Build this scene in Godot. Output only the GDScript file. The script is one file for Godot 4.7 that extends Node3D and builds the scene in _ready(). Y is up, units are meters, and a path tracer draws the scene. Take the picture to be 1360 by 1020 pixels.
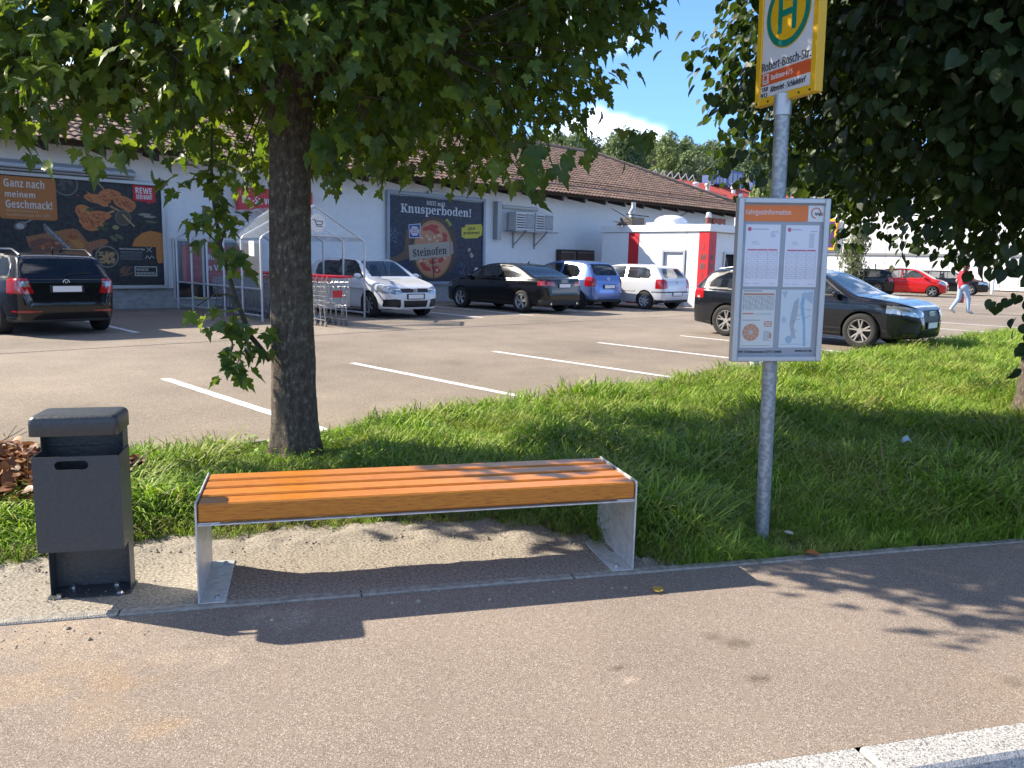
extends Node3D
# ---------------------------------------------------------------- frames
const LOT_TURN := 0.76131            # the car park's rows and the shop run 43.6 degrees off the x axis
const PATH_TURN := 0.25482           # footpath, bench and bin run 14.6 degrees off the x axis
const PATH_O := Vector3(0, 0, -3.54)
const TAU2 := TAU
var lu := Vector3(cos(LOT_TURN), 0, -sin(LOT_TURN))
var lw := Vector3(-sin(LOT_TURN), 0, -cos(LOT_TURN))
var pu := Vector3(cos(PATH_TURN), 0, -sin(PATH_TURN))
var pv := Vector3(sin(PATH_TURN), 0, cos(PATH_TURN))
var rng := RandomNumberGenerator.new()
var cam: Camera3D
var M := {}
var used := {}
var nz := FastNoiseLite.new()

func L(a: float, h: float, b: float) -> Vector3: return lu * a + lw * b + Vector3(0, h, 0)
func P(x: float, y: float, z: float) -> Vector3: return PATH_O + pu * x + pv * z + Vector3(0, y, 0)
func lot_ab(p: Vector3) -> Vector2: return Vector2(p.dot(lu), p.dot(lw))
func path_xz(p: Vector3) -> Vector2: return Vector2((p - PATH_O).dot(pu), (p - PATH_O).dot(pv))

# ---------------------------------------------------------------- naming
func numbered(called: String) -> String:
	if not used.has(called):
		used[called] = 0
		return called
	used[called] += 1
	return "%s_%03d" % [called, used[called]]

func tag(o: Node, label: String, category: String, group := "", kind := "") -> Node:
	o.set_meta("label", label)
	if category: o.set_meta("category", category)
	if group: o.set_meta("group", group)
	if kind: o.set_meta("kind", kind)
	return o

func base(called: String, label: String, category: String, at: Vector3, turn := 0.0, group := "") -> Node3D:
	var o := Node3D.new()
	o.name = numbered(called)
	add_child(o)
	o.position = at
	o.rotation.y = turn
	tag(o, label, category, group)
	return o

func put(called: String, mesh: Mesh, m: Material, parent: Node, at := Vector3.ZERO) -> MeshInstance3D:
	var o := MeshInstance3D.new()
	o.mesh = mesh
	o.material_override = m
	o.name = numbered(called) if parent == self else called
	parent.add_child(o, true)
	o.position = at
	return o

func build(called: String, st: SurfaceTool, m: Material, parent: Node, at := Vector3.ZERO) -> MeshInstance3D:
	st.generate_normals()
	return put(called, st.commit(), m, parent, at)

func structure(called: String, st: SurfaceTool, m: Material, label: String, category: String) -> MeshInstance3D:
	var o := build(called, st, m, self)
	tag(o, label, category, "", "structure")
	return o

func copy(o: Node3D, at: Vector3, turn: float, label := "") -> Node3D:
	var c: Node3D = o.duplicate()
	var n: String = o.name
	c.name = numbered(n)
	add_child(c)
	c.position = at
	c.rotation.y = turn
	if label: c.set_meta("label", label)
	return c

# ---------------------------------------------------------------- shapes
func mb() -> SurfaceTool:
	var st := SurfaceTool.new()
	st.begin(Mesh.PRIMITIVE_TRIANGLES)
	st.set_smooth_group(-1)
	return st

func tri(st: SurfaceTool, a: Vector3, b: Vector3, c: Vector3) -> void:   # counter-clockwise from outside
	st.add_vertex(a); st.add_vertex(c); st.add_vertex(b)

func quad(st: SurfaceTool, a: Vector3, b: Vector3, c: Vector3, d: Vector3) -> void:
	tri(st, a, b, c); tri(st, a, c, d)

func box(st: SurfaceTool, c: Vector3, s: Vector3, bev := 0.0, xf := Transform3D.IDENTITY) -> void:
	st.set_smooth_group(-1)
	var h := s * 0.5
	if bev <= 0.0:
		for ax in 3:
			for sg in [-1.0, 1.0]:
				var n := Vector3.ZERO; n[ax] = sg
				var t := Vector3.ZERO; t[(ax + 1) % 3] = 1.0
				var b := n.cross(t)
				var hn := n * h; var ht := t * h; var hb := b * h
				quad(st, xf * (c + hn - ht - hb), xf * (c + hn + ht - hb), xf * (c + hn + ht + hb), xf * (c + hn - ht + hb))
		return
	var g := minf(bev, minf(h.x, minf(h.y, h.z)) * 0.98)
	var k := h - Vector3(g, g, g)
	for ax in 3:
		for sg in [-1.0, 1.0]:
			var n := Vector3.ZERO; n[ax] = sg
			var t := Vector3.ZERO; t[(ax + 1) % 3] = 1.0
			var b := n.cross(t)
			var hn := n * h; var ht := t * k; var hb := b * k
			quad(st, xf * (c + hn - ht - hb), xf * (c + hn + ht - hb), xf * (c + hn + ht + hb), xf * (c + hn - ht + hb))
	for ax in 3:
		var u := (ax + 1) % 3; var v := (ax + 2) % 3
		for su in [-1.0, 1.0]:
			for sv in [-1.0, 1.0]:
				var e := Vector3.ZERO; e[ax] = k[ax]
				var p := Vector3.ZERO; p[u] = su * h[u]; p[v] = sv * k[v]
				var q := Vector3.ZERO; q[u] = su * k[u]; q[v] = sv * h[v]
				if su * sv > 0: quad(st, xf * (c + p - e), xf * (c + q - e), xf * (c + q + e), xf * (c + p + e))
				else: quad(st, xf * (c + p + e), xf * (c + q + e), xf * (c + q - e), xf * (c + p - e))
	for sx in [-1.0, 1.0]:
		for sy in [-1.0, 1.0]:
			for sz in [-1.0, 1.0]:
				var a := c + Vector3(sx * h.x, sy * k.y, sz * k.z)
				var b := c + Vector3(sx * k.x, sy * h.y, sz * k.z)
				var d := c + Vector3(sx * k.x, sy * k.y, sz * h.z)
				if sx * sy * sz > 0: tri(st, xf * a, xf * b, xf * d)
				else: tri(st, xf * a, xf * d, xf * b)

func bar(st: SurfaceTool, a: Vector3, b: Vector3, wd: float, ht: float, up := Vector3.UP, bev := 0.0) -> void:   # a box from a to b
	var d := (b - a)
	var z := d.normalized()
	var x := up.cross(z).normalized()
	var y := z.cross(x)
	box(st, Vector3.ZERO, Vector3(wd, ht, d.length()), bev, Transform3D(Basis(x, y, z), (a + b) * 0.5))

func tube(st: SurfaceTool, pts: Array, rad, sides := 8, cap := true) -> void:
	st.set_smooth_group(0)
	var rings := []
	var n := pts.size()
	var up := Vector3(0.3, 0.1, 0.9).normalized()
	for i in n:
		var p: Vector3 = pts[i]
		var d: Vector3 = (pts[mini(i + 1, n - 1)] - pts[maxi(i - 1, 0)]).normalized()
		var x := up.cross(d)
		if x.length() < 0.05: x = Vector3(1, 0, 0.2).cross(d)
		x = x.normalized()
		up = d.cross(x)
		var r: float = rad[i] if rad is Array else rad
		var ring := []
		for k in sides:
			var an := TAU * k / sides
			ring.append(p + (x * cos(an) + up * sin(an)) * r)
		rings.append(ring)
	for i in n - 1:
		for k in sides:
			var k2 := (k + 1) % sides
			quad(st, rings[i][k], rings[i][k2], rings[i + 1][k2], rings[i + 1][k])
	if cap:
		st.set_smooth_group(-1)
		for k in sides:
			var k2 := (k + 1) % sides
			tri(st, pts[0], rings[0][k2], rings[0][k])
			tri(st, pts[n - 1], rings[n - 1][k], rings[n - 1][k2])

func lathe(st: SurfaceTool, prof: Array, sides: int, xf := Transform3D.IDENTITY, smooth := true) -> void:   # prof of Vector2(radius, height) about y, upwards outside
	st.set_smooth_group(0 if smooth else -1)
	for i in prof.size() - 1:
		var a: Vector2 = prof[i]; var b: Vector2 = prof[i + 1]
		for k in sides:
			var t0 := TAU * k / sides; var t1 := TAU * (k + 1) / sides
			var c0 := Vector3(cos(t0), 0, -sin(t0)); var c1 := Vector3(cos(t1), 0, -sin(t1))
			var p := xf * (c0 * a.x + Vector3(0, a.y, 0)); var q := xf * (c1 * a.x + Vector3(0, a.y, 0))
			var r := xf * (c1 * b.x + Vector3(0, b.y, 0)); var s := xf * (c0 * b.x + Vector3(0, b.y, 0))
			if a.x < 1e-5: tri(st, p, r, s)
			elif b.x < 1e-5: tri(st, p, q, s)
			else: quad(st, p, q, r, s)

func disc(st: SurfaceTool, r: float, th: float, sides: int, xf: Transform3D) -> void:   # disc with its axis on z
	lathe(st, [Vector2(0, -th / 2), Vector2(r, -th / 2), Vector2(r, th / 2), Vector2(0, th / 2)], sides, xf * Transform3D(Basis(Vector3.RIGHT, PI / 2), Vector3.ZERO), false)

func extrude(st: SurfaceTool, poly: PackedVector2Array, z0: float, z1: float, xf := Transform3D.IDENTITY, sides := true) -> void:   # polygon in xy, from z0 to z1
	st.set_smooth_group(-1)
	var idx := Geometry2D.triangulate_polygon(poly)
	for i in range(0, idx.size(), 3):
		var a := poly[idx[i]]; var b := poly[idx[i + 1]]; var c := poly[idx[i + 2]]
		if (b - a).cross(c - a) < 0:
			var t := b; b = c; c = t
		tri(st, xf * Vector3(a.x, a.y, z1), xf * Vector3(b.x, b.y, z1), xf * Vector3(c.x, c.y, z1))
		tri(st, xf * Vector3(a.x, a.y, z0), xf * Vector3(c.x, c.y, z0), xf * Vector3(b.x, b.y, z0))
	if not sides: return
	var ar := 0.0
	for i in poly.size(): ar += poly[i].cross(poly[(i + 1) % poly.size()])
	for i in poly.size():
		var a := poly[i]; var b := poly[(i + 1) % poly.size()]
		if ar < 0:
			var t := a; a = b; b = t
		quad(st, xf * Vector3(a.x, a.y, z0), xf * Vector3(b.x, b.y, z0), xf * Vector3(b.x, b.y, z1), xf * Vector3(a.x, a.y, z1))

func V2(list: Array) -> PackedVector2Array:
	var r := PackedVector2Array()
	for e in list: r.append(Vector2(e[0], e[1]))
	return r

func rounded(w: float, h: float, r: float, n := 4) -> PackedVector2Array:
	var o := PackedVector2Array()
	for q in 4:
		var c := Vector2((w / 2 - r) * (1 if q in [0, 3] else -1), (h / 2 - r) * (1 if q < 2 else -1))
		for i in n + 1:
			var t := PI / 2 * (q + float(i) / n)
			o.append(c + Vector2(cos(t), sin(t)) * r)
	return o

func ball(st: SurfaceTool, c: Vector3, s: Vector3, n := 10) -> void:
	var prof := []
	for i in n / 2 + 1:
		var t := -PI / 2 + PI * i / (n / 2)
		prof.append(Vector2(maxf(cos(t), 0.0), sin(t)))
	lathe(st, prof, n, Transform3D(Basis.from_scale(s), c))

# ---------------------------------------------------------------- materials
func srgb(c: Color) -> Color:
	var a := c.a
	var o := c.linear_to_srgb()
	o.a = a
	return o

func mat(c: Color, rough := 0.8, metal := 0.0) -> StandardMaterial3D:   # c in linear base colour
	var m := StandardMaterial3D.new()
	m.albedo_color = srgb(c)
	m.roughness = rough
	m.metallic = metal
	m.cull_mode = BaseMaterial3D.CULL_DISABLED
	return m

func noise(type: int, freq: float, oct := 3, sd := 1) -> FastNoiseLite:
	var n := FastNoiseLite.new()
	n.noise_type = type
	n.frequency = freq
	n.fractal_octaves = oct
	n.fractal_type = FastNoiseLite.FRACTAL_FBM if oct > 1 else FastNoiseLite.FRACTAL_NONE
	n.seed = sd
	return n

func ramp(stops: Array) -> Gradient:   # [offset, linear colour]
	var g := Gradient.new()
	var o := PackedFloat32Array(); var c := PackedColorArray()
	for s in stops:
		o.append(s[0]); c.append(srgb(s[1]))
	g.offsets = o; g.colors = c
	return g

func ntex(n: FastNoiseLite, size: int, r: Gradient = null, bump := 0.0) -> NoiseTexture2D:
	var t := NoiseTexture2D.new()
	t.width = size; t.height = size
	t.seamless = true
	t.noise = n
	if r: t.color_ramp = r
	if bump > 0.0:
		t.as_normal_map = true
		t.bump_strength = bump
	return t

func tri_world(m: StandardMaterial3D, s: Vector3, world := true) -> StandardMaterial3D:
	m.uv1_triplanar = true
	m.uv1_world_triplanar = world
	m.uv1_scale = s
	return m

func grey(v: float) -> Color: return Color(v, v, v)

func textured(c: Color, n: FastNoiseLite, size: int, stops: Array, scale: Vector3, rough: float, bump := 0.0, world := true, bump_n: FastNoiseLite = null) -> StandardMaterial3D:
	var m := mat(c, rough)
	m.albedo_texture = ntex(n, size, ramp(stops))
	if bump > 0.0:
		m.normal_enabled = true
		m.normal_texture = ntex(bump_n if bump_n else n, size, null, bump)
	return tri_world(m, scale, world)

func paint(c: Color, flake := 0.3) -> StandardMaterial3D:
	var m := mat(c, 0.22, flake)
	m.clearcoat_enabled = true
	m.metallic_specular = 0.3
	m.clearcoat = 0.8
	m.clearcoat_roughness = 0.03
	return m

func materials() -> void:
	var cell := noise(FastNoiseLite.TYPE_CELLULAR, 0.16, 1, 5)
	cell.cellular_return_type = FastNoiseLite.RETURN_CELL_VALUE
	cell.cellular_jitter = 1.0
	var cell2 := noise(FastNoiseLite.TYPE_CELLULAR, 0.2, 1, 8)
	cell2.cellular_return_type = FastNoiseLite.RETURN_DISTANCE
	M.path = textured(Color(1, 1, 1), cell, 1024, [[0.0, Color(0.24, 0.185, 0.145)], [0.3, Color(0.36, 0.285, 0.228)], [0.62, Color(0.425, 0.342, 0.276)], [0.88, Color(0.51, 0.425, 0.352)], [1.0, Color(0.78, 0.69, 0.60)]], Vector3.ONE * 1.8, 0.92, 2.5, true, cell2)
	M.path.vertex_color_use_as_albedo = true
	M.lot = textured(Color(1, 1, 1), cell, 1024, [[0.0, Color(0.217, 0.176, 0.137)], [0.4, Color(0.315, 0.26, 0.206)], [0.75, Color(0.361, 0.301, 0.241)], [1.0, Color(0.504, 0.434, 0.358)]], Vector3.ONE * 0.8, 0.9, 2.5, true, cell2)
	M.lot.vertex_color_use_as_albedo = true
	M.road = textured(Color(1, 1, 1), cell, 1024, [[0.0, Color(0.08, 0.078, 0.075)], [0.5, Color(0.19, 0.182, 0.17)], [1.0, Color(0.34, 0.33, 0.31)]], Vector3.ONE * 1.3, 0.9, 4.0, true, cell2)
	var soft := noise(FastNoiseLite.TYPE_SIMPLEX_SMOOTH, 0.02, 5, 3)
	M.granite = textured(Color(1, 1, 1), cell, 512, [[0.0, Color(0.12, 0.117, 0.113)], [0.3, Color(0.37, 0.36, 0.345)], [0.7, Color(0.46, 0.45, 0.43)], [1.0, Color(0.58, 0.57, 0.55)]], Vector3.ONE * 2.6, 0.85, 2.0, true, cell2)
	M.concrete = textured(Color(1, 1, 1), soft, 512, [[0.2, Color(0.28, 0.255, 0.215)], [0.5, Color(0.37, 0.34, 0.29)], [0.8, Color(0.45, 0.42, 0.365)]], Vector3.ONE * 2.0, 0.9, 6.0, true, cell2)
	M.line = textured(Color(1, 1, 1), soft, 512, [[0.25, Color(0.55, 0.54, 0.52)], [0.5, Color(0.74, 0.74, 0.73)], [0.8, Color(0.8, 0.8, 0.8)]], Vector3.ONE * 1.5, 0.7)
	var dn := noise(FastNoiseLite.TYPE_SIMPLEX_SMOOTH, 0.03, 6, 4)
	M.dirt = textured(Color(1, 1, 1), dn, 1024, [[0.2, Color(0.16, 0.135, 0.105)], [0.45, Color(0.26, 0.228, 0.183)], [0.6, Color(0.315, 0.278, 0.226)], [0.8, Color(0.39, 0.352, 0.294)]], Vector3.ONE * 1.7, 0.95, 5.0)
	M.soil = textured(Color(1, 1, 1), dn, 512, [[0.2, Color(0.03, 0.035, 0.012)], [0.5, Color(0.055, 0.065, 0.022)], [0.8, Color(0.09, 0.085, 0.04)]], Vector3.ONE * 1.2, 0.95)
	M.ground = textured(Color(1, 1, 1), soft, 512, [[0.2, Color(0.06, 0.085, 0.03)], [0.8, Color(0.12, 0.14, 0.06)]], Vector3.ONE * 0.05, 0.95)
	M.plaster = textured(Color(1, 1, 1), noise(FastNoiseLite.TYPE_SIMPLEX_SMOOTH, 0.012, 6, 9), 1024, [[0.2, Color(0.78, 0.78, 0.77)], [0.5, Color(0.82, 0.82, 0.815)], [0.8, Color(0.84, 0.84, 0.835)]], Vector3.ONE * 0.35, 0.9)
	M.plinth = textured(Color(1, 1, 1), soft, 512, [[0.2, Color(0.27, 0.27, 0.27)], [0.8, Color(0.38, 0.38, 0.375)]], Vector3.ONE * 0.6, 0.9)
	M.white = mat(grey(0.78), 0.55)
	M.panel = textured(Color(1, 1, 1), soft, 512, [[0.2, Color(0.70, 0.71, 0.72)], [0.8, Color(0.79, 0.79, 0.79)]], Vector3.ONE * 0.2, 0.5)
	M.darkwood = textured(Color(1, 1, 1), soft, 512, [[0.2, Color(0.028, 0.018, 0.014)], [0.8, Color(0.06, 0.04, 0.032)]], Vector3(0.4, 3, 3), 0.7, 0.0, false)
	M.tile = mat(Color(0.27, 0.173, 0.127), 0.75)
	M.tile.vertex_color_use_as_albedo = true
	M.tile_base = mat(Color(0.05, 0.03, 0.024), 0.9)
	M.redroof = mat(Color(0.42, 0.06, 0.035), 0.6)
	# bench timber: grain runs along the slat (local x)
	var wood := noise(FastNoiseLite.TYPE_SIMPLEX_SMOOTH, 0.03, 5, 21)
	wood.domain_warp_enabled = true
	wood.domain_warp_amplitude = 14.0
	wood.domain_warp_frequency = 0.02
	M.wood = []
	for i in 4:
		var k: float = [1.0, 0.93, 1.05, 0.97][i]
		var m := mat(Color(k, k, k), 0.42)
		m.albedo_texture = ntex(wood, 1024, ramp([[0.12, Color(0.28, 0.072, 0.006)], [0.3, Color(0.47, 0.15, 0.010)], [0.55, Color(0.55, 0.19, 0.012)], [0.8, Color(0.59, 0.22, 0.016)], [0.97, Color(0.46, 0.145, 0.010)]]))
		m.uv1_offset = Vector3(0.13 * i, 0.29 * i, 0.41 * i)
		tri_world(m, Vector3(0.35, 4.2, 4.2), false)
		m.clearcoat_enabled = true
		m.clearcoat = 0.25
		m.clearcoat_roughness = 0.3
		M.wood.append(m)
	var gal := noise(FastNoiseLite.TYPE_CELLULAR, 0.03, 1, 31)
	gal.cellular_return_type = FastNoiseLite.RETURN_CELL_VALUE
	M.steel = textured(Color(1, 1, 1), gal, 512, [[0.0, Color(0.52, 0.53, 0.52)], [0.5, Color(0.60, 0.61, 0.60)], [1.0, Color(0.68, 0.69, 0.68)]], Vector3.ONE * 2.5, 0.42, 0.0, false)
	M.steel.metallic = 0.4
	M.galv = textured(Color(1, 1, 1), noise(FastNoiseLite.TYPE_SIMPLEX_SMOOTH, 0.02, 4, 12), 512, [[0.3, Color(0.26, 0.275, 0.29)], [0.5, Color(0.34, 0.355, 0.37)], [0.7, Color(0.44, 0.455, 0.465)]], Vector3.ONE * 3.0, 0.5, 0.0, false)
	M.galv.metallic = 0.55
	M.alu = mat(Color(0.50, 0.51, 0.52), 0.42, 0.6)
	M.chrome = mat(grey(0.7), 0.15, 1.0)
	M.anthracite = textured(Color(1, 1, 1), noise(FastNoiseLite.TYPE_SIMPLEX_SMOOTH, 0.05, 3, 2), 256, [[0.2, Color(0.048, 0.052, 0.055)], [0.8, Color(0.058, 0.062, 0.066)]], Vector3.ONE * 3.0, 0.42, 1.2, false)
	M.black = mat(grey(0.012), 0.5)
	M.rubber = mat(grey(0.02), 0.85)
	M.dark = mat(grey(0.03), 0.7)
	M.interior = mat(grey(0.035), 0.8)
	M.bolt = mat(grey(0.6), 0.25, 1.0)
	var bark := noise(FastNoiseLite.TYPE_SIMPLEX_SMOOTH, 0.009, 6, 6)
	bark.fractal_gain = 0.72
	M.bark = textured(Color(1, 1, 1), bark, 1024, [[0.1, Color(0.024, 0.018, 0.014)], [0.42, Color(0.072, 0.056, 0.043)], [0.60, Color(0.11, 0.086, 0.067)], [0.72, Color(0.13, 0.108, 0.076)], [0.77, Color(0.22, 0.205, 0.165)], [0.92, Color(0.32, 0.31, 0.26)]], Vector3(2.4, 1.1, 2.4), 0.95, 18.0, false)
	M.twig = mat(Color(0.06, 0.05, 0.035), 0.9)
	M.text_white = mat(grey(0.78), 0.6)
	M.text_dark = mat(grey(0.03), 0.6)
	M.red = mat(Color(0.55, 0.02, 0.03), 0.45)
	M.glass = mat(Color(0.03, 0.035, 0.035, 0.42), 0.04)
	M.glass.transparency = BaseMaterial3D.TRANSPARENCY_ALPHA
	M.glass_dark = mat(Color(0.01, 0.011, 0.012, 0.8), 0.04)
	M.glass_dark.transparency = BaseMaterial3D.TRANSPARENCY_ALPHA
	M.clear = mat(Color(0.02, 0.02, 0.02, 0.02), 0.02)
	M.clear.metallic_specular = 0.22
	M.clear.transparency = BaseMaterial3D.TRANSPARENCY_ALPHA
	M.canopy = mat(Color(0.5, 0.55, 0.6, 0.20), 0.12)
	M.canopy.transparency = BaseMaterial3D.TRANSPARENCY_ALPHA
	M.plate = mat(grey(0.8), 0.4)

# ---------------------------------------------------------------- lettering
var fonts := {}
func font(kind: String) -> SystemFont:
	if not fonts.has(kind):
		var f := SystemFont.new()
		f.font_names = PackedStringArray(["Droid Serif" if kind.begins_with("serif") else "Droid Sans"])
		f.font_weight = 700 if kind.ends_with("bold") else 400
		fonts[kind] = f
	return fonts[kind]

func letters(s: String, kind: String, at: Vector3, w: float, h: float, m: Material, parent: Node, tilt := 0.0, depth := 0.004) -> MeshInstance3D:   # fitted into w by h metres, left bottom at `at`, facing +z
	var t := TextMesh.new()
	t.text = s
	t.font = font(kind)
	t.font_size = 48
	t.pixel_size = 0.01
	t.depth = 0.02
	t.curve_step = 2.0
	t.horizontal_alignment = HORIZONTAL_ALIGNMENT_LEFT
	var bb := t.get_aabb()
	var o := put("lettering", t, m, parent)
	var sc := Vector3(w / maxf(bb.size.x, 0.001), h / maxf(bb.size.y, 0.001), depth / 0.02)
	var bs := Basis(Vector3(0, 0, 1), tilt) * Basis.from_scale(sc)
	o.transform = Transform3D(bs, at - bs * Vector3(bb.position.x, bb.position.y, bb.position.z))
	return o

# ---------------------------------------------------------------- printed pictures
func dab(im: Image, poly: PackedVector2Array, c: Color, c2: Color, grain: float, sd := 0.0) -> void:   # fill a polygon (0..1 coords) with two tones mixed by noise
	var w := im.get_width(); var h := im.get_height()
	var lo := Vector2(9, 9); var hi := Vector2(-9, -9)
	for p in poly:
		lo = lo.min(p); hi = hi.max(p)
	for y in range(maxi(0, int(lo.y * h)), mini(h, int(hi.y * h) + 1)):
		for x in range(maxi(0, int(lo.x * w)), mini(w, int(hi.x * w) + 1)):
			if Geometry2D.is_point_in_polygon(Vector2((x + 0.5) / w, (y + 0.5) / h), poly):
				var k := clampf(0.5 + nz.get_noise_2d(x * grain + sd * 71.0, y * grain + sd * 37.0) * 1.3, 0, 1)
				im.set_pixel(x, y, srgb(c.lerp(c2, k)))

func oval(cx: float, cy: float, rx: float, ry: float, rot := 0.0, n := 18) -> PackedVector2Array:
	var o := PackedVector2Array()
	for i in n:
		var t := TAU * i / n
		var x := cos(t) * rx; var y := sin(t) * ry
		o.append(Vector2(cx + x * cos(rot) - y * sin(rot), cy + x * sin(rot) + y * cos(rot)))
	return o

func stroke(x0: float, y0: float, x1: float, y1: float, wd: float, asp := 1.0) -> PackedVector2Array:
	var d := Vector2(x1 - x0, (y1 - y0) / asp).normalized() * wd
	var n := Vector2(-d.y, d.x * asp) * 0.5
	var a := Vector2(x0, y0); var b := Vector2(x1, y1)
	return PackedVector2Array([a - n, b - n, b + n, a + n])

func printed(im: Image, rough := 0.45) -> StandardMaterial3D:
	var m := mat(Color(1, 1, 1), rough)
	m.albedo_texture = ImageTexture.create_from_image(im)
	return m

func sheet(called: String, w: float, h: float, m: Material, parent: Node, at: Vector3) -> MeshInstance3D:   # flat print facing +z
	var st := mb()
	var c := [[Vector3(-w / 2, -h / 2, 0), Vector2(0, 1)], [Vector3(w / 2, -h / 2, 0), Vector2(1, 1)], [Vector3(w / 2, h / 2, 0), Vector2(1, 0)], [Vector3(-w / 2, h / 2, 0), Vector2(0, 0)]]
	for i in [0, 2, 1, 0, 3, 2]:
		st.set_uv(c[i][1])
		st.add_vertex(c[i][0])
	return build(called, st, m, parent, at)

# ================================================================ scene
func _ready() -> void:
	rng.seed = 20240817
	nz.seed = 11
	nz.frequency = 0.05
	nz.fractal_octaves = 4
	# ---- camera
	cam = Camera3D.new()
	cam.name = "camera"
	add_child(cam)
	cam.fov = 51.4
	cam.near = 0.05
	cam.far = 3000.0
	cam.transform = Transform3D(Basis(Vector3.RIGHT, deg_to_rad(-8.845)) * Basis(Vector3(0, 0, 1), deg_to_rad(1.3)), Vector3(0, 1.5, 0))
	# ---- sky, exposure
	var env := Environment.new()
	env.background_mode = Environment.BG_SKY
	env.tonemap_mode = Environment.TONE_MAPPER_LINEAR
	env.tonemap_exposure = 2.35
	env.sdfgi_enabled = true
	env.ssao_enabled = true
	env.ssil_enabled = true
	var sm := ProceduralSkyMaterial.new()
	sm.sky_top_color = Color(0.17, 0.29, 0.48)
	sm.sky_horizon_color = Color(0.53, 0.74, 0.985)
	sm.sky_curve = 0.24
	sm.ground_bottom_color = Color(0.20, 0.19, 0.17)
	sm.ground_horizon_color = Color(0.40, 0.46, 0.52)
	sm.sky_energy_multiplier = 1.0
	sm.sky_cover = clouds()
	sm.sun_angle_max = 1.0
	env.sky = Sky.new()
	env.sky.sky_material = sm
	var we := WorldEnvironment.new()
	we.name = "environment"
	we.environment = env
	add_child(we)
	# ---- sun: left and a little beyond the bench, 34 degrees up
	var sun := DirectionalLight3D.new()
	sun.name = "sun"
	add_child(sun)
	sun.look_at_from_position(Vector3.ZERO, Vector3(1.33, -1.0, 0.33))
	sun.light_energy = 1.5
	sun.light_color = Color(1.0, 0.955, 0.88)
	sun.light_angular_distance = 0.5
	sun.shadow_enabled = true
	# ---- the place
	materials()
	terrain()
	footpath()
	market()
	kiosk()
	far_side()
	hill()
	bench()
	litter_bin()
	bus_stop()
	billboard_food()
	billboard_pizza()
	wall_fittings()
	trolleys()
	parked_cars()
	maple()
	lime()
	lawn()
	shopper()
	litter()

func clouds() -> ImageTexture:
	var n := noise(FastNoiseLite.TYPE_SIMPLEX_SMOOTH, 1.0, 6, 77)
	var w := 1024; var h := 512
	var im := Image.create(w, h, false, Image.FORMAT_RGBA8)
	for y in h / 2 + 4:
		var el := PI * (0.5 - (y + 0.5) / h)
		for x in w:
			var az := TAU * (x + 0.5) / w
			var d := Vector3(cos(az) * cos(el), sin(el) * 2.6, sin(az) * cos(el))
			var v := n.get_noise_3dv(d * 2.3 + Vector3(3.7, 0.4, 1.9))
			var a := smoothstep(0.21, 0.30, v)
			if a > 0.0:
				im.set_pixel(x, y, Color(1.0, 0.985, 0.97, a * 0.75))
	return ImageTexture.create_from_image(im)

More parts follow.
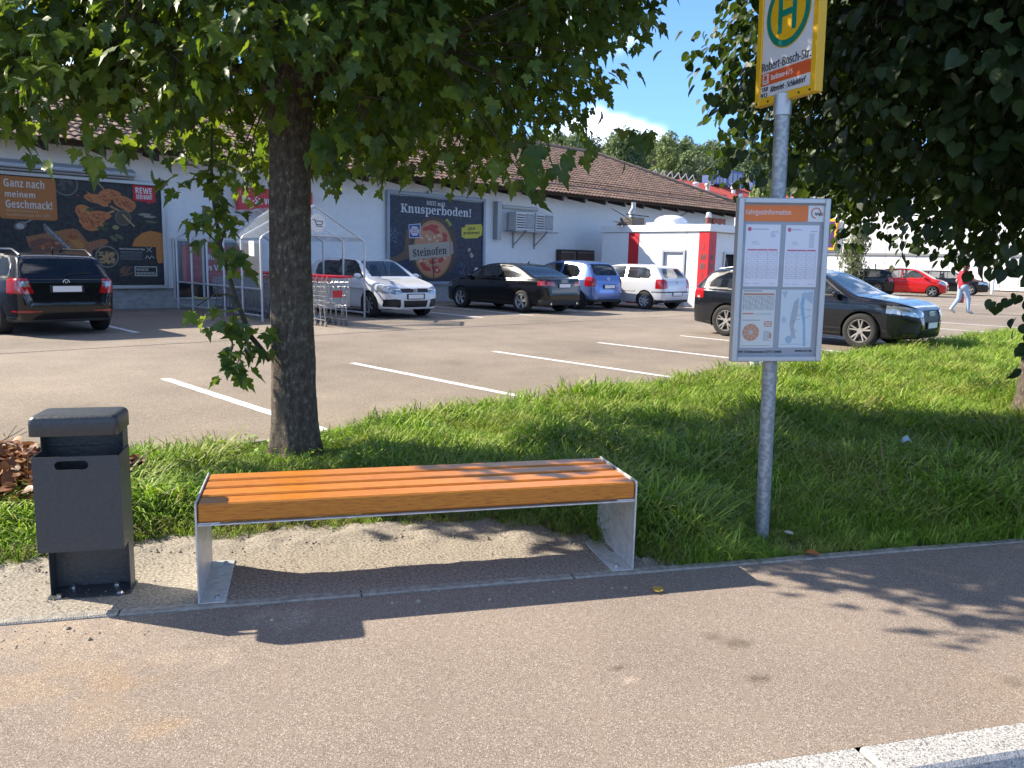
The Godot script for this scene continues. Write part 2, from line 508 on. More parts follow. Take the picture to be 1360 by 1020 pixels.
# ---------------------------------------------------------------- ground
func terrain() -> void:
	var st := mb()
	var R := 1500.0
	quad(st, Vector3(-R, -0.16, R), Vector3(R, -0.16, R), Vector3(R, -0.16, -R), Vector3(-R, -0.16, -R))
	structure("ground", st, M.ground, "green open ground beyond the car park", "ground")
	# car park: a gently worn asphalt sheet, grid of vertices with old and new patches of binder
	st = SurfaceTool.new()
	st.begin(Mesh.PRIMITIVE_TRIANGLES)
	st.set_smooth_group(0)
	var patch := noise(FastNoiseLite.TYPE_SIMPLEX_SMOOTH, 0.16, 4, 15)
	var fine := noise(FastNoiseLite.TYPE_SIMPLEX_SMOOTH, 1.1, 4, 16)
	var oil := [[4.8, 8.6, 0.35, 0.22], [7.4, 8.9, 0.3, 0.18], [10.1, 8.7, 0.4, 0.2], [7.7, 7.0, 0.22, 0.15], [2.2, 8.3, 0.3, 0.2], [12.6, 8.4, 0.35, 0.2], [4.9, 12.2, 0.3, 0.12], [9.6, 11.4, 0.25, 0.14], [6.6, 14.4, 0.3, 0.15], [14.2, 14.1, 0.35, 0.15], [5.4, 6.5, 0.25, 0.2]]
	var ga := [-40.0]; var gb := [5.9]
	while ga[ga.size() - 1] < 90.0: ga.append(ga[ga.size() - 1] + (0.16 if ga[ga.size() - 1] > -1.0 and ga[ga.size() - 1] < 20.0 else 1.2))
	while gb[gb.size() - 1] < 66.0: gb.append(gb[gb.size() - 1] + (0.16 if gb[gb.size() - 1] < 16.0 else 1.2))
	for i in ga.size() - 1:
		for j in gb.size() - 1:
			var cs := []
			for e in [[0, 0], [1, 0], [1, 1], [0, 1]]:
				var a: float = ga[i + e[0]]
				var b: float = gb[j + e[1]]
				var g0 := 0.97 + patch.get_noise_2d(a, b * 1.6) * 0.26 + fine.get_noise_2d(a, b) * 0.16
				for o in oil:
					var od: float = Vector2(a - o[0], b - o[1]).length() / o[2]
					if od < 1.4: g0 *= 1.0 - o[3] * clampf(1.2 - od + fine.get_noise_2d(a * 3.0, b * 3.0), 0, 1)
				cs.append([L(a, 0.0, b), g0])
			for k in [0, 2, 1, 0, 3, 2]:
				var g: float = cs[k][1]
				g /= 1.3
				st.set_color(Color(g, g * 0.995, g * 0.985))
				st.add_vertex(cs[k][0])
	var lot := structure("parking_lot", st, M.lot, "worn beige-grey asphalt car park in front of the shop", "car park")
	for a in [-1.8, 0.85, 3.5, 6.1, 8.8, 11.45, 14.1, 16.75, 19.4, 22.05, 24.7]:
		bay_line(lot, a, 5.86, 9.7)
	for a in [-2.8, -0.15, 2.5, 5.15, 13.72, 15.55, 18.25, 20.9, 23.5]:
		bay_line(lot, a, 15.55, 21.9)
	for a in [34.0, 36.65, 39.3, 42.0, 44.6]:
		bay_line(lot, a, 11.0, 15.5)
	for q in [[[-6.0, 13.0], [9.5, 13.55]], [[9.5, 13.55], [26.0, 13.3]]]:   # the joint between two lanes of asphalt
		var s2 := mb()
		var p0 := L(q[0][0], 0.004, q[0][1]); var p1 := L(q[1][0], 0.004, q[1][1])
		bar(s2, p0, p1, 0.022, 0.002)
		build("asphalt_joint", s2, M.road, lot)
	var worn := mat(Color(0.8, 0.8, 0.8), 0.9)
	worn.albedo_texture = M.lot.albedo_texture
	var mh := mb()
	disc(mh, 0.3, 0.004, 24, Transform3D(Basis(Vector3.RIGHT, PI / 2), L(4.65, 0.003, 6.53)))
	build("worn_patch", mh, tri_world(worn, Vector3.ONE * 0.8), lot)
	# kerb round the lawn on the car park side: concrete stones a metre long
	var kerb := Node3D.new()
	kerb.name = numbered("lawn_kerb")
	add_child(kerb)
	tag(kerb, "low concrete kerb between lawn and car park", "kerb", "", "structure")
	for i in 40:
		var s3 := mb()
		bar(s3, L(-6.0 + i + 0.004, 0.0, 5.83), L(-5.0 + i - 0.004, 0.0, 5.83), 0.08, 0.09, Vector3.UP, 0.012)
		build("kerb_stone", s3, M.concrete, kerb)
	# lawn soil
	st = mb()
	var e0 := P(-14, -0.01, -0.05); var e1 := P(40, -0.01, -0.05)
	var f0 := L(-9.0, -0.01, 5.8); var f1 := L(48.0, -0.01, 5.8)
	quad(st, e0, e1, f1, f0)
	structure("lawn_soil", st, M.soil, "dark soil under the lawn", "soil")
	# bare trodden earth round bench and bin
	st = SurfaceTool.new()
	st.begin(Mesh.PRIMITIVE_TRIANGLES)
	st.set_smooth_group(0)
	var bump := noise(FastNoiseLite.TYPE_SIMPLEX_SMOOTH, 4.0, 5, 41)
	var nx := 190; var nzz := 46
	for i in nx:
		for j in nzz:
			var q := []
			for e in [[0, 0], [1, 0], [1, 1], [0, 1]]:
				var x: float = -3.6 + 4.55 * (i + e[0]) / nx
				var z: float = -0.055 - 1.05 * (j + e[1]) / nzz
				var far := -z / maxf(dirt_depth(x), 0.05)
				var y: float = 0.004 + bump.get_noise_2d(x, z) * (0.005 + 0.016 * smoothstep(0.55, 0.85, far)) * smoothstep(0.0, 0.25, -z) + (0.012 * smoothstep(0.6, 0.9, far) if far < 1.0 else 0.012 - 0.05 * smoothstep(1.0, 1.25, far))
				q.append(P(x, y, z))
			quad(st, q[0], q[1], q[2], q[3])
	structure("bare_earth", st, M.dirt, "pale trodden sandy earth under bench and bin", "soil")

func bay_line(lot: Node, a: float, b0: float, b1: float) -> void:
	var st := mb()
	var n := 24
	for i in n:
		var t0 := b0 + (b1 - b0) * i / n; var t1 := b0 + (b1 - b0) * (i + 1) / n
		var w0 := 0.058 + 0.004 * sin(i * 2.1 + a); var w1 := 0.058 + 0.004 * sin((i + 1) * 2.1 + a)
		quad(st, L(a - w0, 0.004, t0), L(a + w0, 0.004, t0), L(a + w1, 0.004, t1), L(a - w1, 0.004, t1))
	build("bay_line", st, M.line, lot)

func dirt_depth(x: float) -> float:
	var pts := [[-4.0, 0.35], [-2.6, 0.5], [-2.2, 0.66], [-1.8, 0.88], [-0.9, 0.93], [0.0, 0.92], [0.35, 0.72], [0.62, 0.42], [0.8, 0.16], [0.95, 0.0], [60.0, 0.0]]
	var d := 0.0
	for i in pts.size() - 1:
		if x >= pts[i][0] and x <= pts[i + 1][0]:
			d = lerpf(pts[i][1], pts[i + 1][1], (x - pts[i][0]) / (pts[i + 1][0] - pts[i][0]))
	return d + (nz.get_noise_2d(x * 40.0, 4.0) * 0.16 + nz.get_noise_2d(x * 160.0, 9.0) * 0.10 if d > 0.05 else 0.0)

func footpath() -> void:
	# asphalt path with the sandy and rusty stains that lie on it left of the middle
	var st := SurfaceTool.new()
	st.begin(Mesh.PRIMITIVE_TRIANGLES)
	st.set_smooth_group(0)
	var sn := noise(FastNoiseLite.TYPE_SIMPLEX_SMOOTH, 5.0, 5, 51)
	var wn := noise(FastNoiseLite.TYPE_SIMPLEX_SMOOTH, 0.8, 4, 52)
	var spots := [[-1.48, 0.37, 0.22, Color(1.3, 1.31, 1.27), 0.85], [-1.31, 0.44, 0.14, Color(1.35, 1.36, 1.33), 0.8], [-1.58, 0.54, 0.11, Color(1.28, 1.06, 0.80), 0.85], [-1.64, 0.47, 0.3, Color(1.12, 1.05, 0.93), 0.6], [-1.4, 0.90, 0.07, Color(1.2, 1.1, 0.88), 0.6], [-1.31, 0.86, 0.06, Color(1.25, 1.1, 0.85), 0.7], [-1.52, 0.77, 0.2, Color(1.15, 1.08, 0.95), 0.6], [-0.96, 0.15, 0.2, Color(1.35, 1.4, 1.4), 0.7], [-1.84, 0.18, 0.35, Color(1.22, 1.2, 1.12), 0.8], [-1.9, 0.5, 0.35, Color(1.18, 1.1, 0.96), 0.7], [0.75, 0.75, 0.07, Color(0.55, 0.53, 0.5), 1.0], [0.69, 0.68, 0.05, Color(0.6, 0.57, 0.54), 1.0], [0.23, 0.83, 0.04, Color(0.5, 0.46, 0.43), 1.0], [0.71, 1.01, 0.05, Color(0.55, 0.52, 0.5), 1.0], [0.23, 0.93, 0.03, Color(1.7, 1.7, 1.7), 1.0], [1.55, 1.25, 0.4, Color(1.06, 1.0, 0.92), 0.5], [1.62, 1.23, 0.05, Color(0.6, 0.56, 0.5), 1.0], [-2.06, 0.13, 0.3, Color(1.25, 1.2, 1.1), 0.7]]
	var x0 := -4.2; var x1 := 5.6
	var nx := 326; var nzn := 49
	var cols := []; var pos := []
	for i in nx + 1:
		for j in nzn + 1:
			var x := x0 + (x1 - x0) * i / nx
			var z := 0.0 + 1.46 * j / nzn
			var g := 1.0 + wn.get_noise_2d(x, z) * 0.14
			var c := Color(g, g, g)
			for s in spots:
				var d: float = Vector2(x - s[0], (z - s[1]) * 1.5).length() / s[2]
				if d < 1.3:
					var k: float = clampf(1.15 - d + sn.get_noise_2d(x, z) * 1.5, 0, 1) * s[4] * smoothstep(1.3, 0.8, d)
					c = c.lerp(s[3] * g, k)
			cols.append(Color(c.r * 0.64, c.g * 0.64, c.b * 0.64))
			pos.append(P(x, 0.0, z))
	for i in nx:
		for j in nzn:
			var k := i * (nzn + 1) + j
			for e in [k, k + nzn + 1, k + 1, k + 1, k + nzn + 1, k + nzn + 2]:
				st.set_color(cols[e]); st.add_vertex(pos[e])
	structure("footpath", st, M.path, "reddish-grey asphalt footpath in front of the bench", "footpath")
	for q in [[-30.0, x0], [x1, 60.0]]:
		var s2 := mb()
		s2.set_color(Color(0.64, 0.64, 0.64))
		quad(s2, P(q[0], 0, 1.46), P(q[1], 0, 1.46), P(q[1], 0, 0), P(q[0], 0, 0))
		structure("footpath", s2, M.path, "further stretch of the asphalt footpath", "footpath")
	# concrete edging stones, one metre each
	var ed := Node3D.new()
	ed.name = numbered("path_edging")
	add_child(ed)
	tag(ed, "narrow concrete edging between footpath and earth", "edging", "", "structure")
	for i in 22:
		var s3 := mb()
		var x := -6.0 + i * 1.0 + 0.33
		var lift := rng.randf_range(-0.006, -0.001)
		bar(s3, P(x + 0.003, -0.035 + lift, -0.031), P(x + 0.997, -0.035 + lift + rng.randf_range(-0.002, 0.002), -0.031), 0.058, 0.09, Vector3.UP, 0.006)
		build("edging_stone", s3, M.concrete, ed)
	# granite kerb to the road
	var kb := Node3D.new()
	kb.name = numbered("road_kerb")
	add_child(kb)
	tag(kb, "pale granite kerb stones along the road", "kerb", "", "structure")
	for i in 14:
		var s4 := mb()
		var x := -5.23 + i * 1.0
		bar(s4, P(x + 0.004, -0.115, 1.535), P(x + 0.996, -0.115, 1.535), 0.15, 0.25, Vector3.UP, 0.014)
		build("kerb_stone", s4, M.granite, kb)
	st = mb()
	quad(st, P(-40, -0.12, 9.0), P(60, -0.12, 9.0), P(60, -0.12, 1.6), P(-40, -0.12, 1.6))
	structure("road", st, M.road, "dark grey asphalt road below the granite kerb", "road")

# ---------------------------------------------------------------- bench, bin, bus stop
func bench() -> void:
	var t := base("bench", "backless bench of orange glazed timber slats on galvanised steel ends", "bench", P(-0.355, 0, -0.29), PATH_TURN)
	var w := 2.01; var d := 0.49
	var sw := (d - 3 * 0.027) / 4.0
	for i in 4:
		var st := mb()
		var z := -d / 2 + sw / 2 + i * (sw + 0.027)
		box(st, Vector3.ZERO, Vector3(w - 0.022, 0.083, sw), 0.007)
		build("slat", st, M.wood[i], t, Vector3(0, 0.409, z))
	for s in [-1.0, 1.0]:
		var st := mb()
		box(st, Vector3(s * (w / 2 - 0.004), 0.2325, 0), Vector3(0.008, 0.449, d + 0.012), 0.002)
		var side := build("end_plate", st, M.steel, t)
		st = mb()
		box(st, Vector3(s * (w / 2 - 0.060), 0.006, 0), Vector3(0.104, 0.010, d + 0.012), 0.002)
		var foot := build("foot_plate", st, M.steel, t)
		for zz in [-0.2, 0.2]:
			st = mb()
			lathe(st, [Vector2(0.018, 0.0), Vector2(0.018, 0.003), Vector2(0.011, 0.003), Vector2(0.011, 0.011), Vector2(0.0, 0.013)], 10, Transform3D(Basis(), Vector3(s * (w / 2 - 0.072), 0.011, zz)), false)
			build("bolt", st, M.bolt, foot)
		st = mb()
		box(st, Vector3(s * (w / 2 - 0.055), 0.3635, 0), Vector3(0.09, 0.006, d), 0.001)
		build("bearer", st, M.steel, t)
	for zz in [-0.235, 0.235]:
		var st := mb()
		box(st, Vector3(0, 0.357, zz), Vector3(w - 0.02, 0.006, 0.03), 0.001)
		build("rail", st, M.steel, t)

func litter_bin() -> void:
	var t := base("litter_bin", "anthracite sheet metal litter bin with hooded lid beside the bench", "litter bin", P(-1.828, 0, -0.30), PATH_TURN)
	# post: a folded channel, its open side to the path
	var st := mb()
	box(st, Vector3(0, 0.40, -0.055), Vector3(0.323, 0.784, 0.004), 0.001)
	for s in [-1.0, 1.0]:
		box(st, Vector3(s * 0.1595, 0.40, -0.008), Vector3(0.004, 0.784, 0.09), 0.001)
	build("post", st, M.anthracite, t)
	st = mb()
	extrude(st, rounded(0.332, 0.17, 0.02), 0.0, 0.006, Transform3D(Basis(Vector3.RIGHT, -PI / 2), Vector3(0, 0.002, 0.0)))
	var foot := build("foot_plate", st, M.anthracite, t)
	for q in [[-0.12, 0.065], [0.12, 0.065], [-0.09, -0.03], [0.09, -0.03]]:
		st = mb()
		lathe(st, [Vector2(0.017, 0.0), Vector2(0.017, 0.003), Vector2(0.011, 0.003), Vector2(0.011, 0.012), Vector2(0.0, 0.014)], 8, Transform3D(Basis(), Vector3(q[0], 0.008, q[1])), false)
		build("bolt", st, M.bolt, foot)
	# container with a grip hole in its front
	st = mb()
	var cw := 0.332; var y0 := 0.24; var y1 := 0.652; var zf := 0.150; var zb := -0.048
	var pf := PackedVector2Array()
	for p in rounded(cw, y1 - y0, 0.008, 2): pf.append(p)
	pf.append(pf[0])
	var hole := rounded(0.128, 0.038, 0.0185, 6)
	var hc := Vector2(-0.018, 0.168)
	pf.append(hole[0] + hc)
	for i in hole.size(): pf.append(hole[hole.size() - 1 - i] + hc)
	extrude(st, pf, zf - 0.004, zf, Transform3D(Basis(), Vector3(0, (y0 + y1) / 2, 0)))
	for s in [-1.0, 1.0]:
		box(st, Vector3(s * (cw / 2 - 0.002), (y0 + y1) / 2, (zf + zb) / 2 - 0.003), Vector3(0.004, y1 - y0, zf - zb - 0.008), 0.001)
		box(st, Vector3(s * (cw / 2 - 0.006), (y0 + y1) / 2, zf - 0.004), Vector3(0.011, y1 - y0 - 0.004, 0.007), 0.003)
	box(st, Vector3(0, y0 + 0.004, (zf + zb) / 2), Vector3(cw - 0.01, 0.004, zf - zb - 0.01))
	box(st, Vector3(0, (y0 + y1) / 2, zb + 0.001), Vector3(cw - 0.01, y1 - y0, 0.004))
	build("container", st, M.anthracite, t)
	# hood: folded lid with rounded front edge
	st = mb()
	st.set_smooth_group(0)
	var rings := []
	for q in [[0.0, 0.742], [0.0, 0.795], [0.0015, 0.8035], [0.005, 0.811], [0.0105, 0.817], [0.018, 0.8205], [0.03, 0.822]]:
		var ring := []
		for p in rounded(0.34 - 2 * q[0], 0.243 - 2 * q[0], 0.026 - q[0] * 0.4, 5): ring.append(Vector3(p.x, q[1] - 0.02 * (p.y - 0.12) * (1.0 if q[1] > 0.8 else 0.0), 0.0455 - p.y))
		rings.append(ring)
	for i in rings.size() - 1:
		for k in rings[0].size():
			var k2: int = (k + 1) % rings[0].size()
			quad(st, rings[i][k], rings[i][k2], rings[i + 1][k2], rings[i + 1][k])
	for k in rings[0].size():
		var k2: int = (k + 1) % rings[0].size()
		tri(st, rings[6][k], rings[6][k2], Vector3(0, 0.8225, 0.0455))
		tri(st, rings[0][k2], rings[0][k], Vector3(0, 0.742, 0.0455))
	build("lid", st, M.anthracite, t)
	st = mb()
	box(st, Vector3(0, 0.70, -0.04), Vector3(0.315, 0.085, 0.004))
	build("hood_back", st, M.anthracite, t)

func bus_stop() -> void:
	var lean := Basis(Vector3(0, 0, 1), deg_to_rad(1.35))
	var foot := Vector3(1.42, 0, -4.3)
	var t := base("bus_stop_sign", "bus stop flag sign with green H on galvanised pole beside bench", "bus stop sign", foot)
	t.basis = lean
	var st := mb()
	tube(st, [Vector3(0, -0.1, 0), Vector3(0, 1.2, 0), Vector3(0, 2.37, 0)], 0.038, 20)
	build("pole", st, M.galv, t)
	st = mb()
	tube(st, [Vector3(0, 2.27, 0), Vector3(0, 2.375, 0)], 0.045, 20)
	build("pole_cap", st, M.alu, t)
	# flag: turned to face along the road
	var f := Node3D.new()
	f.name = "flag"
	t.add_child(f)
	f.transform = Transform3D(Basis(Vector3.UP, deg_to_rad(-69.5)), Vector3(0.02, 2.745, 0.0))
	var W := 0.47; var H := 0.80
	var yel := mat(Color(0.75, 0.42, 0.01), 0.45)
	yel.backlight_enabled = true
	yel.backlight = Color(0.25, 0.16, 0.0)
	st = mb()
	for s in [-1.0, 1.0]:
		box(st, Vector3(s * (W / 2 - 0.02), 0, 0), Vector3(0.04, H, 0.05), 0.004)
		box(st, Vector3(0, s * (H / 2 - 0.02), 0), Vector3(W - 0.081, 0.04, 0.049), 0.004)
	build("frame", st, yel, f)
	st = mb()
	box(st, Vector3.ZERO, Vector3(W - 0.079, H - 0.079, 0.03))
	build("panel", st, mat(Color(0.62, 0.63, 0.66), 0.5), f)
	var green := mat(Color(0.0, 0.19, 0.13), 0.5)
	var zz := 0.0165
	var xf := func(y, z): return Transform3D(Basis(), Vector3(0, y, z))
	st = mb(); disc(st, 0.170, 0.002, 48, xf.call(0.03, zz)); build("sign_ring", st, yel, f)
	st = mb(); disc(st, 0.165, 0.002, 48, xf.call(0.03, zz + 0.002)); build("sign_ring", st, green, f)
	st = mb(); disc(st, 0.132, 0.002, 48, xf.call(0.03, zz + 0.004)); build("sign_disc", st, yel, f)
	st = mb()
	for s in [-1.0, 1.0]: box(st, Vector3(s * 0.054, 0.03, zz + 0.006), Vector3(0.032, 0.185, 0.002))
	box(st, Vector3(0, 0.03, zz + 0.006), Vector3(0.0759, 0.032, 0.002))
	build("letter_h", st, green, f)
	letters("Robert-Bosch-Str.", "sans", Vector3(-0.19, -0.226, zz), 0.375, 0.046, M.text_dark, f, 0.0, 0.002)
	st = mb()
	box(st, Vector3(0, -0.267, zz), Vector3(0.386, 0.063, 0.002))
	build("zone_stripe", st, mat(Color(0.62, 0.095, 0.02), 0.5), f)
	st = mb()
	box(st, Vector3(-0.155, -0.267, zz + 0.002), Vector3(0.046, 0.05, 0.002))
	build("zone_symbol", st, mat(grey(0.6), 0.5), f)
	st = mb()
	box(st, Vector3(-0.155, -0.261, zz + 0.004), Vector3(0.024, 0.026, 0.002), 0.0005)
	box(st, Vector3(-0.155, -0.283, zz + 0.004), Vector3(0.03, 0.004, 0.002))
	build("zone_symbol", st, mat(Color(0.5, 0.1, 0.03), 0.5), f)
	letters("Tarifzone 4 / 5", "sans", Vector3(-0.115, -0.28, zz + 0.001), 0.17, 0.027, M.text_white, f, 0.0, 0.002)
	letters("188", "sans", Vector3(-0.188, -0.328, zz), 0.052, 0.022, M.text_dark, f, 0.0, 0.002)
	letters("N13", "sans", Vector3(-0.188, -0.357, zz), 0.048, 0.021, M.text_dark, f, 0.0, 0.002)
	letters("Altenriet - Schlaitdorf", "sans", Vector3(-0.115, -0.340, zz), 0.27, 0.03, M.text_dark, f, 0.0, 0.002)
	for q in [[-0.215, -0.385], [-0.12, -0.385], [0.12, -0.385], [0.2, -0.385]]:
		st = mb(); disc(st, 0.006, 0.004, 8, Transform3D(Basis(), Vector3(q[0], q[1], 0.026))); build("rivet", st, M.dark, f)
	# timetable case, clamped to the same pole
	var c := base("timetable_case", "grey metal timetable case with orange header on the bus stop pole", "notice board", Vector3(1.392, 1.0, -4.215), deg_to_rad(5.0))
	c.basis = Basis(Vector3.UP, deg_to_rad(5.0)) * Basis(Vector3(0, 0, 1), deg_to_rad(0.9))
	W = 0.485; H = 0.845
	st = mb()
	for s in [-1.0, 1.0]:
		box(st, Vector3(s * (W / 2 - 0.014), H / 2, 0), Vector3(0.028, H, 0.056), 0.004)
		box(st, Vector3(0, H / 2 + s * (H / 2 - 0.014), 0), Vector3(W - 0.057, 0.028, 0.055), 0.004)
	build("frame", st, M.alu, c)
	st = mb()
	box(st, Vector3(0, H / 2, -0.008), Vector3(W - 0.054, H - 0.054, 0.03))
	build("back_panel", st, mat(Color(0.34, 0.37, 0.41), 0.6), c)
	var z2 := 0.0085
	st = mb()
	box(st, Vector3(-0.042, H - 0.077, z2), Vector3(0.343, 0.082, 0.002))
	build("header", st, mat(Color(0.80, 0.19, 0.015), 0.6), c)
	st = mb()
	box(st, Vector3(0.175, H - 0.077, z2), Vector3(0.088, 0.082, 0.002))
	var lg := build("logo_panel", st, mat(Color(0.74, 0.75, 0.76), 0.6), c)
	st = mb()
	for i in 20:
		if i in [15, 16, 17]: continue
		var t0 := TAU * i / 20; var t1 := TAU * (i + 1) / 20
		bar(st, Vector3(0.172 + cos(t0) * 0.024, H - 0.074 + sin(t0) * 0.026, z2 + 0.002), Vector3(0.172 + cos(t1) * 0.024, H - 0.074 + sin(t1) * 0.026, z2 + 0.002), 0.005, 0.002, Vector3(0, 0, 1))
	build("logo_ring", st, mat(Color(0.6, 0.14, 0.03), 0.5), lg)
	letters("VVS", "sansbold", Vector3(0.166, H - 0.086, z2 + 0.001), 0.042, 0.014, M.text_dark, lg, 0.0, 0.002)
	letters("Fahrgastinformation", "sans", Vector3(-0.2, H - 0.092, z2 + 0.001), 0.238, 0.034, M.text_white, c, 0.0, 0.002)
	letters("VVS Telefonservice: 0711 19449", "sans", Vector3(-0.205, 0.044, z2), 0.235, 0.014, M.text_dark, c, 0.0, 0.002)
	letters("www.vvs.de", "sans", Vector3(0.105, 0.05, z2), 0.093, 0.012, M.text_dark, c, 0.0, 0.002)
	sheet("timetable", 0.186, 0.318, timetable(false), c, Vector3(-0.103, 0.552, z2))
	sheet("timetable", 0.180, 0.318, timetable(true), c, Vector3(0.107, 0.550, z2))
	sheet("fare_table", 0.18, 0.305, fare_print(), c, Vector3(-0.108, 0.225, z2))
	sheet("area_map", 0.176, 0.305, map_print(), c, Vector3(0.101, 0.225, z2))
	st = mb()
	box(st, Vector3(0, H / 2, 0.021), Vector3(W - 0.058, H - 0.058, 0.003))
	build("pane", st, M.clear, c)
	st = mb()
	lathe(st, [Vector2(0.008, 0), Vector2(0.012, 0.006), Vector2(0.012, 0.016), Vector2(0.0, 0.022)], 10, Transform3D(Basis(), Vector3(-W / 2 + 0.012, H, 0)))
	build("hinge_knob", st, mat(grey(0.75), 0.4), c)
	for y in [0.12, 0.72]:
		st = mb()
		tube(st, [Vector3(-0.02, y, -0.03), Vector3(-0.02, y, -0.062)], 0.015, 8)
		box(st, Vector3(-0.01, y, -0.032), Vector3(0.13, 0.03, 0.008), 0.002)
		build("clamp", st, M.alu, c)

func timetable(second: bool) -> StandardMaterial3D:
	var im := Image.create(256, 440, false, Image.FORMAT_RGB8)
	im.fill(srgb(Color(0.76, 0.76, 0.82)))
	var ink := Color(0.16, 0.16, 0.24); var pale := Color(0.34, 0.34, 0.45)
	dab(im, oval(0.11, 0.075, 0.055, 0.033), Color(0.5, 0.03, 0.09), Color(0.55, 0.04, 0.1), 1)
	im.fill_rect(Rect2i(20, 32, 17, 3), srgb(Color(0.7, 0.55, 0.6)))
	var xw := 120 if not second else 70
	for x in range(0, xw, 6):
		im.fill_rect(Rect2i(48 + x, 31 - (x / 6) % 2, 5, 5), srgb(ink))
	if second:
		for y in range(58, 160, 5): im.fill_rect(Rect2i(182, y, 44 - (y * 7) % 11, 2), srgb(pale))
		im.fill_rect(Rect2i(190, 42, 50, 3), srgb(ink))
	else:
		for y in range(58, 92, 5): im.fill_rect(Rect2i(182, y, 40 - (y * 7) % 17, 2), srgb(pale))
		im.fill_rect(Rect2i(190, 50, 50, 3), srgb(ink))
	for y in [118, 124, 130, 138]: im.fill_rect(Rect2i(50, y, 60 - (y * 5) % 23, 2), srgb(pale))
	im.fill_rect(Rect2i(14, 172, 226, 14), srgb(Color(0.62, 0.42, 0.52)))
	for q in [[24, 60], [94, 70], [172, 62]]:
		for x in range(0, q[1], 7): im.fill_rect(Rect2i(q[0] + x, 175, 6, 8), srgb(Color(0.5, 0.07, 0.14)))
	for r in 15:
		var y := 194 + r * 13
		im.fill_rect(Rect2i(12, y, 230, 2), srgb(pale))
		for x in range(16, 238, 9):
			if (x * 31 + r * 17) % 5 < 3: im.fill_rect(Rect2i(x, y + 5, 5, 3), srgb(Color(0.42, 0.42, 0.54)))
	for x in [12, 95, 168, 241]: im.fill_rect(Rect2i(x, 186, 2, 195), srgb(pale))
	im.fill_rect(Rect2i(10, 418, 40, 3), srgb(pale)); im.fill_rect(Rect2i(70, 418, 50, 3), srgb(pale)); im.fill_rect(Rect2i(190, 418, 45, 3), srgb(pale))
	return printed(im)

func fare_print() -> StandardMaterial3D:
	var im := Image.create(256, 436, false, Image.FORMAT_RGB8)
	im.fill(srgb(Color(0.66, 0.68, 0.66)))
	var ink := Color(0.10, 0.10, 0.12); var org := Color(0.60, 0.19, 0.08)
	for x in range(14, 150, 7): im.fill_rect(Rect2i(x, 8, 6, 6), srgb(ink))
	im.fill_rect(Rect2i(10, 28, 236, 14), srgb(Color(0.5, 0.24, 0.16)))
	for r in 9:
		im.fill_rect(Rect2i(10, 48 + r * 12, 236, 2), srgb(Color(0.25, 0.26, 0.28)))
		for x in range(12, 240, 11):
			if (x * 13 + r * 29) % 7 < 5: im.fill_rect(Rect2i(x, 52 + r * 12, 7, 5), srgb(Color(0.27, 0.27, 0.3)))
	for x in [10, 60, 106, 152, 198, 245]: im.fill_rect(Rect2i(x, 48, 2, 98), srgb(Color(0.25, 0.26, 0.28)))
	im.fill_rect(Rect2i(12, 176, 84, 9), srgb(org))
	for y in [178, 186]: im.fill_rect(Rect2i(104, y, 132, 2), srgb(Color(0.3, 0.3, 0.32)))
	for x in range(14, 150, 8): im.fill_rect(Rect2i(x, 226, 6, 5), srgb(ink))
	for q in [[0.25, 0.147], [0.215, 0.126], [0.185, 0.108], [0.15, 0.088], [0.10, 0.058]]:
		var k := int(q[0] * 100) % 2
		dab(im, oval(0.31, 0.735, q[0], q[1], 0, 30), Color(0.6, 0.22, 0.1) if k else Color(0.56, 0.33, 0.22), Color(0.55, 0.30, 0.18), 2.5)
	dab(im, oval(0.31, 0.735, 0.06, 0.035), Color(0.5, 0.53, 0.53), Color(0.5, 0.45, 0.42), 1)
	for i in 9:
		var t := TAU * i / 9
		dab(im, stroke(0.31 + cos(t) * 0.08, 0.735 + sin(t) * 0.05, 0.31 + cos(t) * 0.24, 0.735 + sin(t) * 0.14, 0.012), Color(0.5, 0.5, 0.48), Color(0.55, 0.5, 0.48), 1)
	for r in 3:
		for q in 3: im.fill_rect(Rect2i(178 + q * 22, 236 + r * 16, 18, 11), srgb(org if (r + q) % 2 else Color(0.5, 0.36, 0.3)))
	for y in range(310, 384, 7): im.fill_rect(Rect2i(176, y, 60 - (y * 3) % 19, 3), srgb(Color(0.28, 0.28, 0.3)))
	im.fill_rect(Rect2i(222, 326, 18, 40), srgb(Color(0.55, 0.26, 0.18)))
	for x in range(12, 230, 9): im.fill_rect(Rect2i(x, 418, 7, 5), srgb(Color(0.3, 0.3, 0.3)))
	return printed(im)

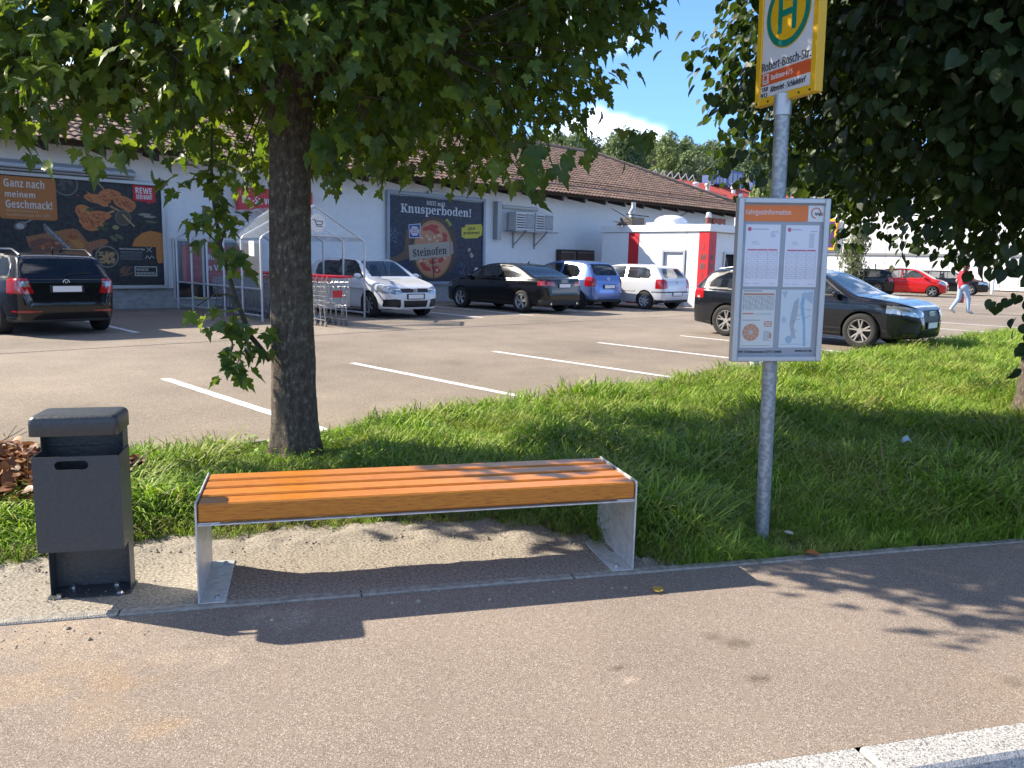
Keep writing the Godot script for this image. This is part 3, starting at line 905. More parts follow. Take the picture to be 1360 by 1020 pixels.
func map_print() -> StandardMaterial3D:
	var im := Image.create(256, 440, false, Image.FORMAT_RGB8)
	im.fill(srgb(Color(0.62, 0.70, 0.74)))
	dab(im, V2([[0.66, 0.06], [0.74, 0.04], [0.72, 0.3], [0.78, 0.5], [0.84, 0.98], [0.76, 0.98], [0.72, 0.6], [0.64, 0.4], [0.6, 0.25]]), Color(0.24, 0.44, 0.62), Color(0.3, 0.48, 0.64), 2)
	dab(im, V2([[0.02, 0.04], [0.2, 0.02], [0.12, 0.16]]), Color(0.34, 0.47, 0.58), Color(0.44, 0.54, 0.6), 2)
	dab(im, V2([[0.6, 0.08], [0.98, 0.02], [0.98, 0.25], [0.76, 0.16]]), Color(0.32, 0.47, 0.6), Color(0.48, 0.56, 0.62), 3)
	dab(im, oval(0.12, 0.52, 0.07, 0.06), Color(0.4, 0.52, 0.62), Color(0.5, 0.58, 0.63), 3)
	dab(im, oval(0.3, 0.86, 0.11, 0.07), Color(0.3, 0.46, 0.6), Color(0.4, 0.52, 0.62), 3)
	dab(im, V2([[0.42, 0.2], [0.56, 0.14], [0.54, 0.4], [0.44, 0.62], [0.52, 0.84], [0.4, 0.84], [0.3, 0.6], [0.34, 0.4]]), Color(0.30, 0.36, 0.42), Color(0.52, 0.56, 0.6), 9)
	for q in [[0.3, 0.55, 0.62, 0.5], [0.4, 0.2, 0.36, 0.9], [0.5, 0.45, 0.7, 0.42], [0.5, 0.12, 0.45, 0.6], [0.34, 0.66, 0.55, 0.72], [0.55, 0.3, 0.95, 0.36], [0.72, 0.5, 0.95, 0.44]]:
		dab(im, stroke(q[0], q[1], q[2], q[3], 0.012), Color(0.36, 0.40, 0.46), Color(0.4, 0.42, 0.46), 1)
	dab(im, oval(0.43, 0.55, 0.02, 0.012), Color(0.5, 0.1, 0.12), Color(0.5, 0.1, 0.12), 1)
	for x in range(10, 190, 8): im.fill_rect(Rect2i(x, 412, 6, 4), srgb(Color(0.3, 0.34, 0.4)))
	im.fill_rect(Rect2i(220, 396, 22, 18), srgb(Color(0.6, 0.62, 0.62)))
	return printed(im)

# ---------------------------------------------------------------- the shop
func tile_mesh() -> ArrayMesh:
	var st := mb()
	st.set_smooth_group(0)
	var n := 7; var w := 0.21; var ln := 0.36
	var top := []; var low := []
	for i in n + 1:
		var t := float(i) / n
		var y := 0.026 * (0.5 - 0.5 * cos(t * TAU)) + 0.006 * sin(t * TAU)
		top.append(Vector3((t - 0.5) * w, y, 0)); low.append(Vector3((t - 0.5) * w, y + 0.03, ln))
	for i in n:
		quad(st, low[i], low[i + 1], top[i + 1], top[i])
	st.set_smooth_group(-1)
	for i in n:
		quad(st, low[i] - Vector3(0, 0.028, 0), low[i + 1] - Vector3(0, 0.028, 0), low[i + 1], low[i])
	st.generate_normals()
	return st.commit()

func tiles_on(parent: Node, xf: Transform3D, rows: int, a0: Callable, a1: Callable, tone: float) -> void:   # xf: x along the eave, y out of the slope, z down the slope, origin on the eave
	var mm := MultiMesh.new()
	mm.transform_format = MultiMesh.TRANSFORM_3D
	mm.use_colors = true
	mm.mesh = tile_mesh()
	var ts := []
	for r in rows:
		var up := (r + 1) * 0.305
		var a: float = a0.call(up)
		var off := 0.0
		while a < a1.call(up):
			ts.append(xf * Transform3D(Basis(Vector3.RIGHT, rng.randf_range(-0.012, 0.012)), Vector3(a + 0.105 + off, 0.02, -up)))
			a += 0.208
	mm.instance_count = ts.size()
	for i in ts.size():
		mm.set_instance_transform(i, ts[i])
		var g := rng.randf_range(0.66, 1.25) * tone
		g /= 1.36
		mm.set_instance_color(i, Color(g * rng.randf_range(0.95, 1.08), g, g * rng.randf_range(0.92, 1.05)))
	var o := MultiMeshInstance3D.new()
	o.multimesh = mm
	o.material_override = M.tile
	o.name = "roof_tiles"
	o.set_meta("kind", "stuff")
	parent.add_child(o, true)

func market() -> void:
	var t := base("shop_building", "long low white shop with brown tiled hipped roof behind the car park", "building", L(0, 0, 22), LOT_TURN)
	var st := mb()
	box(st, Vector3(11.0, 2.3, -0.15), Vector3(50.2, 3.5, 0.3))
	box(st, Vector3(35.95, 2.0, -5.15), Vector3(0.3, 4.0, 9.69))
	box(st, Vector3(-13.95, 2.0, -5.15), Vector3(0.3, 4.0, 9.69))
	box(st, Vector3(11.0, 2.0, -10.15), Vector3(50.2, 4.0, 0.3))
	build("wall", st, M.plaster, t)
	st = mb()
	box(st, Vector3(11.0, 0.275, -0.14), Vector3(50.24, 0.55, 0.33), 0.01)
	build("plinth", st, M.plinth, t)
	# roof planes
	var r := 5.95; var tn := 0.45
	var e0 := Vector3(-15, 4.12, 0.9); var e1 := Vector3(37, 4.12, 0.9)
	var q0 := Vector3(-9, 4.12 + r * tn, 0.9 - r); var q1 := Vector3(37 - r, 4.12 + r * tn, 0.9 - r)
	var g0 := Vector3(-15, 4.12, 0.9 - 2 * r); var g1 := Vector3(37, 4.12, 0.9 - 2 * r)
	st = mb()
	quad(st, e0, e1, q1, q0); quad(st, g1, g0, q0, q1); tri(st, e1, g1, q1); tri(st, g0, e0, q0)
	quad(st, e0 + Vector3(0, -0.12, 0), e1 + Vector3(0, -0.12, 0), g1 + Vector3(0, -0.12, 0), g0 + Vector3(0, -0.12, 0))
	var roof := build("roof", st, M.tile_base, t)
	var sl := sqrt(1.0 + tn * tn)
	var down := Vector3(0, -tn, 1).normalized()
	var nrm := Vector3(0, 1, tn).normalized()
	tiles_on(roof, Transform3D(Basis(Vector3.RIGHT, nrm, down), Vector3(0, 4.13, 0.9) + down * 0.34), 22, func(_u): return 1.0, func(u): return 37.0 - u / sl - 0.05, 1.0)
	var d2 := Vector3(1, -tn, 0).normalized(); var n2 := Vector3(tn, 1, 0).normalized()
	tiles_on(roof, Transform3D(Basis(d2.cross(n2) * -1.0, n2, d2), Vector3(37, 4.13, 0.9) + d2 * 0.34), 22, func(u): return u / sl, func(u): return 11.9 - u / sl, 0.95)
	for i in 60:   # ridge and hip caps
		var p0 := q1 + Vector3(-i * 0.4, 0.05, 0)
		st = mb()
		tube(st, [p0, p0 - Vector3(0.42, 0, 0)], [0.11, 0.095], 8)
		build("ridge_cap", st, M.tile, roof)
		if p0.x < 8: break
	var hd := (e1 - q1).normalized()
	for i in 21:
		var p0 := q1 + Vector3(0, 0.05, 0) + hd * i * 0.41
		st = mb()
		tube(st, [p0, p0 + hd * 0.43], [0.095, 0.11], 8)
		build("ridge_cap", st, M.tile, roof)
	# eaves
	st = mb()
	box(st, Vector3(11, 4.02, 0.90), Vector3(52, 0.2, 0.03))
	build("fascia", st, M.darkwood, t)
	st = mb()
	var gut := []
	for i in 7: gut.append(Vector3(0, -0.06 * sin(PI * i / 6.0), 0.06 * cos(PI * i / 6.0)))
	for i in 6: quad(st, gut[i] + Vector3(-15, 4.12, 0.98), gut[i] + Vector3(37.05, 4.12, 0.98), gut[i + 1] + Vector3(37.05, 4.12, 0.98), gut[i + 1] + Vector3(-15, 4.12, 0.98))
	build("gutter", st, M.darkwood, t)
	st = mb()
	box(st, Vector3(11, 4.03, 0.45), Vector3(52, 0.02, 0.86))
	build("soffit", st, M.darkwood, t)
	var a := -1.0
	while a < 36.5:
		st = mb()
		extrude(st, V2([[0.0, 4.02], [0.0, 3.93], [0.62, 3.80], [0.875, 3.74], [0.875, 4.015]]), a - 0.05, a + 0.05, Transform3D(Basis(Vector3.UP, -PI / 2), Vector3.ZERO) * Transform3D(Basis.from_scale(Vector3(1, 1, -1)), Vector3.ZERO))
		build("rafter_end", st, M.darkwood, t)
		a += 1.24
	# snow guard rails above the eave
	for k in 2:
		st = mb()
		var s0 := Vector3(0, 4.13, 0.9) - down * (0.8 + k * 0.13) + nrm * (0.12 + k * 0.07)
		tube(st, [s0 + Vector3(1, 0, 0), s0 + Vector3(36, 0, 0)], 0.014, 6)
		build("snow_guard_rail", st, M.darkwood, t)
	a = 1.5
	while a < 36:
		st = mb()
		var s1 := Vector3(a, 4.13, 0.9) - down * 0.85
		bar(st, s1, s1 + nrm * 0.24, 0.012, 0.04)
		build("snow_guard_bracket", st, M.darkwood, t)
		a += 2.4
	# downpipe beside the kiosk
	st = mb()
	tube(st, [Vector3(31.0, 4.05, 0.95), Vector3(31.0, 3.85, 0.8), Vector3(31.0, 3.55, 0.1), Vector3(31.0, 2.8, 0.08)], 0.02, 6)
	build("cable", st, M.darkwood, t)
	# shop window with red film behind the trolley shelter
	st = mb()
	box(st, Vector3(9.55, 1.05, 0.012), Vector3(2.45, 1.56, 0.03), 0.004)
	var win := build("shop_window", st, mat(Color(0.02, 0.022, 0.026), 0.08), t)
	for q in [[8.72, 0.62, 0.42, 0.0], [9.7, 1.12, 1.5, 0.0]]:
		st = mb()
		box(st, Vector3(q[0] + 0.1, 1.2, 0.031), Vector3(q[1], 1.0, 0.006))
		build("window_film", st, mat(Color(0.33, 0.012, 0.022), 0.35), win)
	letters("hr", "sansbold", Vector3(9.24, 1.32, 0.035), 0.2, 0.16, M.text_white, win)
	letters("n Vo", "sansbold", Vector3(9.22, 1.02, 0.035), 0.42, 0.16, M.text_white, win)
	st = mb()
	for x in [8.3, 9.09, 10.76]: box(st, Vector3(x, 1.05, 0.03), Vector3(0.06, 1.6, 0.05), 0.006)
	for y in [0.26, 1.83]: box(st, Vector3(9.53, y, 0.028), Vector3(2.5, 0.06, 0.046), 0.006)
	build("window_frame", st, M.alu, win)

func kiosk() -> void:
	var t := base("snack_kiosk", "flat-roofed white snack kiosk with red corner pillar at the shop wall", "kiosk", L(24, 0, 20.32), LOT_TURN)
	var D := 4.8; var W := 5.0
	var st := mb()
	box(st, Vector3(0.1, 1.3, 1.42), Vector3(0.2, 2.6, 2.84))         # side wall
	box(st, Vector3(0.1, 2.28, 3.34), Vector3(0.199, 0.64, 1.0))
	box(st, Vector3(2.7, 2.265, D - 0.28), Vector3(4.3, 0.66, 0.2))       # lintel over the hatch
	box(st, Vector3(0.85, 0.968, D - 0.28), Vector3(0.6, 1.93, 0.2))
	box(st, Vector3(3.7, 0.968, D - 0.28), Vector3(2.3, 1.93, 0.2))
	box(st, Vector3(W - 0.1, 1.3, 2.3), Vector3(0.2, 2.6, 4.59))
	box(st, Vector3(0.1, 1.3, 4.12), Vector3(0.2, 2.6, 0.5))
	box(st, Vector3(2.5, 1.3, 0.1), Vector3(4.6, 2.599, 0.19))
	build("wall", st, M.plaster, t)
	st = mb()
	box(st, Vector3(W / 2, 2.735, D / 2), Vector3(W + 0.12, 0.25, D + 0.08), 0.015)
	build("parapet", st, M.white, t)
	st = mb()
	box(st, Vector3(-0.005, 1.3, 1.53), Vector3(0.03, 2.6, 0.47), 0.004)
	build("red_stripe", st, M.red, t)
	st = mb()
	box(st, Vector3(0.20, 1.3, D - 0.215), Vector3(0.44, 2.6, 0.43), 0.01)
	build("corner_pillar", st, M.red, t)
	var ins := Node3D.new()
	ins.name = "inscription"
	t.add_child(ins)
	ins.transform = Transform3D(Basis(Vector3.UP, -PI / 2), Vector3(-0.023, 0, D - 0.215))
	var i := 0
	for ch in ["I", "M", "B", "I", "S", "S"]:
		var w: float = 0.05 if ch == "I" else 0.19
		letters(ch, "sansbold", Vector3(-w / 2, 1.97 - i * 0.32, 0.001), w, 0.2, mat(grey(0.10), 0.5), ins)
		i += 1
	var ins2 := Node3D.new()
	ins2.name = "inscription"
	t.add_child(ins2, true)
	ins2.position = Vector3(0.20, 0, D + 0.001)
	i = 0
	for ch in ["I", "M", "B", "I", "S", "S"]:
		var w: float = 0.05 if ch == "I" else 0.19
		letters(ch, "sansbold", Vector3(-w / 2, 1.97 - i * 0.32, 0.001), w, 0.2, mat(grey(0.10), 0.5), ins2)
		i += 1
	# side door in its frame
	st = mb()
	box(st, Vector3(-0.005, 0.99, 2.88), Vector3(0.07, 1.98, 0.09), 0.008)
	box(st, Vector3(-0.005, 0.99, 3.80), Vector3(0.07, 1.98, 0.09), 0.008)
	box(st, Vector3(-0.005, 1.935, 3.34), Vector3(0.069, 0.09, 0.83), 0.008)
	var fr := build("door_frame", st, mat(Color(0.42, 0.45, 0.5), 0.5), t)
	st = mb()
	box(st, Vector3(0.06, 0.95, 3.34), Vector3(0.04, 1.88, 0.83), 0.004)
	build("door", st, M.white, fr)
	# serving hatch
	st = mb()
	box(st, Vector3(1.85, 0.975, D - 0.55), Vector3(1.38, 1.93, 0.03))
	var ht := build("serving_hatch", st, M.dark, t)
	st = mb()
	for x in [1.18, 2.52]: box(st, Vector3(x, 0.975, D - 0.2), Vector3(0.07, 1.93, 0.2), 0.006)
	box(st, Vector3(1.85, 1.9, D - 0.2), Vector3(1.27, 0.07, 0.2), 0.006)
	box(st, Vector3(1.85, 0.98, D - 0.2), Vector3(1.27, 0.05, 0.26), 0.006)
	build("hatch_frame", st, M.alu, ht)
	st = mb()
	bar(st, Vector3(1.55, 1.75, D - 0.3), Vector3(1.85, 1.05, D - 0.3), 0.04, 0.02)
	bar(st, Vector3(1.25, 1.5, D - 0.32), Vector3(1.5, 1.2, D - 0.32), 0.3, 0.02, Vector3(0, 0, 1))
	build("hatch_strut", st, M.plinth, ht)
	letters("N", "serif", Vector3(2.75, 2.15, D - 0.179), 0.2, 0.34, M.dark, t)
	# things on its roof
	var sk := base("skylight_dome", "white plastic skylight dome on the kiosk roof", "skylight", L(25.15, 2.86, 18.0), LOT_TURN)
	st = mb()
	box(st, Vector3(0, 0.06, 0), Vector3(1.3, 0.12, 1.3), 0.01)
	build("upstand", st, M.white, sk)
	st = mb()
	lathe(st, [Vector2(0.62, 0.12), Vector2(0.58, 0.24), Vector2(0.45, 0.34), Vector2(0.25, 0.4), Vector2(0, 0.42)], 20)
	build("dome", st, M.white, sk)
	var ven := base("roof_vent", "brown vent box with bent grey pipe and thin aerials on kiosk roof", "vent", L(24.75, 2.86, 19.5), LOT_TURN)
	st = mb()
	box(st, Vector3(0, 0.17, 0), Vector3(0.75, 0.34, 0.6), 0.02)
	build("vent_box", st, mat(Color(0.09, 0.075, 0.065), 0.7), ven)
	st = mb()
	tube(st, [Vector3(0.1, 0.34, -0.1), Vector3(0.12, 0.5, -0.2), Vector3(0.35, 0.62, -0.3), Vector3(0.42, 0.75, -0.3), Vector3(0.42, 0.95, -0.3)], 0.09, 12)
	build("pipe", st, M.galv, ven)
	st = mb()
	tube(st, [Vector3(-0.5, 0.45, 0.1), Vector3(0.9, 0.42, 0.1)], 0.022, 6)
	build("aerial", st, M.dark, ven)
	for q in [[-1.15, 0.62, -0.1], [-1.35, 0.12, 0.2]]:
		st = mb()
		tube(st, [Vector3(-0.3, q[1] - 0.25 if q[1] > 0.5 else 0.12, q[2]), Vector3(q[0], q[1], q[2])], 0.016, 6)
		build("aerial", st, M.dark, ven)
	st = mb()
	lathe(st, [Vector2(0, 0), Vector2(0.13, 0), Vector2(0.15, 0.08), Vector2(0.08, 0.14), Vector2(0, 0.15)], 12, Transform3D(Basis(), Vector3(-0.95, 0.0, 0.2)))
	build("fan_cowl", st, M.dark, ven)
	var ch := base("vent_pipe", "short brick-red vent pipe with white cap at kiosk corner", "vent", L(24.35, 2.86, 15.85), LOT_TURN)
	st = mb()
	tube(st, [Vector3(0, 0, 0), Vector3(0, 0.24, 0)], 0.1, 12)
	build("pipe", st, mat(Color(0.16, 0.05, 0.04), 0.7), ch)
	st = mb()
	lathe(st, [Vector2(0.0, 0.24), Vector2(0.11, 0.24), Vector2(0.08, 0.34), Vector2(0.09, 0.4), Vector2(0, 0.43)], 12)
	build("cap", st, M.white, ch)
	var sg := base("round_logo_sign", "small red-framed sign with round emblems on the shop wall", "sign", L(34.6, 3.02, 21.96), LOT_TURN)
	st = mb()
	box(st, Vector3(0, 0.34, 0.03), Vector3(1.1, 0.68, 0.06), 0.006)
	build("panel", st, mat(Color(0.42, 0.09, 0.06), 0.5), sg)
	for x in [-0.27, 0.27]:
		st = mb(); disc(st, 0.2, 0.01, 20, Transform3D(Basis(), Vector3(x, 0.26, 0.066))); build("emblem", st, M.white, sg)
		st = mb(); disc(st, 0.13, 0.01, 20, Transform3D(Basis(), Vector3(x, 0.26, 0.072))); build("emblem", st, mat(Color(0.1, 0.12, 0.1) if x < 0 else Color(0.45, 0.1, 0.03), 0.5), sg)

func wall_fittings() -> void:
	# twin condenser on brackets
	var t := base("air_conditioner", "twin grey air conditioner units on wall brackets right of pizza poster", "air conditioner", L(21.35, 2.55, 21.99), LOT_TURN)
	var lt := mat(Color(0.58, 0.585, 0.58), 0.5)
	for k in 2:
		var x := -0.42 + k * 1.02
		var st := mb()
		box(st, Vector3(x, 0.36, 0.34), Vector3(0.95, 0.66, 0.42), 0.015)
		var un := build("condenser", st, lt, t)
		for i in 6:
			st = mb()
			box(st, Vector3(x - 0.24, 0.13 + i * 0.09, 0.556), Vector3(0.4, 0.035, 0.02))
			build("louvre", st, M.dark, un)
		st = mb()
		box(st, Vector3(x + 0.22, 0.36, 0.552), Vector3(0.44, 0.54, 0.012), 0.004)
		build("fan_guard", st, mat(Color(0.25, 0.27, 0.28), 0.5), un)
		st = mb()
		for i in 5: lathe(st, [Vector2(0.04 + i * 0.04, 0.0), Vector2(0.046 + i * 0.04, 0.006), Vector2(0.05 + i * 0.04, 0)], 20, Transform3D(Basis(Vector3.RIGHT, PI / 2), Vector3(x + 0.22, 0.36, 0.559)))
		build("fan_ring", st, lt, un)
		st = mb()
		var bx := x - 0.1 + k * 0.1
		bar(st, Vector3(bx, -0.62, 0.02), Vector3(bx, 0.02, 0.02), 0.05, 0.04, Vector3(0, 0, 1))
		bar(st, Vector3(bx, 0.0, 0.02), Vector3(bx, 0.0, 0.75), 0.05, 0.04)
		bar(st, Vector3(bx, -0.5, 0.04), Vector3(bx, -0.02, 0.66), 0.04, 0.03)
		build("bracket", st, M.galv, t)
	var st2 := mb()
	box(st2, Vector3(0.1, 0.0, 0.4), Vector3(2.3, 0.04, 0.5))
	build("tray", st2, M.galv, t)
	st2 = mb()
	box(st2, Vector3(-1.42, 0.35, 0.12), Vector3(0.22, 1.35, 0.24), 0.01)
	build("cable_duct", st2, M.galv, t)
	st2 = mb()
	box(st2, Vector3(-0.25, 0.86, 0.1), Vector3(1.9, 0.13, 0.14), 0.05)
	build("pipe_cover", st2, lt, t)
	st2 = mb()
	box(st2, Vector3(-1.0, 0.45, 0.03), Vector3(0.7, 0.9, 0.05), 0.01)
	build("back_plate", st2, mat(Color(0.55, 0.56, 0.57), 0.5), t)
	# brown wall cabinet
	var c := base("wall_cabinet", "brown two-door display cabinet on the shop wall left of kiosk", "cabinet", L(24.2, 0.75, 21.98), LOT_TURN)
	st2 = mb()
	box(st2, Vector3(0, 0.6, 0.12), Vector3(2.05, 1.2, 0.22), 0.012)
	build("carcass", st2, M.darkwood, c)
	for k in 2:
		st2 = mb()
		var x := -0.56 + k * 0.98
		var w := 0.82 if k == 0 else 1.0
		box(st2, Vector3(x + k * 0.1, 0.6, 0.237), Vector3(w, 1.06, 0.02), 0.004)
		var dr := build("door", st2, mat(Color(0.12, 0.07, 0.055), 0.25), c)
		st2 = mb()
		box(st2, Vector3(x + k * 0.1, 1.10, 0.25), Vector3(w, 0.05, 0.01))
		box(st2, Vector3(x + k * 0.1 + w / 2 - 0.03, 0.6, 0.25), Vector3(0.05, 0.95, 0.01))
		build("door_trim", st2, mat(Color(0.2, 0.17, 0.15), 0.4), dr)
	# opening hours board
	var s := base("opening_hours_sign", "red opening hours board on the wall above the trolley shelter", "sign", L(11.2, 2.68, 21.96), LOT_TURN)
	st2 = mb()
	box(st2, Vector3(0, 0.33, 0.14), Vector3(2.3, 0.66, 0.2), 0.01)
	build("panel", st2, mat(Color(0.62, 0.03, 0.035), 0.4), s)
	letters("Mo.-Sa. von 8-20", "sansbold", Vector3(-1.05, 0.21, 0.241), 1.38, 0.22, M.text_white, s)
	for x in [-0.95, 0.0, 0.95]:
		st2 = mb()
		lathe(st2, [Vector2(0.0, 0.0), Vector2(0.13, 0.0), Vector2(0.04, 0.14), Vector2(0.0, 0.14)], 10, Transform3D(Basis(), Vector3(x, -0.17, 0.42)))
		bar(st2, Vector3(x, -0.05, 0.04), Vector3(x, -0.03, 0.42), 0.03, 0.03)
		build("spot_housing", st2, mat(Color(0.3, 0.03, 0.03), 0.5), s)
	# housing of the strip lamp over the food poster
	var lam := base("lamp_housing", "long pale metal strip lamp housing above the food poster", "lamp", L(4.65, 3.36, 21.97), LOT_TURN)
	st2 = mb()
	extrude(st2, V2([[0.0, 0.0], [0.26, 0.0], [0.30, 0.03], [0.28, 0.09], [0.0, 0.2]]), -2.7, 2.7, Transform3D(Basis(Vector3.UP, -PI / 2), Vector3.ZERO))
	lam.rotate_y(0.0)
	build("housing", st2, mat(Color(0.52, 0.57, 0.64), 0.45), lam)
	st2 = mb()
	box(st2, Vector3(0, -0.04, 0.14), Vector3(5.36, 0.05, 0.12), 0.01)
	build("housing_base", st2, mat(Color(0.30, 0.29, 0.29), 0.5), lam)

func frame_of(t: Node3D, W: float, H: float, fw: float, m: Material) -> void:
	var st := mb()
	for s in [-1.0, 1.0]:
		box(st, Vector3(s * (W / 2 - fw / 2), H / 2, 0.045), Vector3(fw, H, 0.09), 0.008)
		box(st, Vector3(0, H / 2 + s * (H / 2 - fw / 2), 0.044), Vector3(W - fw * 2 - 0.002, fw, 0.088), 0.008)
	build("frame", st, m, t)

func billboard_food() -> void:
	var W := 5.55; var H := 2.74
	var t := base("food_billboard", "large dark food poster with orange text panel on the shop wall", "billboard", L(5.325, 0.54, 21.955), LOT_TURN)
	frame_of(t, W, H, 0.09, M.alu)
	var im := Image.create(800, 392, false, Image.FORMAT_RGB8)
	dab(im, V2([[0, 0], [1, 0], [1, 1], [0, 1]]), Color(0.012, 0.015, 0.017), Color(0.028, 0.032, 0.034), 0.9)
	var asp := 2.05
	var meat := Color(0.36, 0.085, 0.025); var meat2 := Color(0.58, 0.24, 0.075); var char := Color(0.09, 0.03, 0.012)
	# bowl of herbs, spoon with salt
	for q in [[0.053, Color(0.16, 0.16, 0.16)], [0.047, Color(0.03, 0.034, 0.034)]]:
		dab(im, oval(0.582, 0.045, q[0], q[0] * asp, 0, 28), q[1], q[1] * 0.8, 1)
	for i in 22: dab(im, oval(0.582 + rng.randf_range(-0.025, 0.025), 0.05 + rng.randf_range(-0.05, 0.05), 0.006, 0.01, rng.randf() * 3), Color(0.12, 0.12, 0.1), Color(0.05, 0.055, 0.05), 4)
	dab(im, oval(0.392, 0.45, 0.024, 0.042, 0.3), Color(0.10, 0.06, 0.045), Color(0.2, 0.17, 0.15), 4)
	dab(im, oval(0.392, 0.455, 0.016, 0.026), Color(0.5, 0.5, 0.5), Color(0.25, 0.22, 0.2), 5)
	dab(im, stroke(0.405, 0.43, 0.445, 0.385, 0.006, asp), Color(0.3, 0.28, 0.26), Color(0.2, 0.18, 0.16), 2)
	# chopping board with handle, roast, knife
	dab(im, V2([[0.411, 0.55], [0.60, 0.455], [0.625, 0.47], [0.662, 0.585], [0.72, 0.548], [0.745, 0.548], [0.752, 0.575], [0.735, 0.61], [0.68, 0.66], [0.672, 0.73], [0.69, 0.80], [0.672, 0.81], [0.60, 0.70], [0.45, 0.70], [0.42, 0.64]]), Color(0.20, 0.08, 0.035), Color(0.34, 0.155, 0.07), 3, 1)
	dab(im, V2([[0.42, 0.60], [0.47, 0.555], [0.54, 0.57], [0.57, 0.64], [0.55, 0.72], [0.45, 0.73], [0.43, 0.68]]), Color(0.06, 0.022, 0.016), Color(0.22, 0.10, 0.07), 7, 2)
	dab(im, V2([[0.53, 0.50], [0.575, 0.47], [0.62, 0.5], [0.64, 0.58], [0.625, 0.64], [0.60, 0.64], [0.57, 0.57]]), Color(0.22, 0.05, 0.025), Color(0.42, 0.2, 0.07), 7, 3)
	dab(im, oval(0.62, 0.60, 0.022, 0.05, -0.3), Color(0.55, 0.28, 0.05), Color(0.22, 0.1, 0.03), 8)
	dab(im, V2([[0.482, 0.425], [0.49, 0.42], [0.60, 0.665], [0.595, 0.685], [0.575, 0.66], [0.485, 0.49]]), Color(0.22, 0.21, 0.2), Color(0.10, 0.095, 0.09), 2)
	dab(im, stroke(0.495, 0.455, 0.585, 0.655, 0.004, asp), Color(0.4, 0.4, 0.4), Color(0.3, 0.3, 0.3), 2)
	# grilled fillets and skewers
	dab(im, stroke(0.715, 0.0, 0.745, 0.07, 0.006, asp), Color(0.4, 0.26, 0.14), Color(0.3, 0.18, 0.09), 2)
	for q in [[0.714, 0.165, 0.062, 0.042, 0.75], [0.77, 0.115, 0.05, 0.05, 1.0], [0.83, 0.185, 0.045, 0.07, -0.6], [0.855, 0.22, 0.026, 0.06, 0.3], [0.66, 0.31, 0.04, 0.085, -0.4], [0.69, 0.40, 0.05, 0.075, 0.3], [0.70, 0.33, 0.072, 0.05, -0.45], [0.665, 0.37, 0.035, 0.06, 0.2]]:
		dab(im, oval(q[0], q[1], q[2], q[3], q[4] * 0.6), meat, meat2, 5, q[0] * 9)
		for k in 3:
			var f: float = (k - 1) * 0.45
			dab(im, stroke(q[0] - q[2] * 0.2 + f * q[2] - 0.008, q[1] - q[3] * 0.5, q[0] + q[2] * 0.2 + f * q[2] - 0.004, q[1] + q[3] * 0.5, 0.006, asp), char, meat, 6)
	for i in 150:
		var q: Array = [[0.714, 0.165, 0.055, 0.036], [0.77, 0.115, 0.042, 0.04], [0.83, 0.185, 0.036, 0.055], [0.66, 0.31, 0.034, 0.07], [0.69, 0.40, 0.042, 0.06], [0.70, 0.33, 0.06, 0.04], [0.50, 0.63, 0.06, 0.06], [0.60, 0.55, 0.03, 0.05]][i % 8]
		var bx: float = q[0] + rng.randfn() * q[2] * 0.42; var by: float = q[1] + rng.randfn() * q[3] * 0.42
		dab(im, oval(bx, by, rng.randf_range(0.003, 0.010), rng.randf_range(0.005, 0.016), rng.randf() * 3.0, 7), [Color(0.62, 0.30, 0.10), Color(0.25, 0.05, 0.015), Color(0.46, 0.14, 0.04), Color(0.10, 0.03, 0.015)][rng.randi() % 4], meat, 8, i)
	dab(im, V2([[0.667, 0.095], [0.69, 0.12], [0.76, 0.2], [0.758, 0.235], [0.735, 0.235], [0.69, 0.18]]), meat2, meat, 4)
	dab(im, stroke(0.765, 0.225, 0.815, 0.275, 0.009, asp), Color(0.46, 0.26, 0.12), Color(0.3, 0.16, 0.08), 2)
	dab(im, stroke(0.75, 0.30, 0.785, 0.27, 0.010, asp), Color(0.44, 0.24, 0.11), Color(0.3, 0.16, 0.08), 2)
	for q in [[0.72, 0.44], [0.745, 0.40], [0.74, 0.45], [0.68, 0.27]]:
		dab(im, oval(q[0], q[1], 0.016, 0.018, 0.5), Color(0.06, 0.09, 0.03), Color(0.03, 0.05, 0.02), 4)
	# glass of sauce with brush
	dab(im, oval(0.822, 0.335, 0.038, 0.078, 0, 26), Color(0.16, 0.15, 0.13), Color(0.10, 0.09, 0.075), 4)
	dab(im, oval(0.822, 0.335, 0.033, 0.068, 0, 26), Color(0.05, 0.045, 0.035), Color(0.12, 0.09, 0.05), 5)
	dab(im, stroke(0.82, 0.30, 0.872, 0.415, 0.007, asp), Color(0.5, 0.34, 0.16), Color(0.36, 0.22, 0.1), 2)
	dab(im, oval(0.787, 0.43, 0.015, 0.022), Color(0.42, 0.34, 0.12), Color(0.16, 0.14, 0.06), 9)
	for q in [[0.92, 0.29], [0.95, 0.36], [0.945, 0.31], [0.80, 0.52], [0.775, 0.54]]:
		dab(im, oval(q[0], q[1], 0.013, 0.03, q[1] * 5.0), Color(0.42, 0.42, 0.34) if q[1] < 0.35 else Color(0.12, 0.13, 0.05), Color(0.1, 0.1, 0.06), 9)
	# slice of pumpkin, bowl of nuts
	dab(im, V2([[0.856, 0.605], [0.87, 0.54], [0.905, 0.475], [0.945, 0.45], [1.0, 0.47], [1.0, 0.77], [0.975, 0.78], [0.955, 0.62], [0.86, 0.615]]), Color(0.42, 0.14, 0.028), Color(0.52, 0.21, 0.05), 3)
	for q in [[0.052, Color(0.24, 0.21, 0.18)], [0.046, Color(0.03, 0.026, 0.022)]]:
		dab(im, oval(0.742, 0.72, q[0], q[0] * asp, 0, 28), q[1], q[1] * 0.8, 1)
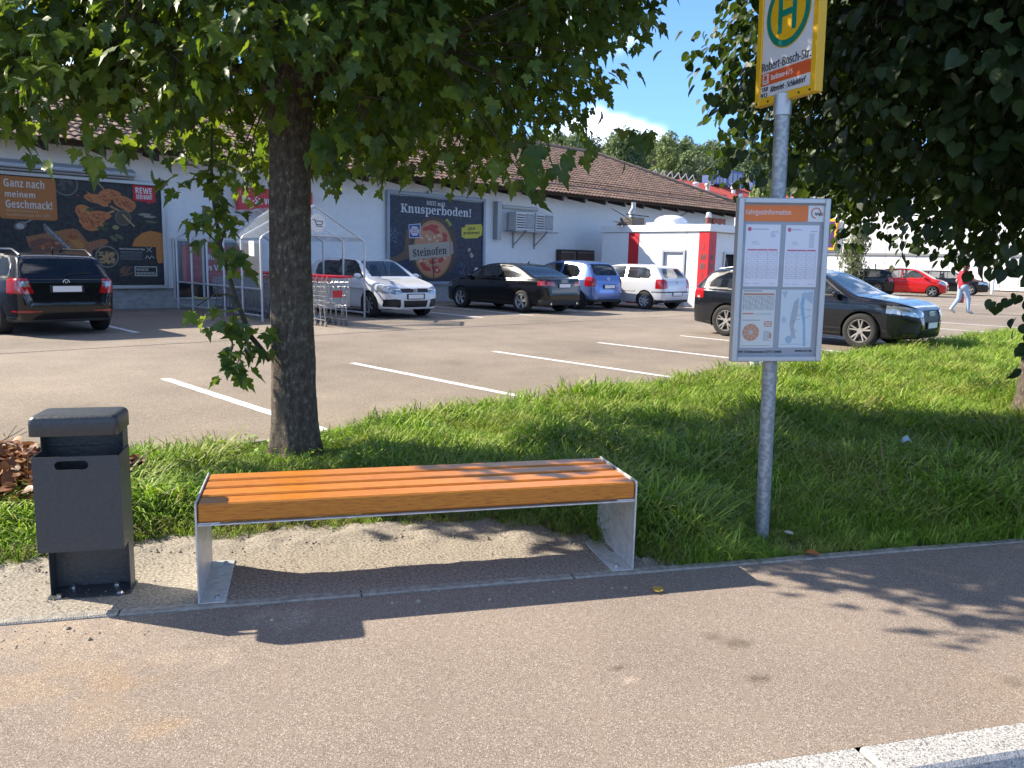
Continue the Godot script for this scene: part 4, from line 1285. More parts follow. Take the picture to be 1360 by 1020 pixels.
	for i in 60: dab(im, oval(0.742 + rng.randf_range(-0.032, 0.032), 0.73 + rng.randf_range(-0.055, 0.055), 0.006, 0.011, rng.randf() * 3.0, 8), Color(0.5, 0.34, 0.16), Color(0.22, 0.12, 0.05), 9, i)
	# tip box, emblem, sausage heap
	dab(im, V2([[0.795, 0.612], [0.968, 0.612], [0.968, 0.75], [0.795, 0.75]]), Color(0.016, 0.018, 0.018), Color(0.02, 0.022, 0.022), 1)
	for y in 7: dab(im, stroke(0.80, 0.667 + y * 0.0125, 0.905 - (y % 3) * 0.004, 0.667 + y * 0.0125, 0.0028, asp), Color(0.22, 0.23, 0.23), Color(0.1, 0.1, 0.1), 20, y)
	for q in [[0.922, 0.62, 0.948, 0.665], [0.948, 0.615, 0.922, 0.665], [0.915, 0.735, 0.925, 0.70], [0.925, 0.70, 0.935, 0.735], [0.935, 0.735, 0.945, 0.70], [0.945, 0.70, 0.958, 0.73]]:
		dab(im, stroke(q[0], q[1], q[2], q[3], 0.004, asp), Color(0.4, 0.4, 0.4), Color(0.3, 0.3, 0.3), 2)
	for q in [[0.81, 0.83], [0.825, 0.86], [0.815, 0.89], [0.833, 0.83], [0.806, 0.86], [0.832, 0.89]]:
		dab(im, oval(q[0], q[1], 0.007, 0.03, q[0] * 20), Color(0.24, 0.11, 0.06), Color(0.1, 0.045, 0.025), 8)
	for i in 240: dab(im, oval(rng.randf_range(0.3, 1.0), rng.randf_range(0.03, 0.97), 0.0016, 0.003, 0, 5), Color(0.2, 0.19, 0.17), Color(0.06, 0.055, 0.05), 3)
	sheet("print", 5.37, 2.56, printed(im, 0.5), t, Vector3(0, H / 2, 0.03))
	var sx := func(u): return -2.685 + u * 5.37
	var sy := func(v): return H / 2 + 1.28 - v * 2.56
	# orange text panel
	var org := mat(Color(0.40, 0.145, 0.035), 0.5)
	var st := mb()
	extrude(st, rounded(1.2, 0.98, 0.06), 0.0, 0.003, Transform3D(Basis(), Vector3(sx.call(0.43), sy.call(0.20), 0.032)))
	var pn := build("text_panel", st, org, t)
	var tw := mat(Color(0.60, 0.56, 0.50), 0.6)
	letters("Ganz nach", "sansbold", Vector3(sx.call(0.34), sy.call(0.105), 0.0345), 0.84, 0.19, tw, pn)
	letters("meinem", "sansbold", Vector3(sx.call(0.342), sy.call(0.195), 0.0345), 0.62, 0.145, tw, pn)
	letters("Geschmack!", "sansbold", Vector3(sx.call(0.342), sy.call(0.292), 0.0345), 0.97, 0.19, tw, pn)
	var tw2 := mat(Color(0.52, 0.36, 0.22), 0.6)
	letters("Wilhelm Brandenburg -", "sans", Vector3(sx.call(0.342), sy.call(0.335), 0.0345), 0.70, 0.085, tw2, pn)
	letters("Qualitätsmetzger seit 1885", "sans", Vector3(sx.call(0.342), sy.call(0.372), 0.0345), 0.91, 0.085, tw2, pn)
	st = mb()
	extrude(st, V2([[-0.28, -0.17], [0.05, -0.19], [0.08, -0.26], [0.17, -0.20], [0.27, -0.19], [0.27, 0.2], [-0.29, 0.22]]), 0.0, 0.003, Transform3D(Basis(), Vector3(sx.call(0.925), sy.call(0.09), 0.032)))
	var rd := build("shop_logo", st, mat(Color(0.50, 0.012, 0.025), 0.5), t)
	letters("REWE", "sansbold", Vector3(sx.call(0.884), sy.call(0.085), 0.0345), 0.41, 0.15, M.text_white, rd)
	letters("DEIN MARKT", "sansbold", Vector3(sx.call(0.886), sy.call(0.14), 0.0345), 0.40, 0.115, M.text_white, rd)
	letters("Mein Geschmacks-Tipp", "sansbold", Vector3(sx.call(0.798), sy.call(0.652), 0.031), 0.62, 0.06, tw, t, 0.0, 0.002)
	st = mb()
	var xc: float = sx.call(0.915); var yc: float = sy.call(0.86)
	for s in [-1.0, 1.0]:
		box(st, Vector3(xc, yc + s * 0.115, 0.033), Vector3(0.56, 0.018, 0.002))
		box(st, Vector3(xc + s * 0.271, yc, 0.033), Vector3(0.018, 0.211, 0.002))
	build("name_border", st, tw, t)
	letters("WILHELM", "serifbold", Vector3(xc - 0.24, yc + 0.01, 0.031), 0.3, 0.062, tw, t, 0.0, 0.002)
	letters("BRANDENBURG", "serifbold", Vector3(xc - 0.24, yc - 0.085, 0.031), 0.48, 0.062, tw, t, 0.0, 0.002)

func billboard_pizza() -> void:
	var W := 4.25; var H := 3.03
	var t := base("pizza_billboard", "dark blue pizza poster in grey frame on the shop wall", "billboard", L(17.24, 0.60, 21.955), LOT_TURN)
	frame_of(t, W, H, 0.105, mat(Color(0.30, 0.34, 0.40), 0.5, 0.3))
	var im := Image.create(640, 424, false, Image.FORMAT_RGB8)
	var asp := 1.51
	dab(im, V2([[0, 0], [1, 0], [1, 1], [0, 1]]), Color(0.012, 0.016, 0.03), Color(0.030, 0.040, 0.075), 0.8)
	for y in 7: dab(im, V2([[0, 0.12 + y * 0.13], [1, 0.12 + y * 0.13], [1, 0.124 + y * 0.13], [0, 0.124 + y * 0.13]]), Color(0.008, 0.011, 0.02), Color(0.015, 0.02, 0.035), 1)
	# round wooden board with handle
	dab(im, oval(0.46, 0.60, 0.255, 0.375, 0, 40), Color(0.055, 0.032, 0.022), Color(0.085, 0.05, 0.03), 2)
	dab(im, V2([[0.17, 0.40], [0.19, 0.38], [0.22, 0.45], [0.20, 0.62], [0.21, 0.72], [0.11, 0.76], [-0.02, 0.80], [-0.02, 0.73], [0.08, 0.70], [0.15, 0.64]]), Color(0.11, 0.055, 0.03), Color(0.17, 0.09, 0.05), 2)
	# pizza
	dab(im, oval(0.45, 0.615, 0.205, 0.345, 0, 44), Color(0.44, 0.25, 0.10), Color(0.30, 0.14, 0.05), 4)
	dab(im, oval(0.45, 0.615, 0.19, 0.318, 0, 44), Color(0.42, 0.09, 0.045), Color(0.54, 0.36, 0.18), 6)
	for i in 70:
		var an := rng.randf() * TAU; var rr := sqrt(rng.randf()) * 0.9
		var cx := 0.45 + cos(an) * rr * 0.185; var cy := 0.615 + sin(an) * rr * 0.31
		if i % 3 == 0: dab(im, oval(cx, cy, 0.026, 0.04, an, 12), Color(0.46, 0.05, 0.04), Color(0.36, 0.035, 0.03), 6, i)
		elif i % 3 == 1: dab(im, oval(cx, cy, 0.018, 0.014, an, 8), Color(0.64, 0.52, 0.34), Color(0.55, 0.36, 0.2), 6, i)
		else: dab(im, oval(cx, cy, 0.012, 0.02, an, 7), Color(0.42, 0.10, 0.07), Color(0.56, 0.30, 0.2), 8, i)
	dab(im, V2([[0.435, 0.70], [0.447, 0.70], [0.462, 0.965], [0.452, 0.965]]), Color(0.02, 0.015, 0.015), Color(0.03, 0.02, 0.02), 1)
	# yellow brush strokes
	dab(im, V2([[0.755, 0.34], [0.80, 0.325], [0.80, 0.30], [0.985, 0.28], [1.0, 0.32], [0.99, 0.42], [0.95, 0.44], [0.95, 0.455], [0.80, 0.47], [0.76, 0.45]]), Color(0.52, 0.44, 0.03), Color(0.60, 0.52, 0.05), 3)
	dab(im, V2([[0.575, 0.255], [0.60, 0.24], [0.65, 0.315], [0.62, 0.335]]), Color(0.5, 0.45, 0.04), Color(0.3, 0.28, 0.03), 9)
	# badge, garlic, herbs, tag
	dab(im, V2([[0.193, 0.337], [0.316, 0.315], [0.311, 0.483], [0.2, 0.495]]), Color(0.55, 0.57, 0.62), Color(0.5, 0.52, 0.58), 1)
	dab(im, V2([[0.20, 0.345], [0.308, 0.327], [0.304, 0.475], [0.206, 0.485]]), Color(0.02, 0.05, 0.22), Color(0.03, 0.06, 0.24), 1)
	dab(im, oval(0.255, 0.408, 0.05, 0.062, 0, 6), Color(0.6, 0.6, 0.64), Color(0.56, 0.56, 0.62), 1)
	for y in 3: dab(im, stroke(0.222, 0.388 + y * 0.02, 0.288, 0.383 + y * 0.02, 0.008, asp), Color(0.42, 0.06, 0.14), Color(0.5, 0.4, 0.5), 9, y)
	for q in [[0.848, 0.605, 0.016, 0.026], [0.88, 0.68, 0.018, 0.024], [0.87, 0.655, 0.01, 0.02]]: dab(im, oval(q[0], q[1], q[2], q[3], 0.4), Color(0.5, 0.48, 0.36), Color(0.25, 0.24, 0.16), 6)
	for i in 40: dab(im, oval(rng.randf_range(0.0, 0.09), rng.randf_range(0.36, 0.55), 0.005, 0.008, 0, 6), Color(0.2, 0.26, 0.34), Color(0.05, 0.07, 0.12), 6, i)
	for i in 26: dab(im, oval(rng.randf_range(0.74, 0.80), rng.randf_range(0.76, 0.92), 0.005, 0.01, 0, 6), Color(0.1, 0.16, 0.28), Color(0.05, 0.07, 0.12), 6, i)
	dab(im, V2([[0.242, 0.935], [0.325, 0.915], [0.332, 0.985], [0.25, 0.995]]), Color(0.36, 0.3, 0.18), Color(0.14, 0.18, 0.1), 8)
	dab(im, V2([[0.635, 0.51], [0.66, 0.51], [0.672, 0.66], [0.645, 0.66]]), Color(0.12, 0.14, 0.2), Color(0.4, 0.42, 0.45), 3)
	# old paper showing at the loose top edge
	dab(im, V2([[0, 0], [1, 0], [1, 0.012], [0.85, 0.02], [0.7, 0.01], [0.5, 0.018], [0.3, 0.008], [0.12, 0.016], [0, 0.01]]), Color(0.42, 0.46, 0.48), Color(0.25, 0.28, 0.3), 5)
	sheet("print", 4.05, 2.83, printed(im, 0.5), t, Vector3(0, H / 2, 0.03))
	var sx := func(u): return -2.025 + u * 4.05
	var sy := func(v): return H / 2 + 1.335 - v * 2.67
	var tw := mat(Color(0.62, 0.64, 0.68), 0.6)
	letters("NEU mit", "serifbold", Vector3(sx.call(0.375), sy.call(0.072), 0.031), 0.80, 0.15, tw, t, -0.01, 0.002)
	letters("Knusperboden!", "serifbold", Vector3(sx.call(0.115), sy.call(0.215), 0.031), 3.02, 0.38, tw, t, -0.004, 0.002)
	var st := mb()
	extrude(st, V2([[0.193, 0.578], [0.617, 0.512], [0.632, 0.70], [0.205, 0.767]]) , 0.0, 0.001, Transform3D(Basis.from_scale(Vector3(4.05, -2.67, 1)), Vector3(-2.025, H / 2 + 1.335, 0.032)))
	var lb := build("product_label", st, mat(Color(0.40, 0.34, 0.27), 0.6), t)
	letters("Steinofen", "serifbold", Vector3(sx.call(0.238), sy.call(0.722), 0.034), 1.45, 0.27, mat(Color(0.015, 0.017, 0.025), 0.6), lb, 0.09, 0.002)
	letters("Jetzt", "sansbold", Vector3(sx.call(0.825), sy.call(0.362), 0.031), 0.36, 0.13, M.text_dark, t, 0.05, 0.002)
	letters("probieren!", "sansbold", Vector3(sx.call(0.782), sy.call(0.428), 0.031), 0.74, 0.15, M.text_dark, t, 0.05, 0.002)
	letters("NEU", "sansbold", Vector3(sx.call(0.583), sy.call(0.278), 0.031), 0.28, 0.11, M.text_dark, t, -0.85, 0.002)
	# corner of the paper peeling off
	st = mb()
	st.set_smooth_group(0)
	var pl := []
	for i in 7:
		var k := i / 6.0
		pl.append([Vector3(lerpf(1.35, 1.70, k), lerpf(0.13, 0.60, k), 0.034 + 0.10 * sin(k * PI) * 0.5), Vector3(lerpf(1.40, 1.98, k), lerpf(0.12, 0.50, k) + 0.05, 0.034 + 0.14 * sin(k * PI * 0.8))])
	for i in 6: quad(st, pl[i][0], pl[i][1], pl[i + 1][1], pl[i + 1][0])
	build("peeling_corner", st, mat(Color(0.5, 0.54, 0.6), 0.7), t)
	st = mb()
	box(st, Vector3(-0.05, H + 0.02, 0.05), Vector3(0.78, 0.16, 0.03), 0.004)
	build("owner_plate", st, mat(Color(0.55, 0.58, 0.6), 0.5), t)

# ---------------------------------------------------------------- trolleys
func trolleys() -> void:
	var t := base("trolley_shelter", "clear gabled trolley shelter on pale steel tubes beside the shop", "shelter", L(9.65, 0, 16.9), LOT_TURN)
	var W := 1.35; var n := 6; var step := 0.97
	var tub := mat(Color(0.55, 0.57, 0.60), 0.4, 0.4)
	for i in n:
		var z := -i * step
		var st := mb()
		tube(st, [Vector3(-W, 0, z), Vector3(-W, 1.82, z), Vector3(-W + 0.05, 1.89, z), Vector3(-0.06, 2.60, z), Vector3(0, 2.63, z), Vector3(0.06, 2.60, z), Vector3(W - 0.05, 1.89, z), Vector3(W, 1.82, z), Vector3(W, 0, z)], 0.028, 8)
		build("arch_tube", st, tub, t)
		for s in [-1.0, 1.0]:
			if i == n - 1: continue
			st = mb()
			quad(st, Vector3(s * (W + 0.01), 1.86, z - 0.02), Vector3(s * (W + 0.01), 1.86, z - step + 0.02), Vector3(0, 2.66, z - step + 0.02), Vector3(0, 2.66, z - 0.02))
			build("roof_pane", st, M.canopy, t)
			if s < 0:
				st = mb()
				quad(st, Vector3(s * W, 0.72, z - 0.04), Vector3(s * W, 0.72, z - step + 0.04), Vector3(s * W, 1.8, z - step + 0.04), Vector3(s * W, 1.8, z - 0.04))
				build("side_pane", st, M.canopy, t)
	for s in [-1.0, 1.0]:
		for y in [0.72, 0.12]:
			var st := mb()
			tube(st, [Vector3(s * W, y, 0), Vector3(s * W, y, -step * (n - 1))], 0.025, 8)
			build("side_rail", st, tub, t)
	var st2 := mb()
	extrude(st2, V2([[-W + 0.15, 1.98], [W - 0.15, 1.98], [0, 2.60]]), -0.004, 0.004, Transform3D(Basis(), Vector3(0, 0, 0.0)))
	build("gable_pane", st2, M.canopy, t)
	st2 = mb()
	tube(st2, [Vector3(-W + 0.1, 1.95, 0), Vector3(W - 0.1, 1.95, 0)], 0.02, 8)
	build("gable_rail", st2, tub, t)
	st2 = mb()
	disc(st2, 0.2, 0.01, 28, Transform3D(Basis(), Vector3(0.06, 2.24, 0.035)))
	var sg := build("trolley_sign", st2, M.white, t)
	st2 = mb()
	for q in [[-0.13, 0.08, -0.08, 0.08], [-0.08, 0.08, -0.02, -0.07], [-0.02, -0.07, 0.12, -0.07], [-0.07, 0.05, 0.13, 0.05], [0.13, 0.05, 0.10, -0.03], [-0.04, -0.03, 0.10, -0.03]]:
		bar(st2, Vector3(0.06 + q[0], 2.24 + q[1], 0.042), Vector3(0.06 + q[2], 2.24 + q[3], 0.042), 0.016, 0.004, Vector3(0, 0, 1))
	build("trolley_symbol", st2, M.dark, sg)
	st2 = mb()
	box(st2, Vector3(-W, 1.62, -0.45), Vector3(0.01, 0.34, 0.26))
	build("paper_notice", st2, M.white, t)
	# trolleys pushed into one row, their handles to the wall side
	var c0: Node3D = trolley()
	for i in 25:
		var p := L(9.05 + 0.012 * sin(i * 1.9), 0.0, 15.42 + i * 0.21)
		var lab := "shopping trolley with red handle nested in the row under the shelter"
		if i == 0:
			c0.position = p
			c0.rotation.y = LOT_TURN + PI
			tag(c0, "foremost shopping trolley with red advert plate sticking out of shelter", "trolley", "nested shopping trolleys")
			var st := mb()
			box(st, Vector3(0.02, 0.70, -0.515), Vector3(0.24, 0.15, 0.008), 0.002)
			build("advert_plate", st, M.red, c0)
		else:
			var c: Node3D = c0.duplicate()
			c.name = numbered("shopping_trolley")
			add_child(c)
			var ad := c.get_node_or_null("advert_plate")
			if ad:
				c.remove_child(ad)
				ad.free()
			c.position = p
			c.rotation.y = LOT_TURN + PI + rng.randf_range(-0.012, 0.012)
			tag(c, lab, "trolley", "nested shopping trolleys")

func trolley() -> Node3D:
	var t := base("shopping_trolley", "shopping trolley", "trolley", Vector3.ZERO)
	var wire := mat(Color(0.5, 0.52, 0.54), 0.3, 0.85)
	# basket narrows to the front (+z); handle at the back (-z)
	var c := func(x: float, y: float, z: float) -> Vector3: return Vector3(x, y, z)
	var st := mb()
	var fz := 0.30; var bz := -0.50
	var ft := 0.95; var fb := 0.45
	var wf := 0.23; var wb := 0.29
	for i in 9:
		var k := i / 8.0
		tube(st, [Vector3(lerpf(-wf, wf, k), 0.48, fz - 0.03), Vector3(lerpf(-wf, wf, k) * 1.05, 0.90, fz)], 0.0045, 4, false)
	for i in 12:
		var k := i / 11.0
		for s in [-1.0, 1.0]:
			tube(st, [Vector3(s * lerpf(wf, wb, k) * 0.93, lerpf(0.48, 0.42, k), lerpf(fz - 0.03, bz, k)), Vector3(s * lerpf(wf, wb, k), lerpf(0.90, 1.0, k), lerpf(fz, bz, k))], 0.0045, 4, false)
	for j in 6:
		var k := j / 5.0
		var y := lerpf(0.48, 0.90, k)
		var r := 0.007 if j == 5 else 0.0045
		tube(st, [Vector3(-wb, y + 0.08 * k - 0.03, bz), Vector3(-wf, y, fz - 0.03 * (1 - k)), Vector3(wf, y, fz - 0.03 * (1 - k)), Vector3(wb, y + 0.08 * k - 0.03, bz)], r, 4, false)
	for i in 8:
		var k := i / 7.0
		tube(st, [Vector3(lerpf(-0.21, 0.21, k), 0.48, fz - 0.03), Vector3(lerpf(-0.26, 0.26, k), 0.43, bz)], 0.0045, 4, false)
	for i in 10:
		var k := i / 9.0
		tube(st, [Vector3(lerpf(-0.26, 0.26, k), 0.45, bz), Vector3(lerpf(-0.27, 0.27, k), 0.98, bz)], 0.0045, 4, false)
	build("wire_basket", st, wire, t)
	st = mb()
	for s in [-1.0, 1.0]:
		tube(st, [Vector3(s * 0.29, 1.06, -0.58), Vector3(s * 0.29, 0.98, -0.5), Vector3(s * 0.27, 0.40, -0.38), Vector3(s * 0.26, 0.14, -0.42), Vector3(s * 0.20, 0.14, 0.30)], 0.013, 6)
	tube(st, [Vector3(-0.2, 0.14, 0.30), Vector3(0.2, 0.14, 0.30)], 0.013, 6)
	tube(st, [Vector3(-0.27, 0.40, -0.38), Vector3(0.27, 0.40, -0.38)], 0.010, 6)
	tube(st, [Vector3(-0.2, 0.14, 0.22), Vector3(-0.22, 0.46, 0.1)], 0.010, 6)
	tube(st, [Vector3(0.2, 0.14, 0.22), Vector3(0.22, 0.46, 0.1)], 0.010, 6)
	build("chassis", st, wire, t)
	st = mb()
	tube(st, [Vector3(-0.31, 1.06, -0.58), Vector3(0.31, 1.06, -0.58)], 0.022, 8)
	box(st, Vector3(0, 1.055, -0.55), Vector3(0.2, 0.05, 0.06), 0.008)
	for s in [-1.0, 1.0]: box(st, Vector3(s * 0.245, 0.945, 0.29), Vector3(0.04, 0.05, 0.05), 0.008)
	build("handle", st, M.red, t)
	st = mb()
	box(st, Vector3(0, 0.955, 0.305), Vector3(0.5, 0.05, 0.022), 0.008)
	build("front_bumper", st, M.red, t)
	for q in [[-0.2, 0.28], [0.2, 0.28], [-0.25, -0.40], [0.25, -0.40]]:
		st = mb()
		lathe(st, [Vector2(0, -0.014), Vector2(0.05, -0.014), Vector2(0.058, -0.006), Vector2(0.058, 0.006), Vector2(0.05, 0.014), Vector2(0, 0.014)], 12, Transform3D(Basis(Vector3(0, 0, 1), PI / 2), Vector3(q[0], 0.058, q[1])), false)
		bar(st, Vector3(q[0], 0.06, q[1]), Vector3(q[0], 0.14, q[1]), 0.03, 0.02, Vector3(0, 0, 1))
		build("castor", st, mat(grey(0.16), 0.6), t)
	return t

# ---------------------------------------------------------------- beyond
func far_side() -> void:
	# white panelled hall at the end of the car park, its side to the sun
	var t := base("panelled_hall", "long white hall of upright wall panels beyond the parked cars", "building", L(66.5, 0, 24), LOT_TURN)
	var st := mb()
	box(st, Vector3(10.2, 3.6, 0), Vector3(20.0, 7.2, 46.0))
	build("core", st, M.plinth, t)
	var i := 0
	var z := -23.0
	while z < 22.9:
		for q in [[1.28, 2.42], [4.95, 4.5]]:
			st = mb()
			box(st, Vector3(0.1, q[0], z + 0.6), Vector3(0.22, q[1], 1.165), 0.02)
			build("wall_panel", st, M.panel, t)
		z += 1.2
	st = mb()
	box(st, Vector3(0.06, 2.6, 0), Vector3(0.36, 0.2, 46.2), 0.02)
	build("band", st, mat(Color(0.22, 0.23, 0.24), 0.5), t)
	st = mb()
	box(st, Vector3(10, 7.28, 0), Vector3(20.6, 0.2, 46.5), 0.02)
	build("roof_edge", st, M.alu, t)
	for zz in [15.0, 18.5]:
		st = mb()
		box(st, Vector3(-0.04, 1.2, zz), Vector3(0.06, 1.2, 0.9), 0.01)
		var wd := build("window", st, M.white, t)
		st = mb()
		box(st, Vector3(-0.075, 1.2, zz), Vector3(0.02, 1.04, 0.74))
		build("pane", st, M.dark, wd)
	var s := base("shop_sign", "square sign with yellow border on the white panelled hall", "sign", L(66.3, 2.9, 31.9), LOT_TURN - PI / 2)
	st = mb()
	box(st, Vector3(0, 1.3, 0.06), Vector3(2.6, 2.6, 0.12), 0.02)
	build("border", st, mat(Color(0.85, 0.38, 0.02), 0.5), s)
	st = mb()
	box(st, Vector3(0, 1.3, 0.13), Vector3(2.15, 2.15, 0.03), 0.01)
	build("field", st, mat(Color(0.05, 0.02, 0.12), 0.5), s)
	var lp := base("lamp_post", "thin white lamp post in front of the panelled hall", "lamp post", Vector3(31.2, 0, -52.5))
	st = mb()
	tube(st, [Vector3(0, 0, 0), Vector3(0, 5.2, 0)], [0.09, 0.06], 10)
	build("post", st, M.white, lp)
	st = mb()
	box(st, Vector3(0.35, 5.25, 0), Vector3(0.9, 0.1, 0.25), 0.03)
	build("lamp_head", st, M.alu, lp)
	# hall with red roof behind the shop
	var h := base("red_roofed_hall", "hall with low red roof and small roof vents behind the shop", "building", L(72, -1.1, 50), LOT_TURN)
	st = mb()
	box(st, Vector3(0, 4.5, 0), Vector3(50, 9.0, 11.0))
	build("wall", st, M.plaster, h)
	st = mb()
	quad(st, Vector3(-25.5, 9.0, 6), Vector3(25.5, 9.0, 6), Vector3(25.5, 11.2, 0), Vector3(-25.5, 11.2, 0))
	quad(st, Vector3(25.5, 9.0, -6), Vector3(-25.5, 9.0, -6), Vector3(-25.5, 11.2, 0), Vector3(25.5, 11.2, 0))
	tri(st, Vector3(25.5, 9.0, 6), Vector3(25.5, 9.0, -6), Vector3(25.5, 11.2, 0)); tri(st, Vector3(-25.5, 9.0, -6), Vector3(-25.5, 9.0, 6), Vector3(-25.5, 11.2, 0))
	var rf := build("roof", st, M.redroof, h)
	for k in 30:
		st = mb()
		bar(st, Vector3(-25 + k * 1.7, 9.04, 6.0), Vector3(-25 + k * 1.7, 11.24, 0.0), 0.05, 0.05)
		build("roof_seam", st, M.redroof, rf)
	st = mb()
	box(st, Vector3(0, 8.85, 6.05), Vector3(51, 0.3, 0.12))
	build("gutter", st, M.plinth, h)
	for q in [[-3.0, 3.4], [-0.6, 3.2], [4.6, 3.0], [10.6, 3.2], [7.4, 1.0]]:
		st = mb()
		var y: float = 9.0 + (6 - q[1]) * 2.2 / 6.0
		tube(st, [Vector3(q[0], y - 0.1, q[1]), Vector3(q[0], y + 0.5, q[1])], 0.2, 10)
		lathe(st, [Vector2(0, 0.45), Vector2(0.34, 0.45), Vector2(0.3, 0.65), Vector2(0, 0.7)], 10, Transform3D(Basis(), Vector3(q[0], y, q[1])))
		build("roof_vent", st, M.white, rf)
	for q in [[4.6, 1.6, 2.4, 0.9, "smallest blue-grey plant box on the red hall roof"], [8.0, 2.2, 3.4, 1.7, "tallest blue-grey plant box on the red hall roof"], [13.4, 1.3, 3.0, 1.0, "long low blue-grey plant box on the red hall roof"]]:
		var b := base("rooftop_unit", q[4], "roof unit", h.position + lu * q[0] - lw * 0.4 + Vector3(0, 11.0, 0), LOT_TURN, "plant boxes on the red roof")
		st = mb()
		box(st, Vector3(0, q[3] / 2 + 0.12, 0), Vector3(q[2], q[3], 1.2), 0.04)
		build("casing", st, mat(Color(0.08, 0.12, 0.30), 0.5), b)
		st = mb()
		for s2 in [-1.0, 1.0]: box(st, Vector3(s2 * q[2] * 0.35, 0.1, 0), Vector3(0.12, 0.24, 1.3))
		build("foot", st, M.alu, b)
		for s2 in 3:
			st = mb()
			box(st, Vector3((s2 - 1) * q[2] * 0.28, q[3] / 2 + 0.12, 0.61), Vector3(q[2] * 0.2, q[3] * 0.7, 0.04))
			build("grille", st, mat(Color(0.3, 0.34, 0.42), 0.5), b)
	var rl := base("roof_railing", "zigzag pale railing along the red hall ridge", "railing", h.position + Vector3(0, 11.2, 0), LOT_TURN)
	for k in 6:
		st = mb()
		bar(st, Vector3(-6.0 + k * 1.3, 0, 0), Vector3(-5.1 + k * 1.3, 0.7, 0), 0.07, 0.07)
		build("strut", st, M.alu, rl)
		st = mb()
		bar(st, Vector3(-5.1 + k * 1.3, 0.7, 0), Vector3(-4.7 + k * 1.3, 0, 0), 0.07, 0.07)
		build("strut", st, M.alu, rl)
	# short white post at the lawn's edge
	var bo := base("marker_post", "short white marker post at the lawn kerb behind the timetable case", "post", L(9.85, 0, 5.55))
	st = mb()
	lathe(st, [Vector2(0.062, -0.05), Vector2(0.062, 0.72), Vector2(0.05, 0.76), Vector2(0, 0.78)], 14)
	build("post", st, M.white, bo)
	st = mb()
	lathe(st, [Vector2(0.0635, 0.55), Vector2(0.0635, 0.63)], 14)
	build("reflector_band", st, M.red, bo)

func hill_y(x: float, d: float) -> float:
	return 23.5 * smoothstep(95.0, 240.0, d) + 3.0 * sin(x * 0.03 + 1.0) + 2.2 * sin(d * 0.05 + x * 0.02) - 0.035 * (x - 20.0) * smoothstep(95.0, 200.0, d)

func hill() -> void:
	var st := SurfaceTool.new()
	st.begin(Mesh.PRIMITIVE_TRIANGLES)
	st.set_smooth_group(0)
	for i in 60:
		for j in 24:
			var q := []
			for e in [[0, 0], [1, 0], [1, 1], [0, 1]]:
				var x: float = -260.0 + 620.0 * (i + e[0]) / 60.0
				var d: float = 92.0 + 300.0 * (j + e[1]) / 24.0
				q.append(Vector3(x, hill_y(x, d) * smoothstep(92.0, 120.0, d) - 0.2, -d))
			quad(st, q[0], q[1], q[2], q[3])
	structure("hill", st, M.ground, "low wooded hill behind the shop", "hill")
	var protos := []
	for v in 4:
		protos.append(far_tree(v))
	var k := 0
	for i in 150:
		var d := rng.randf_range(150.0, 262.0)
		var px := rng.randf_range(-0.06, 0.50)
		if i < 60:
			d = rng.randf_range(205.0, 250.0)
			px = -0.02 + 0.36 * i / 60.0 + rng.randf_range(-0.006, 0.006)
		var x := px * d
		var o: Node3D = protos[k % 4]
		if k >= 4:
			var c: Node3D = o.duplicate()
			c.name = numbered("woodland_tree")
			add_child(c)
			o = c
		o.position = Vector3(x, hill_y(x, d) - 0.8, -d)
		o.rotation.y = rng.randf() * TAU
		o.scale = Vector3.ONE * rng.randf_range(0.75, 1.15)
		k += 1
	var bush := far_tree(1)
	bush.position = Vector3(16.3, 0.0, -53.0)
	bush.scale = Vector3(0.42, 0.62, 0.42)
	tag(bush, "bright young tree growing behind the end of the shop roof", "tree")
	bush.remove_meta("group")
	bush = far_tree(3)
	bush.position = Vector3(19.2, 0.0, -46.0)
	bush.scale = Vector3(0.22, 0.36, 0.22)
	tag(bush, "small green tree in front of the yellow-bordered sign", "tree")
	bush.remove_meta("group")

func far_tree(v: int) -> Node3D:
	var t := base("woodland_tree", ["mid-green", "yellow-green", "dark green", "dull grey-green"][v] + " broadleaf tree in the wood on the hill", "tree", Vector3.ZERO, 0.0, "trees of the wood on the hill")
	var st := mb()
	tube(st, [Vector3.ZERO, Vector3(0.2, 4, 0.1), Vector3(0.1, 8, 0.3)], [0.35, 0.25, 0.1], 7)
	build("trunk", st, M.twig, t)
	st = mb()
	var cols: Array = [Color(0.10, 0.14, 0.05), Color(0.14, 0.175, 0.055), Color(0.075, 0.115, 0.05), Color(0.13, 0.15, 0.07)]
	var m := mat(cols[v], 0.8)
	m.backlight_enabled = true
	m.backlight = srgb(cols[v] * 0.6)
	var lobes := []
	for i in 14:
		var an := rng.randf() * TAU; var rr := rng.randf_range(0.5, 2.8)
		lobes.append([Vector3(cos(an) * rr, rng.randf_range(3.2, 10.4) - rr * 0.5, sin(an) * rr), rng.randf_range(1.2, 2.1)])
	lobes.append([Vector3(0, 10.6, 0), 1.5])
	for i in 2600:
		var l: Array = lobes[i % lobes.size()]
		var d := Vector3(rng.randfn(), rng.randfn() * 0.85, rng.randfn()).normalized()
		var p: Vector3 = l[0] + d * l[1] * rng.randf_range(0.75, 1.08)
		var n := (d + Vector3(rng.randfn(), rng.randfn(), rng.randfn()) * 0.55).normalized()
		var x := n.cross(Vector3(rng.randfn(), rng.randfn(), rng.randfn())).normalized()
		var y := n.cross(x)
		var s := rng.randf_range(0.16, 0.34)
		tri(st, p - x * s, p + x * s * 0.8 - y * s * 0.3, p + y * s)
		tri(st, p - x * s - y * s * 0.2, p - y * s, p + x * s * 0.8 - y * s * 0.3)
	build("crown", st, m, t)
	return t

